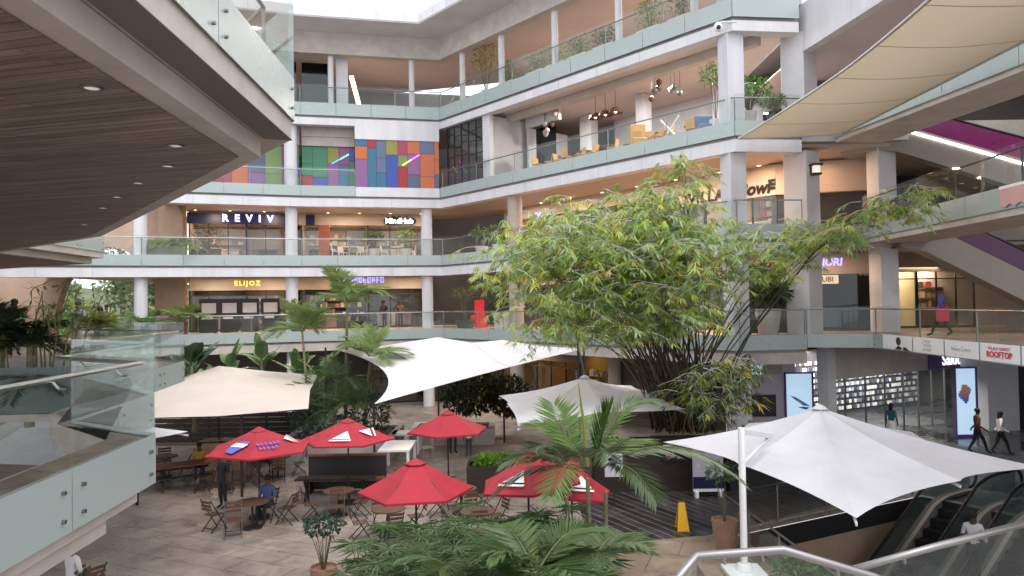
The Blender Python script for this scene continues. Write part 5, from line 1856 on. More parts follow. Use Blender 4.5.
# palm in the middle of the front bed: spear leaf, long arching fronds
t = thing("palm_tree", "feathery palm with long arching fronds and one upright spear leaf", "palm", (1.55, 15.2, ZG))
st, lv = MB(), Leaves()
FB = Vector((1.5, 15.2, -1.95))
for (dx, dy, h) in ((0.0, 0.0, 2.5), (0.35, 0.1, 2.2), (-0.4, 0.15, 2.1)):
    MB().tube([(1.55 + dx * 0.5, 15.2 + dy, ZG), (1.52 + dx, 15.2 + dy, ZG + h * 0.5), (1.5 + dx * 1.1, 15.2 + dy, ZG + h)], [0.055, 0.05, 0.04], 8).build("trunk", "palm_stem", t)
for az, el, L, dr, nl, ll, tone, off_ in ((2.75, 0.98, 1.75, 0.42, 30, 0.46, G1, 0), (3.5, 0.62, 1.55, 0.45, 28, 0.46, G2, -0.3), (0.25, 1.18, 2.55, 0.50, 36, 0.50, G1, 0.1), (-0.15, 0.62, 2.75, 0.62, 38, 0.55, (0.22, 0.27, 0.16), 0.3),
                                         (1.6, 1.0, 2.0, 0.5, 30, 0.45, G1, 0), (4.3, 0.5, 1.5, 0.6, 26, 0.44, G1, -0.2), (5.3, 0.55, 1.5, 0.7, 26, 0.44, G2, 0.3), (2.2, 1.25, 1.6, 0.3, 26, 0.44, G1, -0.3), (0.7, 0.85, 1.7, 0.6, 28, 0.44, G3, 0.3), (3.9, 1.0, 1.4, 0.5, 26, 0.44, (0.11, 0.17, 0.08), -0.4), (5.0, 1.0, 1.3, 0.6, 24, 0.42, (0.12, 0.17, 0.08), 0.1), (3.1, 0.3, 1.3, 0.6, 24, 0.42, G2, -0.4)):
    frond(lv, st, FB + Vector((off_, 0, -0.1 * abs(off_))), az, el, L * 1.2, dr, int(nl * 1.3), ll * 1.2, tuple(x * 0.85 for x in tone), 0.046, hang=0.45)
st.tube([FB, FB + Vector((-0.06, 0, 0.9)), FB + Vector((-0.16, 0, 1.75))], [0.05, 0.04, 0.008], 6, 0, (0.16, 0.20, 0.05))
for s in (-1, 1):
    frond(lv, st, FB + Vector((0.15, 0, 0)), 0.5, 1.25, 1.3, 0.1, 20, 0.5, (0.07, 0.15, 0.03), 0.05, vee=0.35, hang=-0.1)
st.build("frond_stem", "multi_matte", t)
lv.into("crown", "leaf_gloss", t, (1.55, 15.2, ZG))

# low palms right at the foot of the picture
FG = "low palms along the front of the bed"
def low_palm(label, base, fr, L, ll, tone, els, nl=34, w=0.036, group=FG, a0=None):
    t = thing("palm_tree", label, "palm", base, 0, group)
    st, lv = MB(), Leaves()
    a0 = PR.uniform(0, 6.28) if a0 is None else a0
    B = Vector(base)
    MB().tube([B, B + Vector((0, 0, 0.9))], [0.09, 0.07], 8).build("trunk", "palm_stem", t)
    for k in range(fr):
        frond(lv, st, B + Vector((0, 0, 0.85)), a0 + k * 2.399, els[k % len(els)], L * PR.uniform(0.85, 1.1), PR.uniform(0.4, 0.65), nl, ll, vary(tone, 0.15), w, hang=0.35)
    st.build("frond_stem", "multi_matte", t)
    lv.into("crown", "leaf", t, base)
low_palm("low palm with broad silvery fronds at the bed's front edge", (0.30, 11.6, ZG + 1.0), 13, 1.75, 0.52, (0.125, 0.20, 0.075), (0.35, 0.75, 0.55, 0.95), 38, 0.05, a0=2.6)
low_palm("low palm spreading over the front path, fronds curved like ribs", (1.30, 12.4, ZG + 0.95), 10, 1.35, 0.46, (0.15, 0.22, 0.10), (0.45, 0.85, 0.65), 34, 0.045)
low_palm("low palm half buried in the sedge, fronds leaning to the court", (-0.75, 12.2, ZG + 0.6), 9, 1.7, 0.46, (0.125, 0.20, 0.08), (0.5, 0.9, 0.7), 34, 0.045)
low_palm("small dark palm behind the silvery low palm", (0.75, 14.2, ZG + 0.2), 8, 1.5, 0.44, G2, (0.7, 1.1, 0.9), 30, 0.045)

# ---- umbrella sedge filling the front bed
def sedge(seed, heads, h):
    r = random.Random(seed)
    t = local_thing("sedge_plant", "dense clump of umbrella sedge in the front planting bed", "sedge", (0, 0, 0), 0, "umbrella sedge in the front bed")
    st, lv = MB(), Leaves()
    for k in range(heads):
        a, rr = r.random() * 6.28, r.random() ** 0.6 * 0.6
        hh = h * r.uniform(0.55, 1.1)
        lean = Vector((math.cos(a), math.sin(a), 0)) * rr
        b = Vector((lean.x * 0.3, lean.y * 0.3, 0))
        top = Vector((lean.x * 1.15, lean.y * 1.15, hh))
        st.tube([b, b.lerp(top, 0.5) - lean * 0.08, top], [0.010, 0.008, 0.006], 4, 0, (0.08, 0.13, 0.04), caps=False)
        n = r.randint(15, 19)
        tone = r.choice(((0.17, 0.26, 0.12), (0.09, 0.16, 0.06), (0.27, 0.35, 0.20), (0.13, 0.21, 0.085)))
        for q in range(n):
            az = 2 * math.pi * q / n + r.uniform(-0.15, 0.15)
            d = Vector((math.cos(az), math.sin(az), r.uniform(-0.12, 0.30))) + lean * 0.3
            lv.add(top, d, Vector((0, 0, 1)), r.uniform(0.34, 0.46), 0.020, vary(tone, 0.3, r))
    st.build("stem", "multi_matte", t)
    lv.into("foliage", "leaf", t, None, mid=0.45, droop=0.16)
    return t
SP = [sedge(1, 8, 1.85), sedge(2, 7, 1.55), sedge(3, 8, 1.7)]
spots = []
for i in range(9):
    for j in range(6):
        x, y = -3.15 + i * 0.52 + PR.uniform(-0.18, 0.18), 11.9 + j * 0.60 + PR.uniform(-0.2, 0.2)
        if x < -2.9 + (j * -0.03) or (x > 1.0 and y < 13.5) or x < -3.4 + (15 - y) * 0.05:
            continue
        spots.append((x, y))
for i, (x, y) in enumerate(spots):
    loc = (x, y, ZG + 0.05)
    if i < 3:
        SP[i].location = loc
    else:
        dup(SP[i % 3], loc, PR.uniform(0, 6.28), scale=PR.uniform(0.85, 1.15))
kind(MB().prism([(-3.6, 11.2), (1.6, 11.2), (1.6, 15.4), (-3.3, 15.4)], ZG + 0.004, ZG + 0.05).build("planting_bed_soil", "soil"), "structure")

# ---- bananas and other broad leaves
def blade_leaf(mb, base, az, elev, L, W, droop, c, fold=0.25, n=9):
    d = Vector((math.cos(az) * math.cos(elev), math.sin(az) * math.cos(elev), math.sin(elev)))
    sd = Vector((-math.sin(az), math.cos(az), 0))
    rows = []
    for i in range(n + 1):
        t = i / n
        p = Vector(base) + d * L * t + Vector((0, 0, -1)) * droop * L * t * t
        wd = W * (math.sin(math.pi * (0.06 + 0.94 * t) ** 0.75) ** 0.7 if t < 1 else 0.0) * 0.5
        if t < 0.12:
            wd = 0.02
        up = Vector((0, 0, 1)) * wd * fold
        rows.append((p - sd * wd + up, p, p + sd * wd + up))
    for i in range(n):
        a, b = rows[i], rows[i + 1]
        k = 1 + 0.10 * math.sin(i * 2.1)
        cc = tuple(x * k for x in c)
        mb.add([a[0], a[1], b[1], b[0]], [(0, 1, 2, 3)], 0, cc)
        mb.add([a[1], a[2], b[2], b[1]], [(0, 1, 2, 3)], 0, tuple(x * 0.92 for x in cc))

def banana(label, base, n, h, L, W, tone, group=None, cat="banana plant", name="banana_plant", elev=(0.6, 1.4)):
    t = thing(name, label, cat, base, 0, group)
    B = Vector(base)
    MB().tube([B, B + Vector((0.03, 0, h * 0.6)), B + Vector((0, 0.02, h))], [0.14, 0.11, 0.06], 8).build("stem", "palm_stem", t)
    mb = MB()
    a0 = PR.uniform(0, 6.28)
    for k in range(n):
        blade_leaf(mb, B + Vector((0, 0, h * PR.uniform(0.75, 1.0))), a0 + k * 2.399, elev[0] + (elev[1] - elev[0]) * ((k * 0.618) % 1), L * PR.uniform(0.8, 1.15), W * PR.uniform(0.8, 1.1), PR.uniform(0.15, 0.5), vary(tone, 0.25))
    mb.build("foliage", "leaf_gloss", t)
    return t
BG = "banana plants behind the cream sail"
for i, (x, y, h, n, lb) in enumerate(((-15.3, 34.6, 2.3, 9, "banana plant at the end of the bed by the brown stone"), (-13.6, 35.0, 2.6, 9, "banana plant with upright leaves, second along the bed"), (-11.9, 34.6, 2.9, 10, "tallest banana plant, its leaves crossing the gallery edge"), (-10.3, 34.9, 2.3, 9, "banana plant with drooping leaves beside the slender palms"), (-14.5, 33.8, 1.5, 7, "low banana plant between two taller ones behind the sail's peak"), (-9.0, 34.2, 2.2, 8, "banana plant half hidden by the slender palms"))):
    banana(lb, (x, y, ZG + 0.7), n, h, 1.9, 0.55, PR.choice(((0.11, 0.20, 0.07), (0.08, 0.155, 0.055), (0.15, 0.23, 0.10))), BG)
banana("large dark broad leaved plant just past the glass corner of the near terrace", (-13.4, 30.4, ZG + 2.2), 11, 1.6, 1.9, 0.7, (0.035, 0.075, 0.028), None, "plant", "broad_leaf_plant", (0.2, 1.3))
banana("dark broad leaved plant low beside the cream sail's outer corner", (-12.9, 29.6, ZG + 1.2), 8, 1.2, 1.7, 0.7, (0.045, 0.09, 0.035), None, "plant", "broad_leaf_plant", (0.2, 1.3))

# ---- shrubs in pots and boxes
def potted(label, base, pot, ph, pr, plant, h, spread, tone, n, group=None, name="potted_plant", ll=0.2, w=0.05, box=None):
    t = thing(name, label, "potted plant", base, 0, group)
    B = Vector(base)
    if box:
        bx, by, ang = box
        d = Vector((math.cos(ang), math.sin(ang), 0)); nn = Vector((-d.y, d.x, 0))
        MB().pbox(B - d * bx / 2 - nn * by / 2, d * bx, nn * by, (0, 0, ph)).build("pot", pot, t, bevel=0.015)
    else:
        MB().lathe([(pr * 0.72, 0), (pr * 0.95, ph * 0.75), (pr, ph), (pr * 0.9, ph), (pr * 0.86, ph - 0.06), (0.001, ph - 0.06)], base, 18).build("pot", pot, t)
    lv, st = Leaves(), MB()
    top = B + Vector((0, 0, ph - 0.05))
    if plant == "palm":
        for k in range(n):
            az = k * 2.399
            frond(lv, st, top, az, 0.7 + 0.6 * ((k * 0.618) % 1), h * PR.uniform(0.85, 1.1), 0.5, 18, ll, tone, w)
    elif plant == "fern":
        for k in range(n):
            az = k * 2.399
            frond(lv, st, top + (Vector((PR.uniform(-.5, .5) * (box[0] if box else pr), PR.uniform(-.1, .1), 0)) if box else Vector((0, 0, 0))), az, 0.5 + 0.8 * ((k * 0.618) % 1), h * PR.uniform(0.7, 1.1), 0.7, 14, ll, tone, w)
    else:
        for k in range(max(3, n // 22)):
            u = rand_unit()
            e = top + Vector((u.x * spread * 0.6, u.y * spread * 0.6, h * PR.uniform(0.5, 0.95)))
            st.tube([top + Vector((u.x * 0.04, u.y * 0.04, 0)), top.lerp(e, 0.5), e], [0.013, 0.010, 0.005], 5, 0, (0.12, 0.09, 0.05), caps=False)
        for k in range(n):
            u = rand_unit() * (PR.random() ** 0.35)
            if box:
                p = top + d * u.x * bx * 0.55 + nn * u.y * spread + Vector((0, 0, h * 0.5 + u.z * h * 0.5))
            else:
                low = 0.30 if plant == "bush" else 0.62
                p = top + Vector((u.x * spread, u.y * spread, h * (low + (1 - low) * 0.5) + u.z * h * (1 - low) * 0.5))
            lv.add(p, rand_unit() + Vector((u.x, u.y, -0.1)), rand_unit() + Vector((0, 0, 1)), ll * PR.uniform(0.7, 1.2), w * PR.uniform(0.8, 1.2), vary(tone, 0.35))
    if st.v:
        st.build("stem", "multi_matte", t)
    lv.into("foliage", "leaf", t, base)
    return t
potted("small terracotta pot with a thin stemmed dark leafed shrub in front of the sedge", (-4.2, 16.0, ZG), "terracotta", 0.5, 0.30, "tree", 1.15, 0.45, (0.04, 0.085, 0.045), 240, ll=0.15, w=0.07)
potted("terracotta pot with sparse round leaves by the white mast", (5.15, 18.1, ZG), "terracotta", 0.75, 0.33, "tree", 1.5, 0.42, (0.12, 0.19, 0.11), 150, ll=0.15, w=0.09)
potted("leafy green plant with yellow flowers beside the escalator fence", (5.55, 14.4, ZG), "pot_dark", 0.35, 0.4, "bush", 0.8, 0.55, (0.09, 0.17, 0.04), 420, ll=0.16, w=0.07)
# ground cover in the timber planter and dark shrubs on the stone one
def cover(label, ctr, rad, n, tone, ll=0.16, w=0.06, name="shrub", cat="shrub", group=None, flowers=None):
    t = thing(name, label, cat, (ctr[0], ctr[1], ctr[2] - rad[2]), 0, group)
    lv, st = Leaves(), MB()
    C = Vector(ctr)
    for k in range(max(4, n // 60)):
        u = rand_unit()
        st.tube([C - Vector((0, 0, rad[2])) + Vector((u.x * rad[0] * .2, u.y * rad[1] * .2, 0)), C + Vector((u.x * rad[0] * .7, u.y * rad[1] * .7, u.z * rad[2] * .6))], [0.02, 0.006], 4, 0, (0.08, 0.06, 0.04), caps=False)
    for k in range(n):
        u = rand_unit() * (PR.random() ** 0.3)
        p = C + Vector((u.x * rad[0], u.y * rad[1], u.z * rad[2]))
        c = vary(tone, 0.4)
        if flowers and PR.random() < flowers[1]:
            c = flowers[0]
        lv.add(p, u + rand_unit() * 0.8, rand_unit() + Vector((0, 0, 1)), ll * PR.uniform(0.7, 1.3), w, c)
    st.build("stem", "multi_matte", t)
    lv.into("foliage", "leaf", t, (ctr[0], ctr[1], ctr[2] - rad[2]))
    return t
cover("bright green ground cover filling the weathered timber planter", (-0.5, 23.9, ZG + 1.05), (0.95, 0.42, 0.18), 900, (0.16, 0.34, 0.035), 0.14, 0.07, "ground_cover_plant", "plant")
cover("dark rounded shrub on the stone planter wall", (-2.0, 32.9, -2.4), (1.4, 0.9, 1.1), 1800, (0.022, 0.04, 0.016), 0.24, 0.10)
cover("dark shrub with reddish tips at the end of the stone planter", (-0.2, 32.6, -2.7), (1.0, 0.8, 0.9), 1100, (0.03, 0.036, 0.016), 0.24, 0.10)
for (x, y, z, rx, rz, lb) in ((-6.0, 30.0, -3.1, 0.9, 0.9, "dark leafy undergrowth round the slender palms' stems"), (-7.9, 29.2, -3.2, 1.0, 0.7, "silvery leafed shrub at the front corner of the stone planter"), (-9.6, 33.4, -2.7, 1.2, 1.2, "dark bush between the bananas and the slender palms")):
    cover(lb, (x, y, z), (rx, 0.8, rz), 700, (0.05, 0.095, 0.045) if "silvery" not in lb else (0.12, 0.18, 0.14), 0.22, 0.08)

# galleries
F1 = FAR
def on(seg, s, o, z):
    return tuple(spt(*seg, s, o, z))
sL1, sL2, sR, sB = (P1, P2), (P2, PC), (PC, PA), (PA, PB)
RAR = AR
LA1 = math.atan2(P2[1] - P1[1], P2[0] - P1[0])
potted("box of bushy ferns by the arch on the second gallery", on(sL1, 1.2, 1.0, Z2), "bulkhead_tan", 0.6, 0.3, "fern", 1.5, 0.6, G3, 44, ll=0.34, w=0.05, box=(2.0, 0.5, LA1))
potted("box with a darker bare shrub beside the fern box on the second gallery", on(sL1, 3.2, 1.2, Z2), "brown_wood", 0.45, 0.3, "bush", 1.5, 0.9, (0.05, 0.065, 0.03), 380, ll=0.22, w=0.05, box=(1.6, 0.5, LA1))
potted("fan palm in a red pot by the brown stone on the first gallery", on(sL1, 1.9, 1.2, Z1), "red_wood", 0.7, 0.32, "palm", 2.0, 0.8, G3, 14, ll=0.6, w=0.08)
potted("small palm in front of the round column on the first gallery", on(sL1, 0.2, 0.3, Z1), "pot_dark", 0.5, 0.3, "palm", 1.9, 0.8, G1, 11, ll=0.5, w=0.07)
potted("wide dark bowl with pale leaves beside the first gallery's second column", on(sL1, 8.1, 0.7, Z1), "pot_dark", 0.45, 0.62, "bush", 0.8, 0.9, (0.20, 0.26, 0.07), 260, ll=0.3, w=0.08)
potted("wide dark bowl with a thin branching plant near the inner corner column", on(sR, 1.4, 0.7, Z1), "pot_dark", 0.5, 0.62, "tree", 2.1, 0.8, (0.14, 0.19, 0.07), 220, ll=0.28, w=0.05)
potted("first of two tall white pots with shrubs below the bamboo's edge", on(sR, 4.4, 0.8, Z1), "pot_white", 0.95, 0.30, "bush", 1.3, 0.6, (0.06, 0.11, 0.045), 380, ll=0.22, w=0.05, group="tall white pots on the first gallery")
potted("tall white pot with a darker shrub, next to the tan column", on(sR, 5.2, 0.8, Z1), "pot_white", 0.95, 0.30, "bush", 1.1, 0.6, (0.05, 0.09, 0.04), 380, ll=0.22, w=0.05, group="tall white pots on the first gallery")
potted("big stone coloured pot with dark broad leaves between the white column and the pillar", on(sB, 1.7, 1.0, Z1), "beige_concrete", 1.05, 0.52, "bush", 1.1, 0.75, (0.05, 0.095, 0.04), 260, ll=0.5, w=0.16)
potted("lush green shrub in a box on the third gallery by the white column", on(sB, 1.2, 1.2, Z3), "pot_white", 0.7, 0.3, "bush", 1.5, 0.9, (0.09, 0.20, 0.04), 700, ll=0.22, w=0.06)
potted("low rounded plant on the third gallery below the lush green shrub", on(sB, 1.9, 0.5, Z3), "pot_dark", 0.4, 0.3, "bush", 0.9, 0.5, (0.13, 0.22, 0.08), 260, ll=0.2, w=0.06)
potted("tall slim yucca standing at the end of the third gallery terrace", on(sR, 18.6, 1.3, Z3), "pot_white", 0.6, 0.28, "tree", 2.5, 0.55, (0.12, 0.19, 0.08), 240, ll=0.42, w=0.05)
for i, (s, h, c_, lb) in enumerate(((3.0, 2.9, (0.30, 0.26, 0.06), "tall yellow green shrub at the start of the top gallery row"), (5.0, 1.3, G1, "second shrub box of the top gallery row, beside the tall yellowish shrub"), (7.4, 1.1, G1, "low shrub box beyond the second slim column of the top gallery"), (9.0, 1.2, G3, "pale green shrub box in the middle of the top gallery row"), (10.6, 1.1, G1, "dense shrub box before the third slim column of the top gallery"), (12.4, 1.0, G2, "dark shrub box after the third slim column of the top gallery"), (15.2, 1.6, G1, "broad shrub box high on the top gallery near the white column"), (17.0, 1.5, (0.12, 0.16, 0.05), "reddish green shrub box at the top gallery's far turn"))):
    potted(lb, on(sR, s, 1.3, Z4), "white_paint", 0.6, 0.3, "bush", h, 0.5 if h < 2 else 0.9, c_, 260 if h < 2 else 420, group="shrub boxes along the top gallery", ll=0.24, w=0.06, box=(1.3, 0.5, RAR) if h < 2 else None)
for i, (seg, s, c_, lb) in enumerate(((sL2, 4.2, G2, "shrub tub beneath the blue bubble sign on the second gallery"), (sL2, 6.2, G1, "shrub tub by the inner corner column on the second gallery"), (sR, 0.9, G1, "taller leafy tub just past the inner corner on the second gallery"), (sR, 2.6, G2, "low dark tub on the second gallery edge before the bamboo"), (sR, 4.3, (0.2, 0.2, 0.05), "yellowish shrub tub on the second gallery half behind the bamboo"))):
    potted(lb, on(seg, s, 2.4, Z2), "pot_white", 0.6, 0.4, "bush", 1.3, 0.65, c_, 300, group="shrub tubs on the second gallery", ll=0.25, w=0.06)

# near terrace: planter with canes and a dark palm
t = thing("glass_planter", "long planter with dark glass front on the near terrace", "planter", (-8.6, 13.9, -0.4))
MB().box((-13.5, 13.38, -0.42), (-7.9, 13.42, 0.42)).box((-7.9, 13.38, -0.42), (-7.86, 14.4, 0.42)).build("side_wall", "planter_glass", t)
MB().box((-13.5, 13.42, -0.41), (-7.9, 13.495, 0.34)).box((-13.5, 13.495, 0.0), (-7.9, 14.4, 0.34)).build("soil", "soil", t)
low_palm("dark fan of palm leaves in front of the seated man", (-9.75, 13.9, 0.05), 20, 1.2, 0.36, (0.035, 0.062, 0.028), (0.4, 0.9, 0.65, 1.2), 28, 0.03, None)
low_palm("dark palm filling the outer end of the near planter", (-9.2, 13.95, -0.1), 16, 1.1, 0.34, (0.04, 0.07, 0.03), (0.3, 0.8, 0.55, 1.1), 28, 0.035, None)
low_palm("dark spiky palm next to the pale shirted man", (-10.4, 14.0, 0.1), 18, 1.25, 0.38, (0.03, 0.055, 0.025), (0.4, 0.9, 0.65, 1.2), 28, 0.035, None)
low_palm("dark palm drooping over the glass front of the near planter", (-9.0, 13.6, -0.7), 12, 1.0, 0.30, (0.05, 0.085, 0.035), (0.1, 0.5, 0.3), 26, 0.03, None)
t = thing("bamboo", "thin bare bamboo canes with few leaves in the near terrace planter", "bamboo", (-8.7, 13.9, 0.34))
st, lv = MB(), Leaves()
for k in range(13):
    x0 = -9.45 + k * 0.10 + PR.uniform(-0.05, 0.05)
    y0 = 13.9 + PR.uniform(-0.25, 0.25)
    h = PR.uniform(0.8, 1.55)
    dx = PR.uniform(-0.2, 0.5)
    st.tube([(x0, y0, 0.34), (x0 + dx * 0.4, y0, 0.34 + h * 0.6), (x0 + dx, y0, 0.34 + h)], [0.018, 0.015, 0.008], 5, 0, (0.20, 0.17, 0.06), caps=False)
    for q in range(2 if dx < 0.15 else 6):
        c0 = Vector((x0 + dx, y0, 0.30 + h)) + rand_unit() * 0.20
        for z in range(5):
            lv.add(c0, rand_unit() + Vector((0.4, 0, -0.3)), Vector((0, 0, 1)), PR.uniform(0.16, 0.28), 0.035, vary(G1, 0.3))
st.build("cane", "multi_matte", t)
lv.into("foliage", "leaf", t, (-8.7, 13.9, 0.34))
for (x, y, h, tone, lb) in ((-12.7, 22.3, 0.85, (0.20, 0.21, 0.05), "yellowish palm on the near terrace beside the woman in black"), (-14.6, 25.4, 0.9, G3, "bushy palm on the near terrace edge below the arch"), (-15.6, 27.8, 0.9, G1, "fern like palm on the terrace edge nearer the round column")):
    low_palm(lb, (x, y, 0.0), 13, h, 0.42, tone, (0.5, 1.0, 0.75, 1.25), 20, 0.05, None)

# ---- trees on the hillside beyond the arch
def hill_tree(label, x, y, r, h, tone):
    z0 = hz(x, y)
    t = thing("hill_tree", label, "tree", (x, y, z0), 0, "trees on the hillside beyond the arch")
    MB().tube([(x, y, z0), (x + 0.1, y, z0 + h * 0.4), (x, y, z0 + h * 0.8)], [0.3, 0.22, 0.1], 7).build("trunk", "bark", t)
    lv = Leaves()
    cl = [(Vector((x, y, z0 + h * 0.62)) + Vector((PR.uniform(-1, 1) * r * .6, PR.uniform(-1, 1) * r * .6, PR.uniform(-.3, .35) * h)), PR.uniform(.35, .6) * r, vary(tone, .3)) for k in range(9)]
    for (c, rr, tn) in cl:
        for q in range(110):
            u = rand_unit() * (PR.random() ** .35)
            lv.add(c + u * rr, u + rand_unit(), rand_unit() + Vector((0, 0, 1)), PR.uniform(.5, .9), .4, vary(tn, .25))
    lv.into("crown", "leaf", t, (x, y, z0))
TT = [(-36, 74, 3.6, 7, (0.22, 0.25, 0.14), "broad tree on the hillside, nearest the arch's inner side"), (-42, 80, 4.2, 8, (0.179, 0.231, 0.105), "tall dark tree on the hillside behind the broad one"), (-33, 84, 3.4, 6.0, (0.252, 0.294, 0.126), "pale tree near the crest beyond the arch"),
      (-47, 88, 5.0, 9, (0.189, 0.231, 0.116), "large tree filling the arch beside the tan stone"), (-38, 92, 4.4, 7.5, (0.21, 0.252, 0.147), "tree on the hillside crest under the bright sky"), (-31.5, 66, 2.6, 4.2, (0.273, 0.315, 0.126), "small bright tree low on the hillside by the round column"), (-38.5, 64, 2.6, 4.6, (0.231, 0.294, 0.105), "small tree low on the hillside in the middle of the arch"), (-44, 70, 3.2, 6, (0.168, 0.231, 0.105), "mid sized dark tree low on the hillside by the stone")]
for (x, y, r, h, tone, lb) in TT:  # pale olive tones put the distance haze into the leaf colour
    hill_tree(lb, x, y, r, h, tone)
# ------------------------------------------------------------------ signs
def wall_text(t, body, m, seg, s, o, z, size, **k):
    d, n, L = seg_frame(*seg)
    return text("lettering", body, m, spt(*seg, s, o, z), d, t, size, **k)
t = thing("shop_sign", "long navy shop sign with glowing white letters on the second gallery", "sign", on(sL1, 5.2, 4.9, Z2 + 2.6))
mb = MB()
sbox(mb, *sL1, 1.9, 8.38, 4.80, 4.995, Z2 + 2.30, Z2 + 2.98)
sbox(mb, *sL2, 0.0, 0.55, 4.80, 4.995, Z2 + 2.30, Z2 + 2.98)
mb.build("panel", "sign_navy", t)
wall_text(t, "REVIV", "letter_blue", sL1, 5.43, 4.77, Z2 + 2.66, 0.60, space=2.25, bold=0.016)
wall_text(t, "REVIV", "halo_blue", sL1, 5.43, 4.79, Z2 + 2.66, 0.60, space=2.25, bold=0.045)
t = thing("shop_sign", "yellow lit letters over the dark first gallery restaurant", "sign", on(sL1, 5.36, 4.95, 3.0))
wall_text(t, "ELIJOZ", "letter_yellow", sL1, 5.36, 4.95, 2.98, 0.40, space=1.35, bold=0.01)
t = thing("shop_sign", "bubble shaped navy sign with white letters by the inner corner of the second gallery", "sign", on(sL2, 6.0, 4.9, 7.05))
mb = MB()
for dx, rr in ((-0.75, .30), (-0.4, .33), (0, .33), (0.4, .33), (0.75, .28), (0.9, .2)):
    p = spt(*sL2, 6.02 + dx, 4.93, 7.05)
    d, n, L = seg_frame(*sL2)
    ring_ = [p + d * rr * math.cos(a) + Vector((0, 0, rr * math.sin(a))) for a in [2 * math.pi * k / 14 for k in range(14)]]
    o_ = n * (0.05 - 0.006 * abs(dx))
    mb.add(ring_ + [q + o_ for q in ring_], [tuple(range(14)), tuple(range(27, 13, -1))] + [(i, (i + 1) % 14, 14 + (i + 1) % 14, 14 + i) for i in range(14)])
mb.build("panel", "sign_navy", t)
wall_text(t, "MindHub", "letter_white", sL2, 6.0, 4.90, 7.05, 0.50, bold=0.018)
def glyph_sign(label, seg, s, o, z, w, h, m, seed, n):
    t = thing("shop_sign", label, "sign", on(seg, s, o, z))
    r = random.Random(seed)
    mb = MB()
    cw = w / n
    for i in range(n):
        a = s - w / 2 + i * cw
        sbox(mb, *seg, a, a + cw * 0.22, o - 0.03, o, z - h / 2, z + h / 2)
        for k in r.sample((0.0, 0.42, 0.84), 2):
            sbox(mb, *seg, a + cw * 0.22, a + cw * 0.74, o - 0.03, o, z - h / 2 + k * h, z - h / 2 + k * h + 0.16 * h)
        if r.random() < 0.5:
            sbox(mb, *seg, a + cw * 0.56, a + cw * 0.74, o - 0.03, o, z - h * 0.3, z + h * 0.3)
    mb.build("lettering", m, t)
glyph_sign("long violet lit sign over a first gallery shop behind the slender palms", sL2, 3.45, 4.94, 3.14, 3.1, 0.36, "letter_violet", 4, 11)
glyph_sign("short violet lit sign on the second gallery just past the inner corner", sR, 1.0, 4.94, 6.85, 1.1, 0.42, "letter_violet", 5, 5)
glyph_sign("small violet lit sign on the second gallery at the bamboo's edge", sR, 3.4, 4.94, 6.75, 0.7, 0.5, "letter_violet", 6, 3)
t = thing("shop_sign", "black letters on the orange lit bulkhead, partly behind the white column", "sign", on(sR, 16.5, 4.9, 6.5))
wall_text(t, "VILLAGE", "letter_black", sR, 16.0, 4.90, 6.46, 0.74, bold=0.02, space=1.12)
wall_text(t, "Bowl", "letter_black", sR, 18.12, 4.90, 6.52, 0.80, bold=0.03, shear=0.25)
mb = MB()
for k in range(3):
    sbox(mb, *sR, 18.86, 19.2, 4.88, 4.93, 6.40 + k * 0.17, 6.40 + k * 0.17 + 0.12)
mb.build("emblem", "letter_black", t)
bd, bn_, bl = seg_frame(*BW)
t = thing("shop_sign", "violet lit letters above the black glazed shop of the first gallery", "sign", (14.0, 32.0, 3.05))
text("lettering", "KAJURI", "letter_violet", spt(*BW, 1.95, -0.03, 3.02), bd, t, 0.46, bold=0.012, shear=0.1)
t = thing("shop_sign", "white panel with dark letters in the black shop's window", "sign", (14.0, 32.0, 2.4))
mb = MB()
sbox(mb, *BW, 1.45, 2.5, -0.02, 0.045, 2.08, 2.46)
mb.build("panel", "white_gloss", t)
text("lettering", "KUBI", "letter_black", spt(*BW, 1.95, -0.03, 2.27), bd, t, 0.32)
sS = (SF[1], SF[2])
t = thing("shop_sign", "violet shop sign with white letters, its top cut by the banners", "sign", on(sS, 3.0, -0.05, -1.6))
mb = MB()
sbox(mb, *sS, 0.6, 5.3, -0.06, -0.004, -2.0, -1.2)
mb.build("panel", "purple_board", t)
wall_text(t, "Salute Mo", "letter_white", sS, 3.1, -0.08, -1.62, 0.74, bold=0.01)
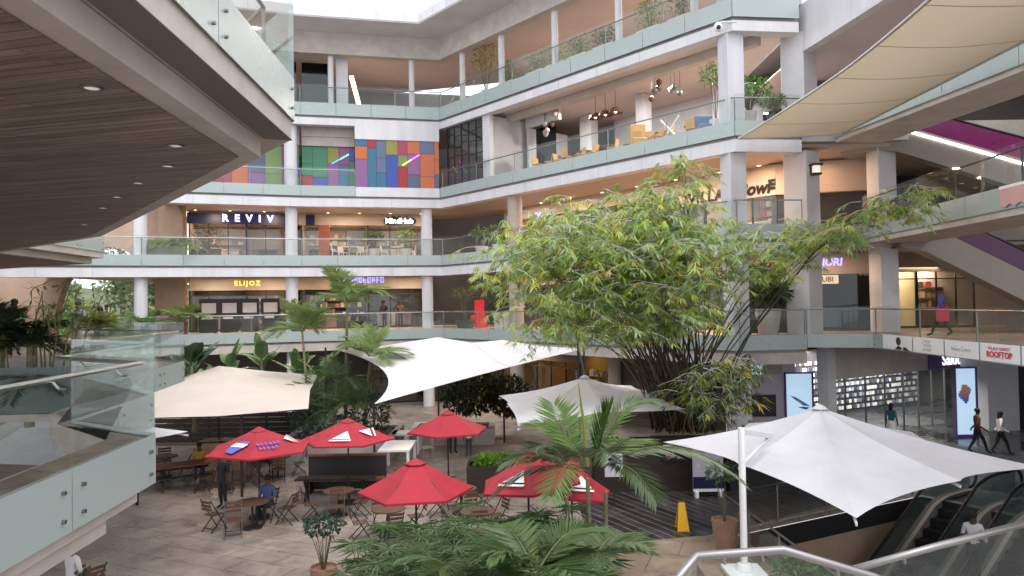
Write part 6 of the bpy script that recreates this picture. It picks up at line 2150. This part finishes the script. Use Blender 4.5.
# banners on the glass edge of the wing
YB = [27.5, 25.4, 23.5, 21.7, 19.9, 18.4]
def wx(y):
    p, q = (W1[1], W1[2]) if y > 19.0 else (W1[2], W1[3])
    f_ = (y - p[1]) / (q[1] - p[1])
    return p[0] + (q[0] - p[0]) * f_
for i, lb in enumerate(("white banner with a dark portrait of a person", "white banner with three grey lines of lettering beside the portrait banner", "white banner with a single pale line of lettering", "white banner with bold red lettering in the banner row", "blank white banner after the one with red lettering")):
    ya, yb = YB[i] - 0.04, YB[i + 1] + 0.04
    ym = (ya + yb) / 2
    t = thing("banner", lb, "banner", (wx(ym) - 0.05, ym, -0.4), 0, "banners on the glass edge of the wing")
    MB().add([(wx(ya) - 0.045, ya, -0.46), (wx(yb) - 0.045, yb, -0.46), (wx(yb) - 0.045, yb, 0.06), (wx(ya) - 0.045, ya, 0.06),
              (wx(ya) - 0.03, ya, -0.46), (wx(yb) - 0.03, yb, -0.46), (wx(yb) - 0.03, yb, 0.06), (wx(ya) - 0.03, ya, 0.06)],
             [(0, 1, 2, 3), (7, 6, 5, 4), (0, 4, 5, 1), (3, 2, 6, 7), (0, 3, 7, 4), (1, 5, 6, 2)]).build("panel", "banner_white", t)
    xd = (wx(yb) - wx(ya), yb - ya, 0)
    def bt(s_, m, dz, size, **k):
        text("lettering", s_, m, (wx(ym) - 0.06, ym, -0.20 + dz * 0.72), xd, t, size, extrude=0.002, **k)
    if i == 0:
        mb = MB()
        def BP(u, z):
            y = ya + (yb - ya) * u
            return (wx(y) - 0.052, y, z)
        n = 18
        mb.add([BP(0.56 + 0.085 * math.cos(a), -0.15 + 0.15 * math.sin(a)) for a in [2 * math.pi * k / n for k in range(n)]], [tuple(range(n))], 0, (0.09, 0.025, 0.025))
        mb.add([BP(0.40, -0.45), BP(0.46, -0.42), BP(0.53, -0.32), BP(0.60, -0.32), BP(0.68, -0.40), BP(0.64, -0.45)], [(0, 1, 2, 3, 4, 5)], 0, (0.05, 0.02, 0.03))
        mb.add([BP(0.16, -0.45), BP(0.18, -0.45), BP(0.40, -0.45), BP(0.42, -0.45)], [(0, 1, 2, 3)], 0, (0.10, 0.03, 0.03))
        mb.add([BP(0.70, -0.36), BP(0.80, -0.34), BP(0.95, -0.48), BP(0.99, -0.45), BP(0.72, -0.45)], [(0, 1, 2, 3, 4)], 0, (0.07, 0.03, 0.03))
        mb.add([BP(0.62, -0.40), BP(0.70, -0.44), BP(0.72, -0.45), BP(0.66, -0.45)], [(0, 1, 2, 3)], 0, (0.55, 0.42, 0.42))
        mb.build("portrait_print", "multi", t)
    elif i == 1:
        bt("FRIDAY", "letter_grey", 0.19, 0.13)
        bt("MAASAI", "letter_grey", 0.0, 0.13)
        bt("MARKET", "letter_grey", -0.19, 0.13)
    elif i == 2:
        bt("Fitness Centre", "letter_grey", 0.0, 0.17)
    elif i == 3:
        bt("VILLAGE MARKET", "letter_red", 0.17, 0.125)
        bt("ROOFTOP", "letter_red", -0.08, 0.24, bold=0.008)
# pink cloth hung over the edge of the middle bridge
def w2x(y):
    return 13.55 + 0.0568 * (y - 19.5) if y > 19.5 else 13.4 + 0.01304 * (y - 8)
t = thing("cloth_banner", "pale pink cloth with a jagged lower edge hung over the middle bridge", "banner", (w2x(18.5), 18.5, 4.2))
ys = [20.15 - 0.22 * k for k in range(17)]
mb = MB()
for k in range(16):
    a, b = ys[k], ys[k + 1]
    za, zb = (3.84, 3.93) if k % 2 else (3.93, 3.84)
    for o_ in (-0.06, -0.045):
        mb.quad((w2x(a) + o_, a, za), (w2x(b) + o_, b, zb), (w2x(b) + o_, b, 4.42), (w2x(a) + o_, a, 4.42))
    mb.quad((w2x(a) - 0.066, a, 4.36), (w2x(b) - 0.066, b, 4.36), (w2x(b) - 0.066, b, 4.44), (w2x(a) - 0.066, a, 4.44), 1)
mb.build("fabric", ["pink_cloth", "white_gloss"], t)
# lit screens
t = thing("display_screen", "tall lit screen showing a thin laptop, beside the lilac wall", "screen", (12.5, 32.0, -2.8))
MB().box((11.88, 32.0, ZG), (13.12, 32.15, -1.78)).build("casing", "purple_board", t)
MB().box((11.92, 31.985, ZG + 0.1), (13.02, 31.999, -1.84)).build("display_face", "screen_blue", t)
mb = MB()
mb.add([(12.06, 31.98, -2.78), (12.32, 31.98, -2.86), (12.95, 31.98, -3.26), (12.62, 31.98, -3.22)], [(0, 1, 2, 3)], 0, (0.12, 0.22, 0.42))
mb.add([(12.40, 31.98, -3.30), (12.66, 31.98, -3.27), (12.93, 31.98, -3.32), (12.74, 31.98, -3.40)], [(0, 1, 2, 3)], 0, (0.06, 0.14, 0.30))
mb.add([(12.2, 31.976, -2.92), (12.36, 31.976, -2.95), (12.74, 31.976, -3.19), (12.55, 31.976, -3.15)], [(0, 1, 2, 3)], 0, (0.3, 0.5, 0.75))
mb.build("laptop_print", "multi", t)
t = thing("display_screen", "tall lit screen with an orange and blue blob at the phone shop entrance", "screen", (19.7, 31.9, ZG))
MB().box((19.25, 31.9, ZG), (20.22, 32.15, -1.66)).build("casing", "purple_board", t)
MB().box((19.29, 31.885, ZG + 0.12), (20.10, 31.899, -1.72)).build("display_face", "screen_blue", t)
mb = MB()
for k in range(9):
    f_ = k / 8
    w_ = 0.27 * math.sin(math.pi * (0.15 + 0.8 * f_)) + 0.03
    z = -2.42 - f_ * 0.72
    cx = 19.62 + 0.05 * math.sin(k)
    mb.box((cx - w_ * 0.75, 31.876, z - 0.09), (cx + w_ * 0.9, 31.884, z), 0, (0.85 - 0.8 * f_, 0.38 - 0.2 * f_, 0.12 + 0.62 * f_))
mb.build("print", "multi", t)
mb = MB()
mb.lathe([(0.0, 0.0), (0.07, 0.0)], (0, 0, 0), 12)
t = thing("wall_sign", "small dark round emblem with a leaf on the lilac wall", "sign", (10.9, 32.19, -2.3))
MB().ball((10.75, 32.19, -2.36), (0.09, 0.012, 0.10), 8).ball((10.78, 32.19, -2.22), (0.03, 0.01, 0.045), 6).build("emblem", "letter_black", t)
MB().box((11.0, 32.185, -2.40), (11.5, 32.199, -2.36)).build("lettering", "letter_grey", t)
t = thing("picture_strip", "strip of bright small screens above the lilac wall", "screen", (10.6, 32.1, -1.5))
MB().box((9.9, 32.1, -1.85), (10.9, 32.19, -1.35)).build("display_face", "screen_blue", t)
MB().box((11.0, 32.1, -1.85), (11.8, 32.19, -1.40)).build("dark_panel", "grey_concrete", t)

# ------------------------------------------------------------------ lamps and cameras on the building
LG = "small downlights set in the timber soffit"
def downlight(loc):
    t = local_thing("ceiling_light", "small round downlight set in the timber soffit", "ceiling light", loc, 0, LG)
    MB().lathe([(0.095, 0.0), (0.095, -0.012), (0.065, -0.012), (0.065, 0.0)], (0, 0, 0.0), 16).build("trim", "steel", t)
    MB().lathe([(0.001, -0.004), (0.064, -0.004)], (0, 0, 0.0), 16).build("diffuser", "lamp_dim", t)
    return t
d0 = downlight((-3.62, 6.3, 3.383))
for x, y in ((-3.95, 8.6), (-4.62, 9.82), (-5.68, 11.1), (-6.73, 12.45), (-7.71, 13.77), (-9.6, 16.4)):
    dup(d0, (x, y, 3.383))
CGp = "round downlights along the gallery ceilings"
def gal_light(loc):
    t = local_thing("ceiling_light", "warm round downlight in a gallery ceiling", "ceiling light", loc, 0, CGp)
    MB().lathe([(0.13, 0.0), (0.13, -0.02), (0.10, -0.02), (0.10, 0.0)], (0, 0, 0), 12).build("trim", "white_gloss", t)
    MB().lathe([(0.001, -0.006), (0.099, -0.006)], (0, 0, 0), 12).build("diffuser", "lamp_warm", t)
    return t
g0 = None
for z in (Z2, Z3):
    for seg, ss in ((sL1, (2.4, 4.4, 6.4)), (sL2, (1.4, 3.4, 5.4, 7.4)), (sR, (1.5, 4, 6.5, 9, 11.5, 14, 16.5, 18.6))):
        for s in ss:
            for o in (4.6,):
                loc = on(seg, s, o, z - 0.984)
                if g0 is None:
                    g0 = gal_light(loc)
                else:
                    dup(g0, loc)
t = thing("wall_lamp", "black lantern on the grey pillar of the second gallery", "wall lamp", (12.35, 29.25, 6.62))
MB().box((12.18, 29.2, 6.42), (12.52, 29.5, 6.50)).box((12.14, 29.16, 6.80), (12.56, 29.52, 6.88)).box((12.18, 29.48, 6.5), (12.52, 29.54, 6.8)).build("frame", "black", t)
MB().box((12.23, 29.24, 6.505), (12.47, 29.46, 6.795)).build("lamp_body", "lantern_glow", t)
t = thing("security_camera", "white dome security camera on the top gallery edge by the white column", "camera", (8.2, 28.9, 12.4))
MB().box((8.45, 28.75, 12.45), (9.1, 28.82, 12.52)).build("bracket", "grey_paint", t)
MB().ball((8.35, 28.75, 12.28), (0.17, 0.17, 0.2), 8).build("housing", "white_gloss", t)
MB().ball((8.33, 28.62, 12.22), 0.09, 8).build("lens_dome", "black", t)

# pendants of the third gallery terrace
CEIL3 = Z4 - 1.0
def hoop(label, s):
    p = on(sR, s, 3.0, 0)
    t = thing("pendant_lamp", label, "pendant lamp", (p[0], p[1], CEIL3), 0, "woven dome pendants on the third gallery")
    MB().tube([(p[0], p[1], CEIL3), (p[0], p[1], 11.45)], 0.012, 5).build("cord", "black", t)
    MB().lathe([(0.0, 0.32), (0.16, 0.29), (0.30, 0.18), (0.38, 0.0), (0.35, 0.0), (0.27, 0.16), (0.14, 0.26), (0.0, 0.29)], (p[0], p[1], 11.14), 16).build("lamp_shade", "brown_wood", t)
    MB().ball((p[0], p[1], 11.22), 0.08, 6).build("bulb", "lamp_soft", t)
hoop("woven dome pendant lamp farthest along the third gallery terrace of the three", 10.1)
hoop("woven dome pendant lamp between two others over the third gallery terrace", 10.8)
hoop("woven dome pendant lamp nearest the clusters of small pendants by the yucca", 11.5)
def cluster(label, s, seed):
    p = on(sR, s, 3.0, 0)
    r = random.Random(seed)
    t = thing("pendant_lamp", label, "pendant lamp", (p[0], p[1], CEIL3), 0, "clusters of small hanging lamps on the third gallery")
    for k in range(7):
        x, y, L = p[0] + r.uniform(-.7, .7), p[1] + r.uniform(-.7, .7), r.uniform(0.4, 1.5)
        cd_ = MB().tube([(x, y, CEIL3), (x, y, CEIL3 - L)], 0.010, 5).build("cord", "black", t)
        c_ = r.choice(((0.04, 0.04, 0.04), (0.12, 0.06, 0.04), (0.10, 0.12, 0.10), (0.35, 0.3, 0.28)))
        MB().lathe([(0.02, 0.14), (0.14, 0.05), (0.15, -0.05), (0.08, -0.16), (0.0, -0.18)], (x, y, CEIL3 - L), 8, 0, c_).build("lamp_shade", "multi", t)
cluster("cluster of small dark hanging lamps near the inner end of the third gallery", 6.7, 3)
cluster("cluster of small hanging lamps near the white column on the third gallery", 14.6, 4)

# gallery furniture
def simple_chair(name, label, loc, rz, m, group, h=0.82):
    t = local_thing(name, label, "chair", loc, rz, group)
    MB().box((-0.22, -0.22, 0.42), (0.22, 0.22, 0.46)).build("seat", m, t)
    MB().pbox((-0.21, 0.19, 0.46), (0.42, 0, 0), (0, 0.03, 0), (0, 0.06, h - 0.46)).build("backrest", m, t)
    for sx in (-0.19, 0.19):
        for sy in (-0.19, 0.19):
            MB().bar((sx, sy, 0.42), (sx * 1.1, sy * 1.1, 0.0), 0.03).build("leg", m, t)
    return t
def simple_table(name, label, loc, r, m, group, top="white_gloss"):
    t = local_thing(name, label, "table", loc, 0, group)
    MB().lathe([(r, 0.71), (r, 0.75)], (0, 0, 0), 16).build("tabletop", top, t)
    MB().lathe([(0.26, 0.0), (0.24, 0.02), (0.035, 0.04), (0.035, 0.71)], (0, 0, 0), 10).build("pedestal", m, t)
    return t
YG = "yellow wooden chairs of the third gallery terrace"
yc = simple_chair("wooden_chair", "yellow wooden chair behind the glass of the third gallery terrace", on(sR, 7.4, 1.3, Z3), R_(40), "yellow_wood", YG)
r_ = random.Random(12)
for s in (8.3, 8.9, 9.8, 10.6, 11.3, 12.7, 14.5, 15.0, 15.6, 16.2, 17.4):
    dup(yc, on(sR, s, 1.1 + r_.random() * 0.5, Z3), r_.random() * 6.28)
TG = "round tables of the third gallery terrace"
yt = simple_table("dining_table", "round table behind the glass of the third gallery terrace", on(sR, 8.6, 2.0, Z3), 0.45, "dark_metal", TG, "brown_wood")
for s in (10.2, 12.0, 15.3, 17.0):
    dup(yt, on(sR, s, 2.0, Z3))
t = thing("drying_rack", "white crossed folding frame on the third gallery terrace", "rack", on(sR, 16.5, 0.9, Z3))
a, b = Vector(on(sR, 16.0, 0.9, Z3)), Vector(on(sR, 17.0, 0.9, Z3))
for z0, z1 in ((0.0, 1.05), (1.05, 0.0)):
    MB().bar(a + Vector((0, 0, z0)), b + Vector((0, 0, z1)), 0.06).build("leg", "white_gloss", t)
t = thing("armchair", "blue upholstered armchair at the terrace end by the white column", "armchair", on(sR, 18.2, 1.2, Z3))
p = Vector(on(sR, 18.2, 1.2, Z3))
MB().box((p.x - .4, p.y - .4, p.z), (p.x + .4, p.y + .4, p.z + .42), 0, (0.12, 0.17, 0.32)).build("seat", "multi", t, bevel=0.05)
MB().box((p.x - .4, p.y + .41, p.z), (p.x + .4, p.y + .6, p.z + .95), 0, (0.12, 0.17, 0.32)).build("backrest", "multi", t, bevel=0.05)
t = thing("armchair", "tall yellow armchair on the third gallery terrace", "armchair", on(sR, 14.9, 0.8, Z3))
p = Vector(on(sR, 14.7, 1.0, Z3))
MB().box((p.x - .38, p.y - .38, p.z), (p.x + .38, p.y + .38, p.z + .45)).build("seat", "yellow_wood", t, bevel=0.05)
MB().box((p.x - .38, p.y + .39, p.z), (p.x + .38, p.y + .52, p.z + 1.25)).build("backrest", "yellow_wood", t, bevel=0.05)
WG = "white cafe chairs on the second gallery"
wc = simple_chair("cafe_chair", "white cafe chair at a round table on the second gallery", on(sL2, 1.9, 2.2, Z2), R_(100), "white_gloss", WG)
for s, o, a in ((3.6, 2.2, -80), (2.3, 3.4, 160), (3.4, 3.4, 200), (4.9, 2.6, 90), (6.6, 2.6, -90)):
    dup(wc, on(sL2, s, o, Z2), R_(a))
WT = "white round tables on the second gallery"
wt = simple_table("cafe_table", "white round cafe table on the second gallery", on(sL2, 2.75, 2.5, Z2), 0.5, "white_gloss", WT)
dup(wt, on(sL2, 5.75, 2.6, Z2))
t = thing("wall_cabinet", "orange brown panel beside the navy sign's shop front", "cabinet", on(sL2, 1.1, 4.6, Z2))
mb = MB()
sbox(mb, *sL2, 0.8, 1.5, 4.5, 4.95, Z2, Z2 + 2.3)
mb.build("cabinet_body", "red_wood", t)
DG = "dark high stalls in the first gallery restaurant"
def stall(loc, rz):
    t = local_thing("serving_stall", "dark high backed stall with white lower panel in the first gallery restaurant", "stall", loc, rz, DG)
    MB().box((-0.55, 0.0, 0.85), (0.55, 0.08, 2.0)).build("backrest", "black", t)
    MB().box((-0.5, -0.5, 0.0), (0.5, 0.08, 0.80)).build("counter_body", "dark_wood", t)
    MB().box((-0.4, -0.03, 1.15), (0.4, -0.004, 1.75)).build("panel", "grey_paint", t)
    MB().box((-0.35, -0.52, 0.80), (0.2, -0.1, 0.92)).build("linen", "white_gloss", t)
    return t
ang1 = math.atan2(P2[1] - P1[1], P2[0] - P1[0])
s0_ = stall(on(sL1, 3.2, 3.2, Z1), ang1)
for s in (4.35, 5.5, 6.7):
    dup(s0_, on(sL1, s, 3.2, Z1), ang1)
t = thing("tablecloth_table", "red covered table in the first gallery past the corner column", "table", on(sR, 0.6, 3.0, Z1))
p = Vector(on(sR, 0.3, 2.6, Z1))
MB().box((p.x - .5, p.y - .5, 0.0), (p.x + .5, p.y + .5, 0.74)).build("cloth", "letter_red", t)
MB().box((p.x - .3, p.y + .3, 0.745), (p.x + .3, p.y + .45, 1.7)).build("menu_panel", "letter_red", t)
# framed white prints in the shop window behind the big pot
for i in range(3):
    for j in range(2):
        if (i, j) == (2, 0):
            continue
        x, z = 10.55 + i * 0.50, 1.55 + j * 0.62
        t = thing("framed_print", "small white framed print on the dark wall behind the big stone coloured pot", "picture", (x, 31.2, z), 0, "white framed prints on the dark wall")
        MB().box((x - 0.19, 31.2, z - 0.24), (x + 0.19, 31.23, z + 0.24)).build("frame", "black", t)
        MB().box((x - 0.15, 31.185, z - 0.19), (x + 0.15, 31.199, z + 0.19)).build("print", "banner_white", t)
t = thing("display_wall", "black display wall in the first gallery between the white column and the pillar", "wall", (11, 31.3, 0))
MB().box((10.1, 31.24, 0), (12.0, 31.4, 2.9)).build("panel", "black", t)

# ------------------------------------------------------------------ people
def person(label, loc, heading, shirt, trousers, skin=(0.10, 0.055, 0.038), hair=(0.012, 0.010, 0.009), h=1.72, pose="stand", skirt=None, group=None, hairstyle="short", bag=None):
    root = local_thing("person", label, "person", loc, heading, group)
    k = h / 1.75
    J = {}
    def j(n, x, y, z, r):
        J[n] = (Vector((x, y, z)) * k, r * k)
    seat = pose == "sit"
    hz_ = 0.50 if seat else 0.93
    j("pel", 0, 0, hz_, 0.135)
    up = hz_ - 0.93
    j("sp", 0, 0.0, 1.12 + up, 0.125)
    j("ch", 0, 0.0, 1.34 + up, 0.15)
    j("nk", 0, 0.01, 1.49 + up, 0.058)
    j("h0", 0, 0.03, 1.57 + up, 0.075)
    j("h1", 0, 0.035, 1.67 + up, 0.085)
    for s, sx in (("l", -1), ("r", 1)):
        j("sh" + s, sx * 0.18, 0, 1.41 + up, 0.065)
        if pose == "walk":
            ay = 0.16 * sx
            j("el" + s, sx * 0.24, -ay * 0.6, 1.15 + up, 0.045)
            j("wr" + s, sx * 0.23, ay * 1.2 + 0.06, 0.93 + up, 0.032)
            j("hd" + s, sx * 0.22, ay * 1.5 + 0.10, 0.84 + up, 0.034)
        elif pose in ("hold", "sit"):
            j("el" + s, sx * 0.25, 0.03, 1.15 + up, 0.045)
            j("wr" + s, sx * 0.12, 0.26, 1.12 + up, 0.032)
            j("hd" + s, sx * 0.07, 0.33, 1.14 + up, 0.034)
        else:
            j("el" + s, sx * 0.25, -0.02, 1.14 + up, 0.045)
            j("wr" + s, sx * 0.25, 0.06, 0.90 + up, 0.032)
            j("hd" + s, sx * 0.24, 0.09, 0.80 + up, 0.034)
        j("hp" + s, sx * 0.09, 0, (0.88 if not seat else 0.48), 0.10)
        if seat:
            j("kn" + s, sx * 0.11, 0.42, 0.50, 0.065)
            j("an" + s, sx * 0.11, 0.40, 0.09, 0.042)
            j("to" + s, sx * 0.11, 0.55, 0.035, 0.035)
        elif pose == "walk":
            st_ = sx
            j("kn" + s, sx * 0.09, 0.14 * st_ + 0.06, 0.50, 0.068)
            j("an" + s, sx * 0.09, 0.30 * st_, 0.09 if st_ > 0 else 0.14, 0.042)
            j("to" + s, sx * 0.10, 0.30 * st_ + 0.17, 0.04 if st_ > 0 else 0.05, 0.035)
        else:
            j("kn" + s, sx * 0.10, 0.02, 0.49, 0.068)
            j("an" + s, sx * 0.10, -0.02, 0.09, 0.042)
            j("to" + s, sx * 0.12, 0.15, 0.035, 0.035)
    E_ = [("pel", "sp"), ("sp", "ch"), ("ch", "nk"), ("nk", "h0"), ("h0", "h1")]
    for s in "lr":
        E_ += [("ch", "sh" + s), ("sh" + s, "el" + s), ("el" + s, "wr" + s), ("wr" + s, "hd" + s), ("pel", "hp" + s), ("hp" + s, "kn" + s), ("kn" + s, "an" + s), ("an" + s, "to" + s)]
    names = list(J)
    me = bpy.data.meshes.new("body")
    me.from_pydata([J[n][0] for n in names], [(names.index(a), names.index(b)) for a, b in E_], [])
    tmp = bpy.data.objects.new("body_tmp", me)
    col.objects.link(tmp)
    sk = tmp.modifiers.new("skin", 'SKIN')
    for i, n in enumerate(names):
        v = me.skin_vertices[0].data[i]
        v.radius = (J[n][1], J[n][1] * (0.75 if n in ("ch", "sp", "pel") else 1.0))
        v.use_root = (n == "pel")
    ss = tmp.modifiers.new("sub", 'SUBSURF')
    ss.levels = ss.render_levels = 2
    dg = bpy.context.evaluated_depsgraph_get()
    bm_ = bpy.data.meshes.new_from_object(tmp.evaluated_get(dg))
    bpy.data.objects.remove(tmp)
    bm_.name = "body"
    bm_.materials.clear()
    cols = [skin, shirt, trousers, (0.02, 0.018, 0.016)]
    bm_.materials.append(M["multi_matte"])
    ca = bm_.color_attributes.new("col", 'FLOAT_COLOR', 'CORNER')
    arr = np.zeros((len(bm_.loops), 4), np.float32)
    segs = [(J[a][0], J[b][0], a, b) for a, b in E_]
    for pl in bm_.polygons:
        c = pl.center
        best, bd_ = None, 9
        for a, b, na, nb in segs:
            ab = b - a
            t_ = max(0, min(1, (c - a).dot(ab) / max(1e-6, ab.length_squared)))
            dd = (c - a - ab * t_).length
            if dd < bd_:
                bd_, best, bt_ = dd, (na, nb), t_
        nb = best[1]
        if nb[:2] in ("h0", "h1", "hd") or (nb == "nk" and bt_ > 0.75):
            cc = cols[0]
        elif nb[:2] == "wr":
            cc = cols[1] if shirt_long(label) and bt_ < 0.9 else cols[0]
        elif nb[:2] in ("hp", "kn", "an"):
            cc = cols[2] if bt_ < 0.95 or nb[:2] != "an" else cols[3]
        elif nb[:2] == "to":
            cc = cols[3]
        else:
            cc = cols[1]
        for li in pl.loop_indices:
            arr[li] = (*cc, 1)
    ca.data.foreach_set("color", arr.reshape(-1))
    bm_.polygons.foreach_set("use_smooth", [True] * len(bm_.polygons))
    body = bpy.data.objects.new("body", bm_)
    col.objects.link(body)
    body.parent = root
    WL[body] = Vector((0, 0, 0))
    hc = J["h1"][0]
    mat_h = "hair_%d" % len(M)
    mat(mat_h, hair, 0.7)
    hb = MB()
    if hairstyle == "long":
        hb.ball((hc.x, hc.y - 0.02 * k, hc.z + 0.012 * k), (0.105 * k, 0.112 * k, 0.105 * k), 8)
        hb.ball((hc.x, hc.y - 0.075 * k, hc.z - 0.12 * k), (0.09 * k, 0.05 * k, 0.14 * k), 8)
    else:
        hb.ball((hc.x, hc.y - 0.022 * k, hc.z + 0.022 * k), (0.098 * k, 0.104 * k, 0.09 * k), 8)
    hb.build("hair", mat_h, root, smooth=True)
    ey = MB()
    for sx in (-1, 1):
        ey.ball((sx * 0.032 * k, hc.y + 0.080 * k, hc.z - 0.03 * k), 0.010 * k, 5)
    ey.build("eyes", "black", root)
    MB().add([(0, hc.y + 0.080 * k, hc.z - 0.03 * k), (-0.015 * k, hc.y + 0.08 * k, hc.z - 0.068 * k), (0.015 * k, hc.y + 0.08 * k, hc.z - 0.068 * k), (0, hc.y + 0.108 * k, hc.z - 0.062 * k)],
             [(0, 1, 3), (0, 3, 2), (1, 2, 3)], 0, skin).build("nose", "multi_matte", root)
    if skirt:
        MB().lathe([(0.15 * k, 1.0 * k), (0.20 * k, 0.85 * k), (0.24 * k, 0.55 * k), (0.25 * k, 0.48 * k)], (0, 0, 0), 14, 0, skirt).build("skirt", "multi_matte", root, smooth=True)
    if bag:
        c_, side = bag
        b_ = tag(MB().box((-0.06, -0.20, 0.0), (0.06, 0.20, 0.46), 0, c_).box((-0.012, -0.15, 0.46), (0.012, -0.12, 0.62), 0, c_).box((-0.012, 0.12, 0.46), (0.012, 0.15, 0.62), 0, c_).build("bag", "multi_matte", None, bevel=0.03), "red bag hanging at the side of the man in blue", "bag")
        off = Matrix.Rotation(heading, 3, 'Z') @ Vector((side * 0.30, 0.05, 0.0))
        b_.location = Vector(loc) + off + Vector((0, 0, 0.55 * k))
        b_.rotation_euler = (0, 0, heading)
    return root
def shirt_long(lb):
    return "long sleeve" in lb or "jacket" in lb
person("man in a blue jacket and dark trousers walking along the first gallery of the wing", (15.56, 26.5, 0.0), R_(75), (0.05, 0.09, 0.26), (0.02, 0.02, 0.025), pose="walk", h=1.76, bag=((0.62, 0.03, 0.06), -1))
person("person in a brown jacket walking in the ground floor passage", (18.06, 28.6, ZG), R_(-100), (0.09, 0.035, 0.02), (0.015, 0.014, 0.016), pose="walk", h=1.74)
person("woman in a white long sleeve top and black trousers walking in the passage", (18.75, 28.3, ZG), R_(-100), (0.62, 0.58, 0.58), (0.015, 0.014, 0.016), pose="walk", h=1.66, hairstyle="long")
person("woman in a teal top and white skirt inside the phone shop", (15.9, 30.9, ZG), R_(-60), (0.02, 0.14, 0.17), (0.10, 0.06, 0.04), pose="stand", h=1.66, hairstyle="long", skirt=(0.62, 0.60, 0.62))
person("person in a white shirt riding down the basement escalator", (11.75, 18.9, ZG - 1.12), R_(150), (0.62, 0.62, 0.66), (0.03, 0.03, 0.04), pose="hold", h=1.70, hairstyle="long")
person("person in a white top at the very foot of the picture beside a brown chair", (-9.3, 15.4, ZG), R_(-30), (0.62, 0.60, 0.62), (0.05, 0.05, 0.06), pose="sit", h=1.75)
dup(chair0, (-8.9, 15.3, ZG), R_(-120), "dark folding chair beside the person in white below the near terrace", CG)
person("man with black hair in a pale shirt behind the dark palm on the near terrace", (-16.3, 23.9, 0.0), R_(20), (0.50, 0.52, 0.56), (0.05, 0.05, 0.06), h=1.84, hairstyle="long")
person("man in a grey shirt and light trousers standing on the near terrace", (-13.9, 23.4, 0.0), R_(170), (0.24, 0.24, 0.30), (0.45, 0.38, 0.32), skin=(0.22, 0.13, 0.09), hair=(0.04, 0.03, 0.025), h=1.74)
person("woman in black top and grey skirt standing by the man in grey", (-13.1, 23.2, 0.0), R_(200), (0.02, 0.02, 0.022), (0.16, 0.10, 0.08), skin=(0.20, 0.11, 0.08), h=1.55, hairstyle="long", skirt=(0.10, 0.11, 0.12))
person("person in a white shirt far behind on the terrace under the arch", (-19.6, 35.3, 0.0), R_(160), (0.60, 0.60, 0.62), (0.05, 0.05, 0.06), h=1.70)
person("person in a white shirt standing behind the plain red umbrella by the shrubs", (-2.55, 30.3, ZG + 0.0), R_(200), (0.55, 0.50, 0.50), (0.04, 0.04, 0.05), h=1.80)
person("child in a white top in front of the dark rounded shrub", (-1.85, 29.6, ZG), R_(170), (0.6, 0.58, 0.6), (0.05, 0.05, 0.08), h=1.35)
person("person in dark clothes in the first gallery shop behind the slender palms", (-8.3, 47.4, 0.0), R_(150), (0.02, 0.02, 0.022), (0.02, 0.02, 0.022), h=1.75)
person("person in brown in the first gallery shop beside the one in dark clothes", (-7.3, 47.6, 0.0), R_(190), (0.10, 0.05, 0.03), (0.03, 0.025, 0.02), h=1.70)
person("person in blue sitting at the table below the shield umbrella", (-7.15, 21.2, ZG), R_(170), (0.05, 0.08, 0.20), (0.02, 0.02, 0.03), pose="sit", h=1.72)
dup(chair0, (-7.15, 21.2, ZG), R_(-10), "dark folding chair the person in blue sits on", CG)
person("person in a yellow top sitting at the picnic table below the cream sail", (-11.4, 26.5, ZG), R_(200), (0.45, 0.28, 0.03), (0.02, 0.02, 0.03), pose="sit", h=1.72)
person("person in dark clothes standing behind the shield umbrella", (-9.0, 22.6, ZG), R_(150), (0.02, 0.02, 0.025), (0.02, 0.02, 0.025), h=1.70)
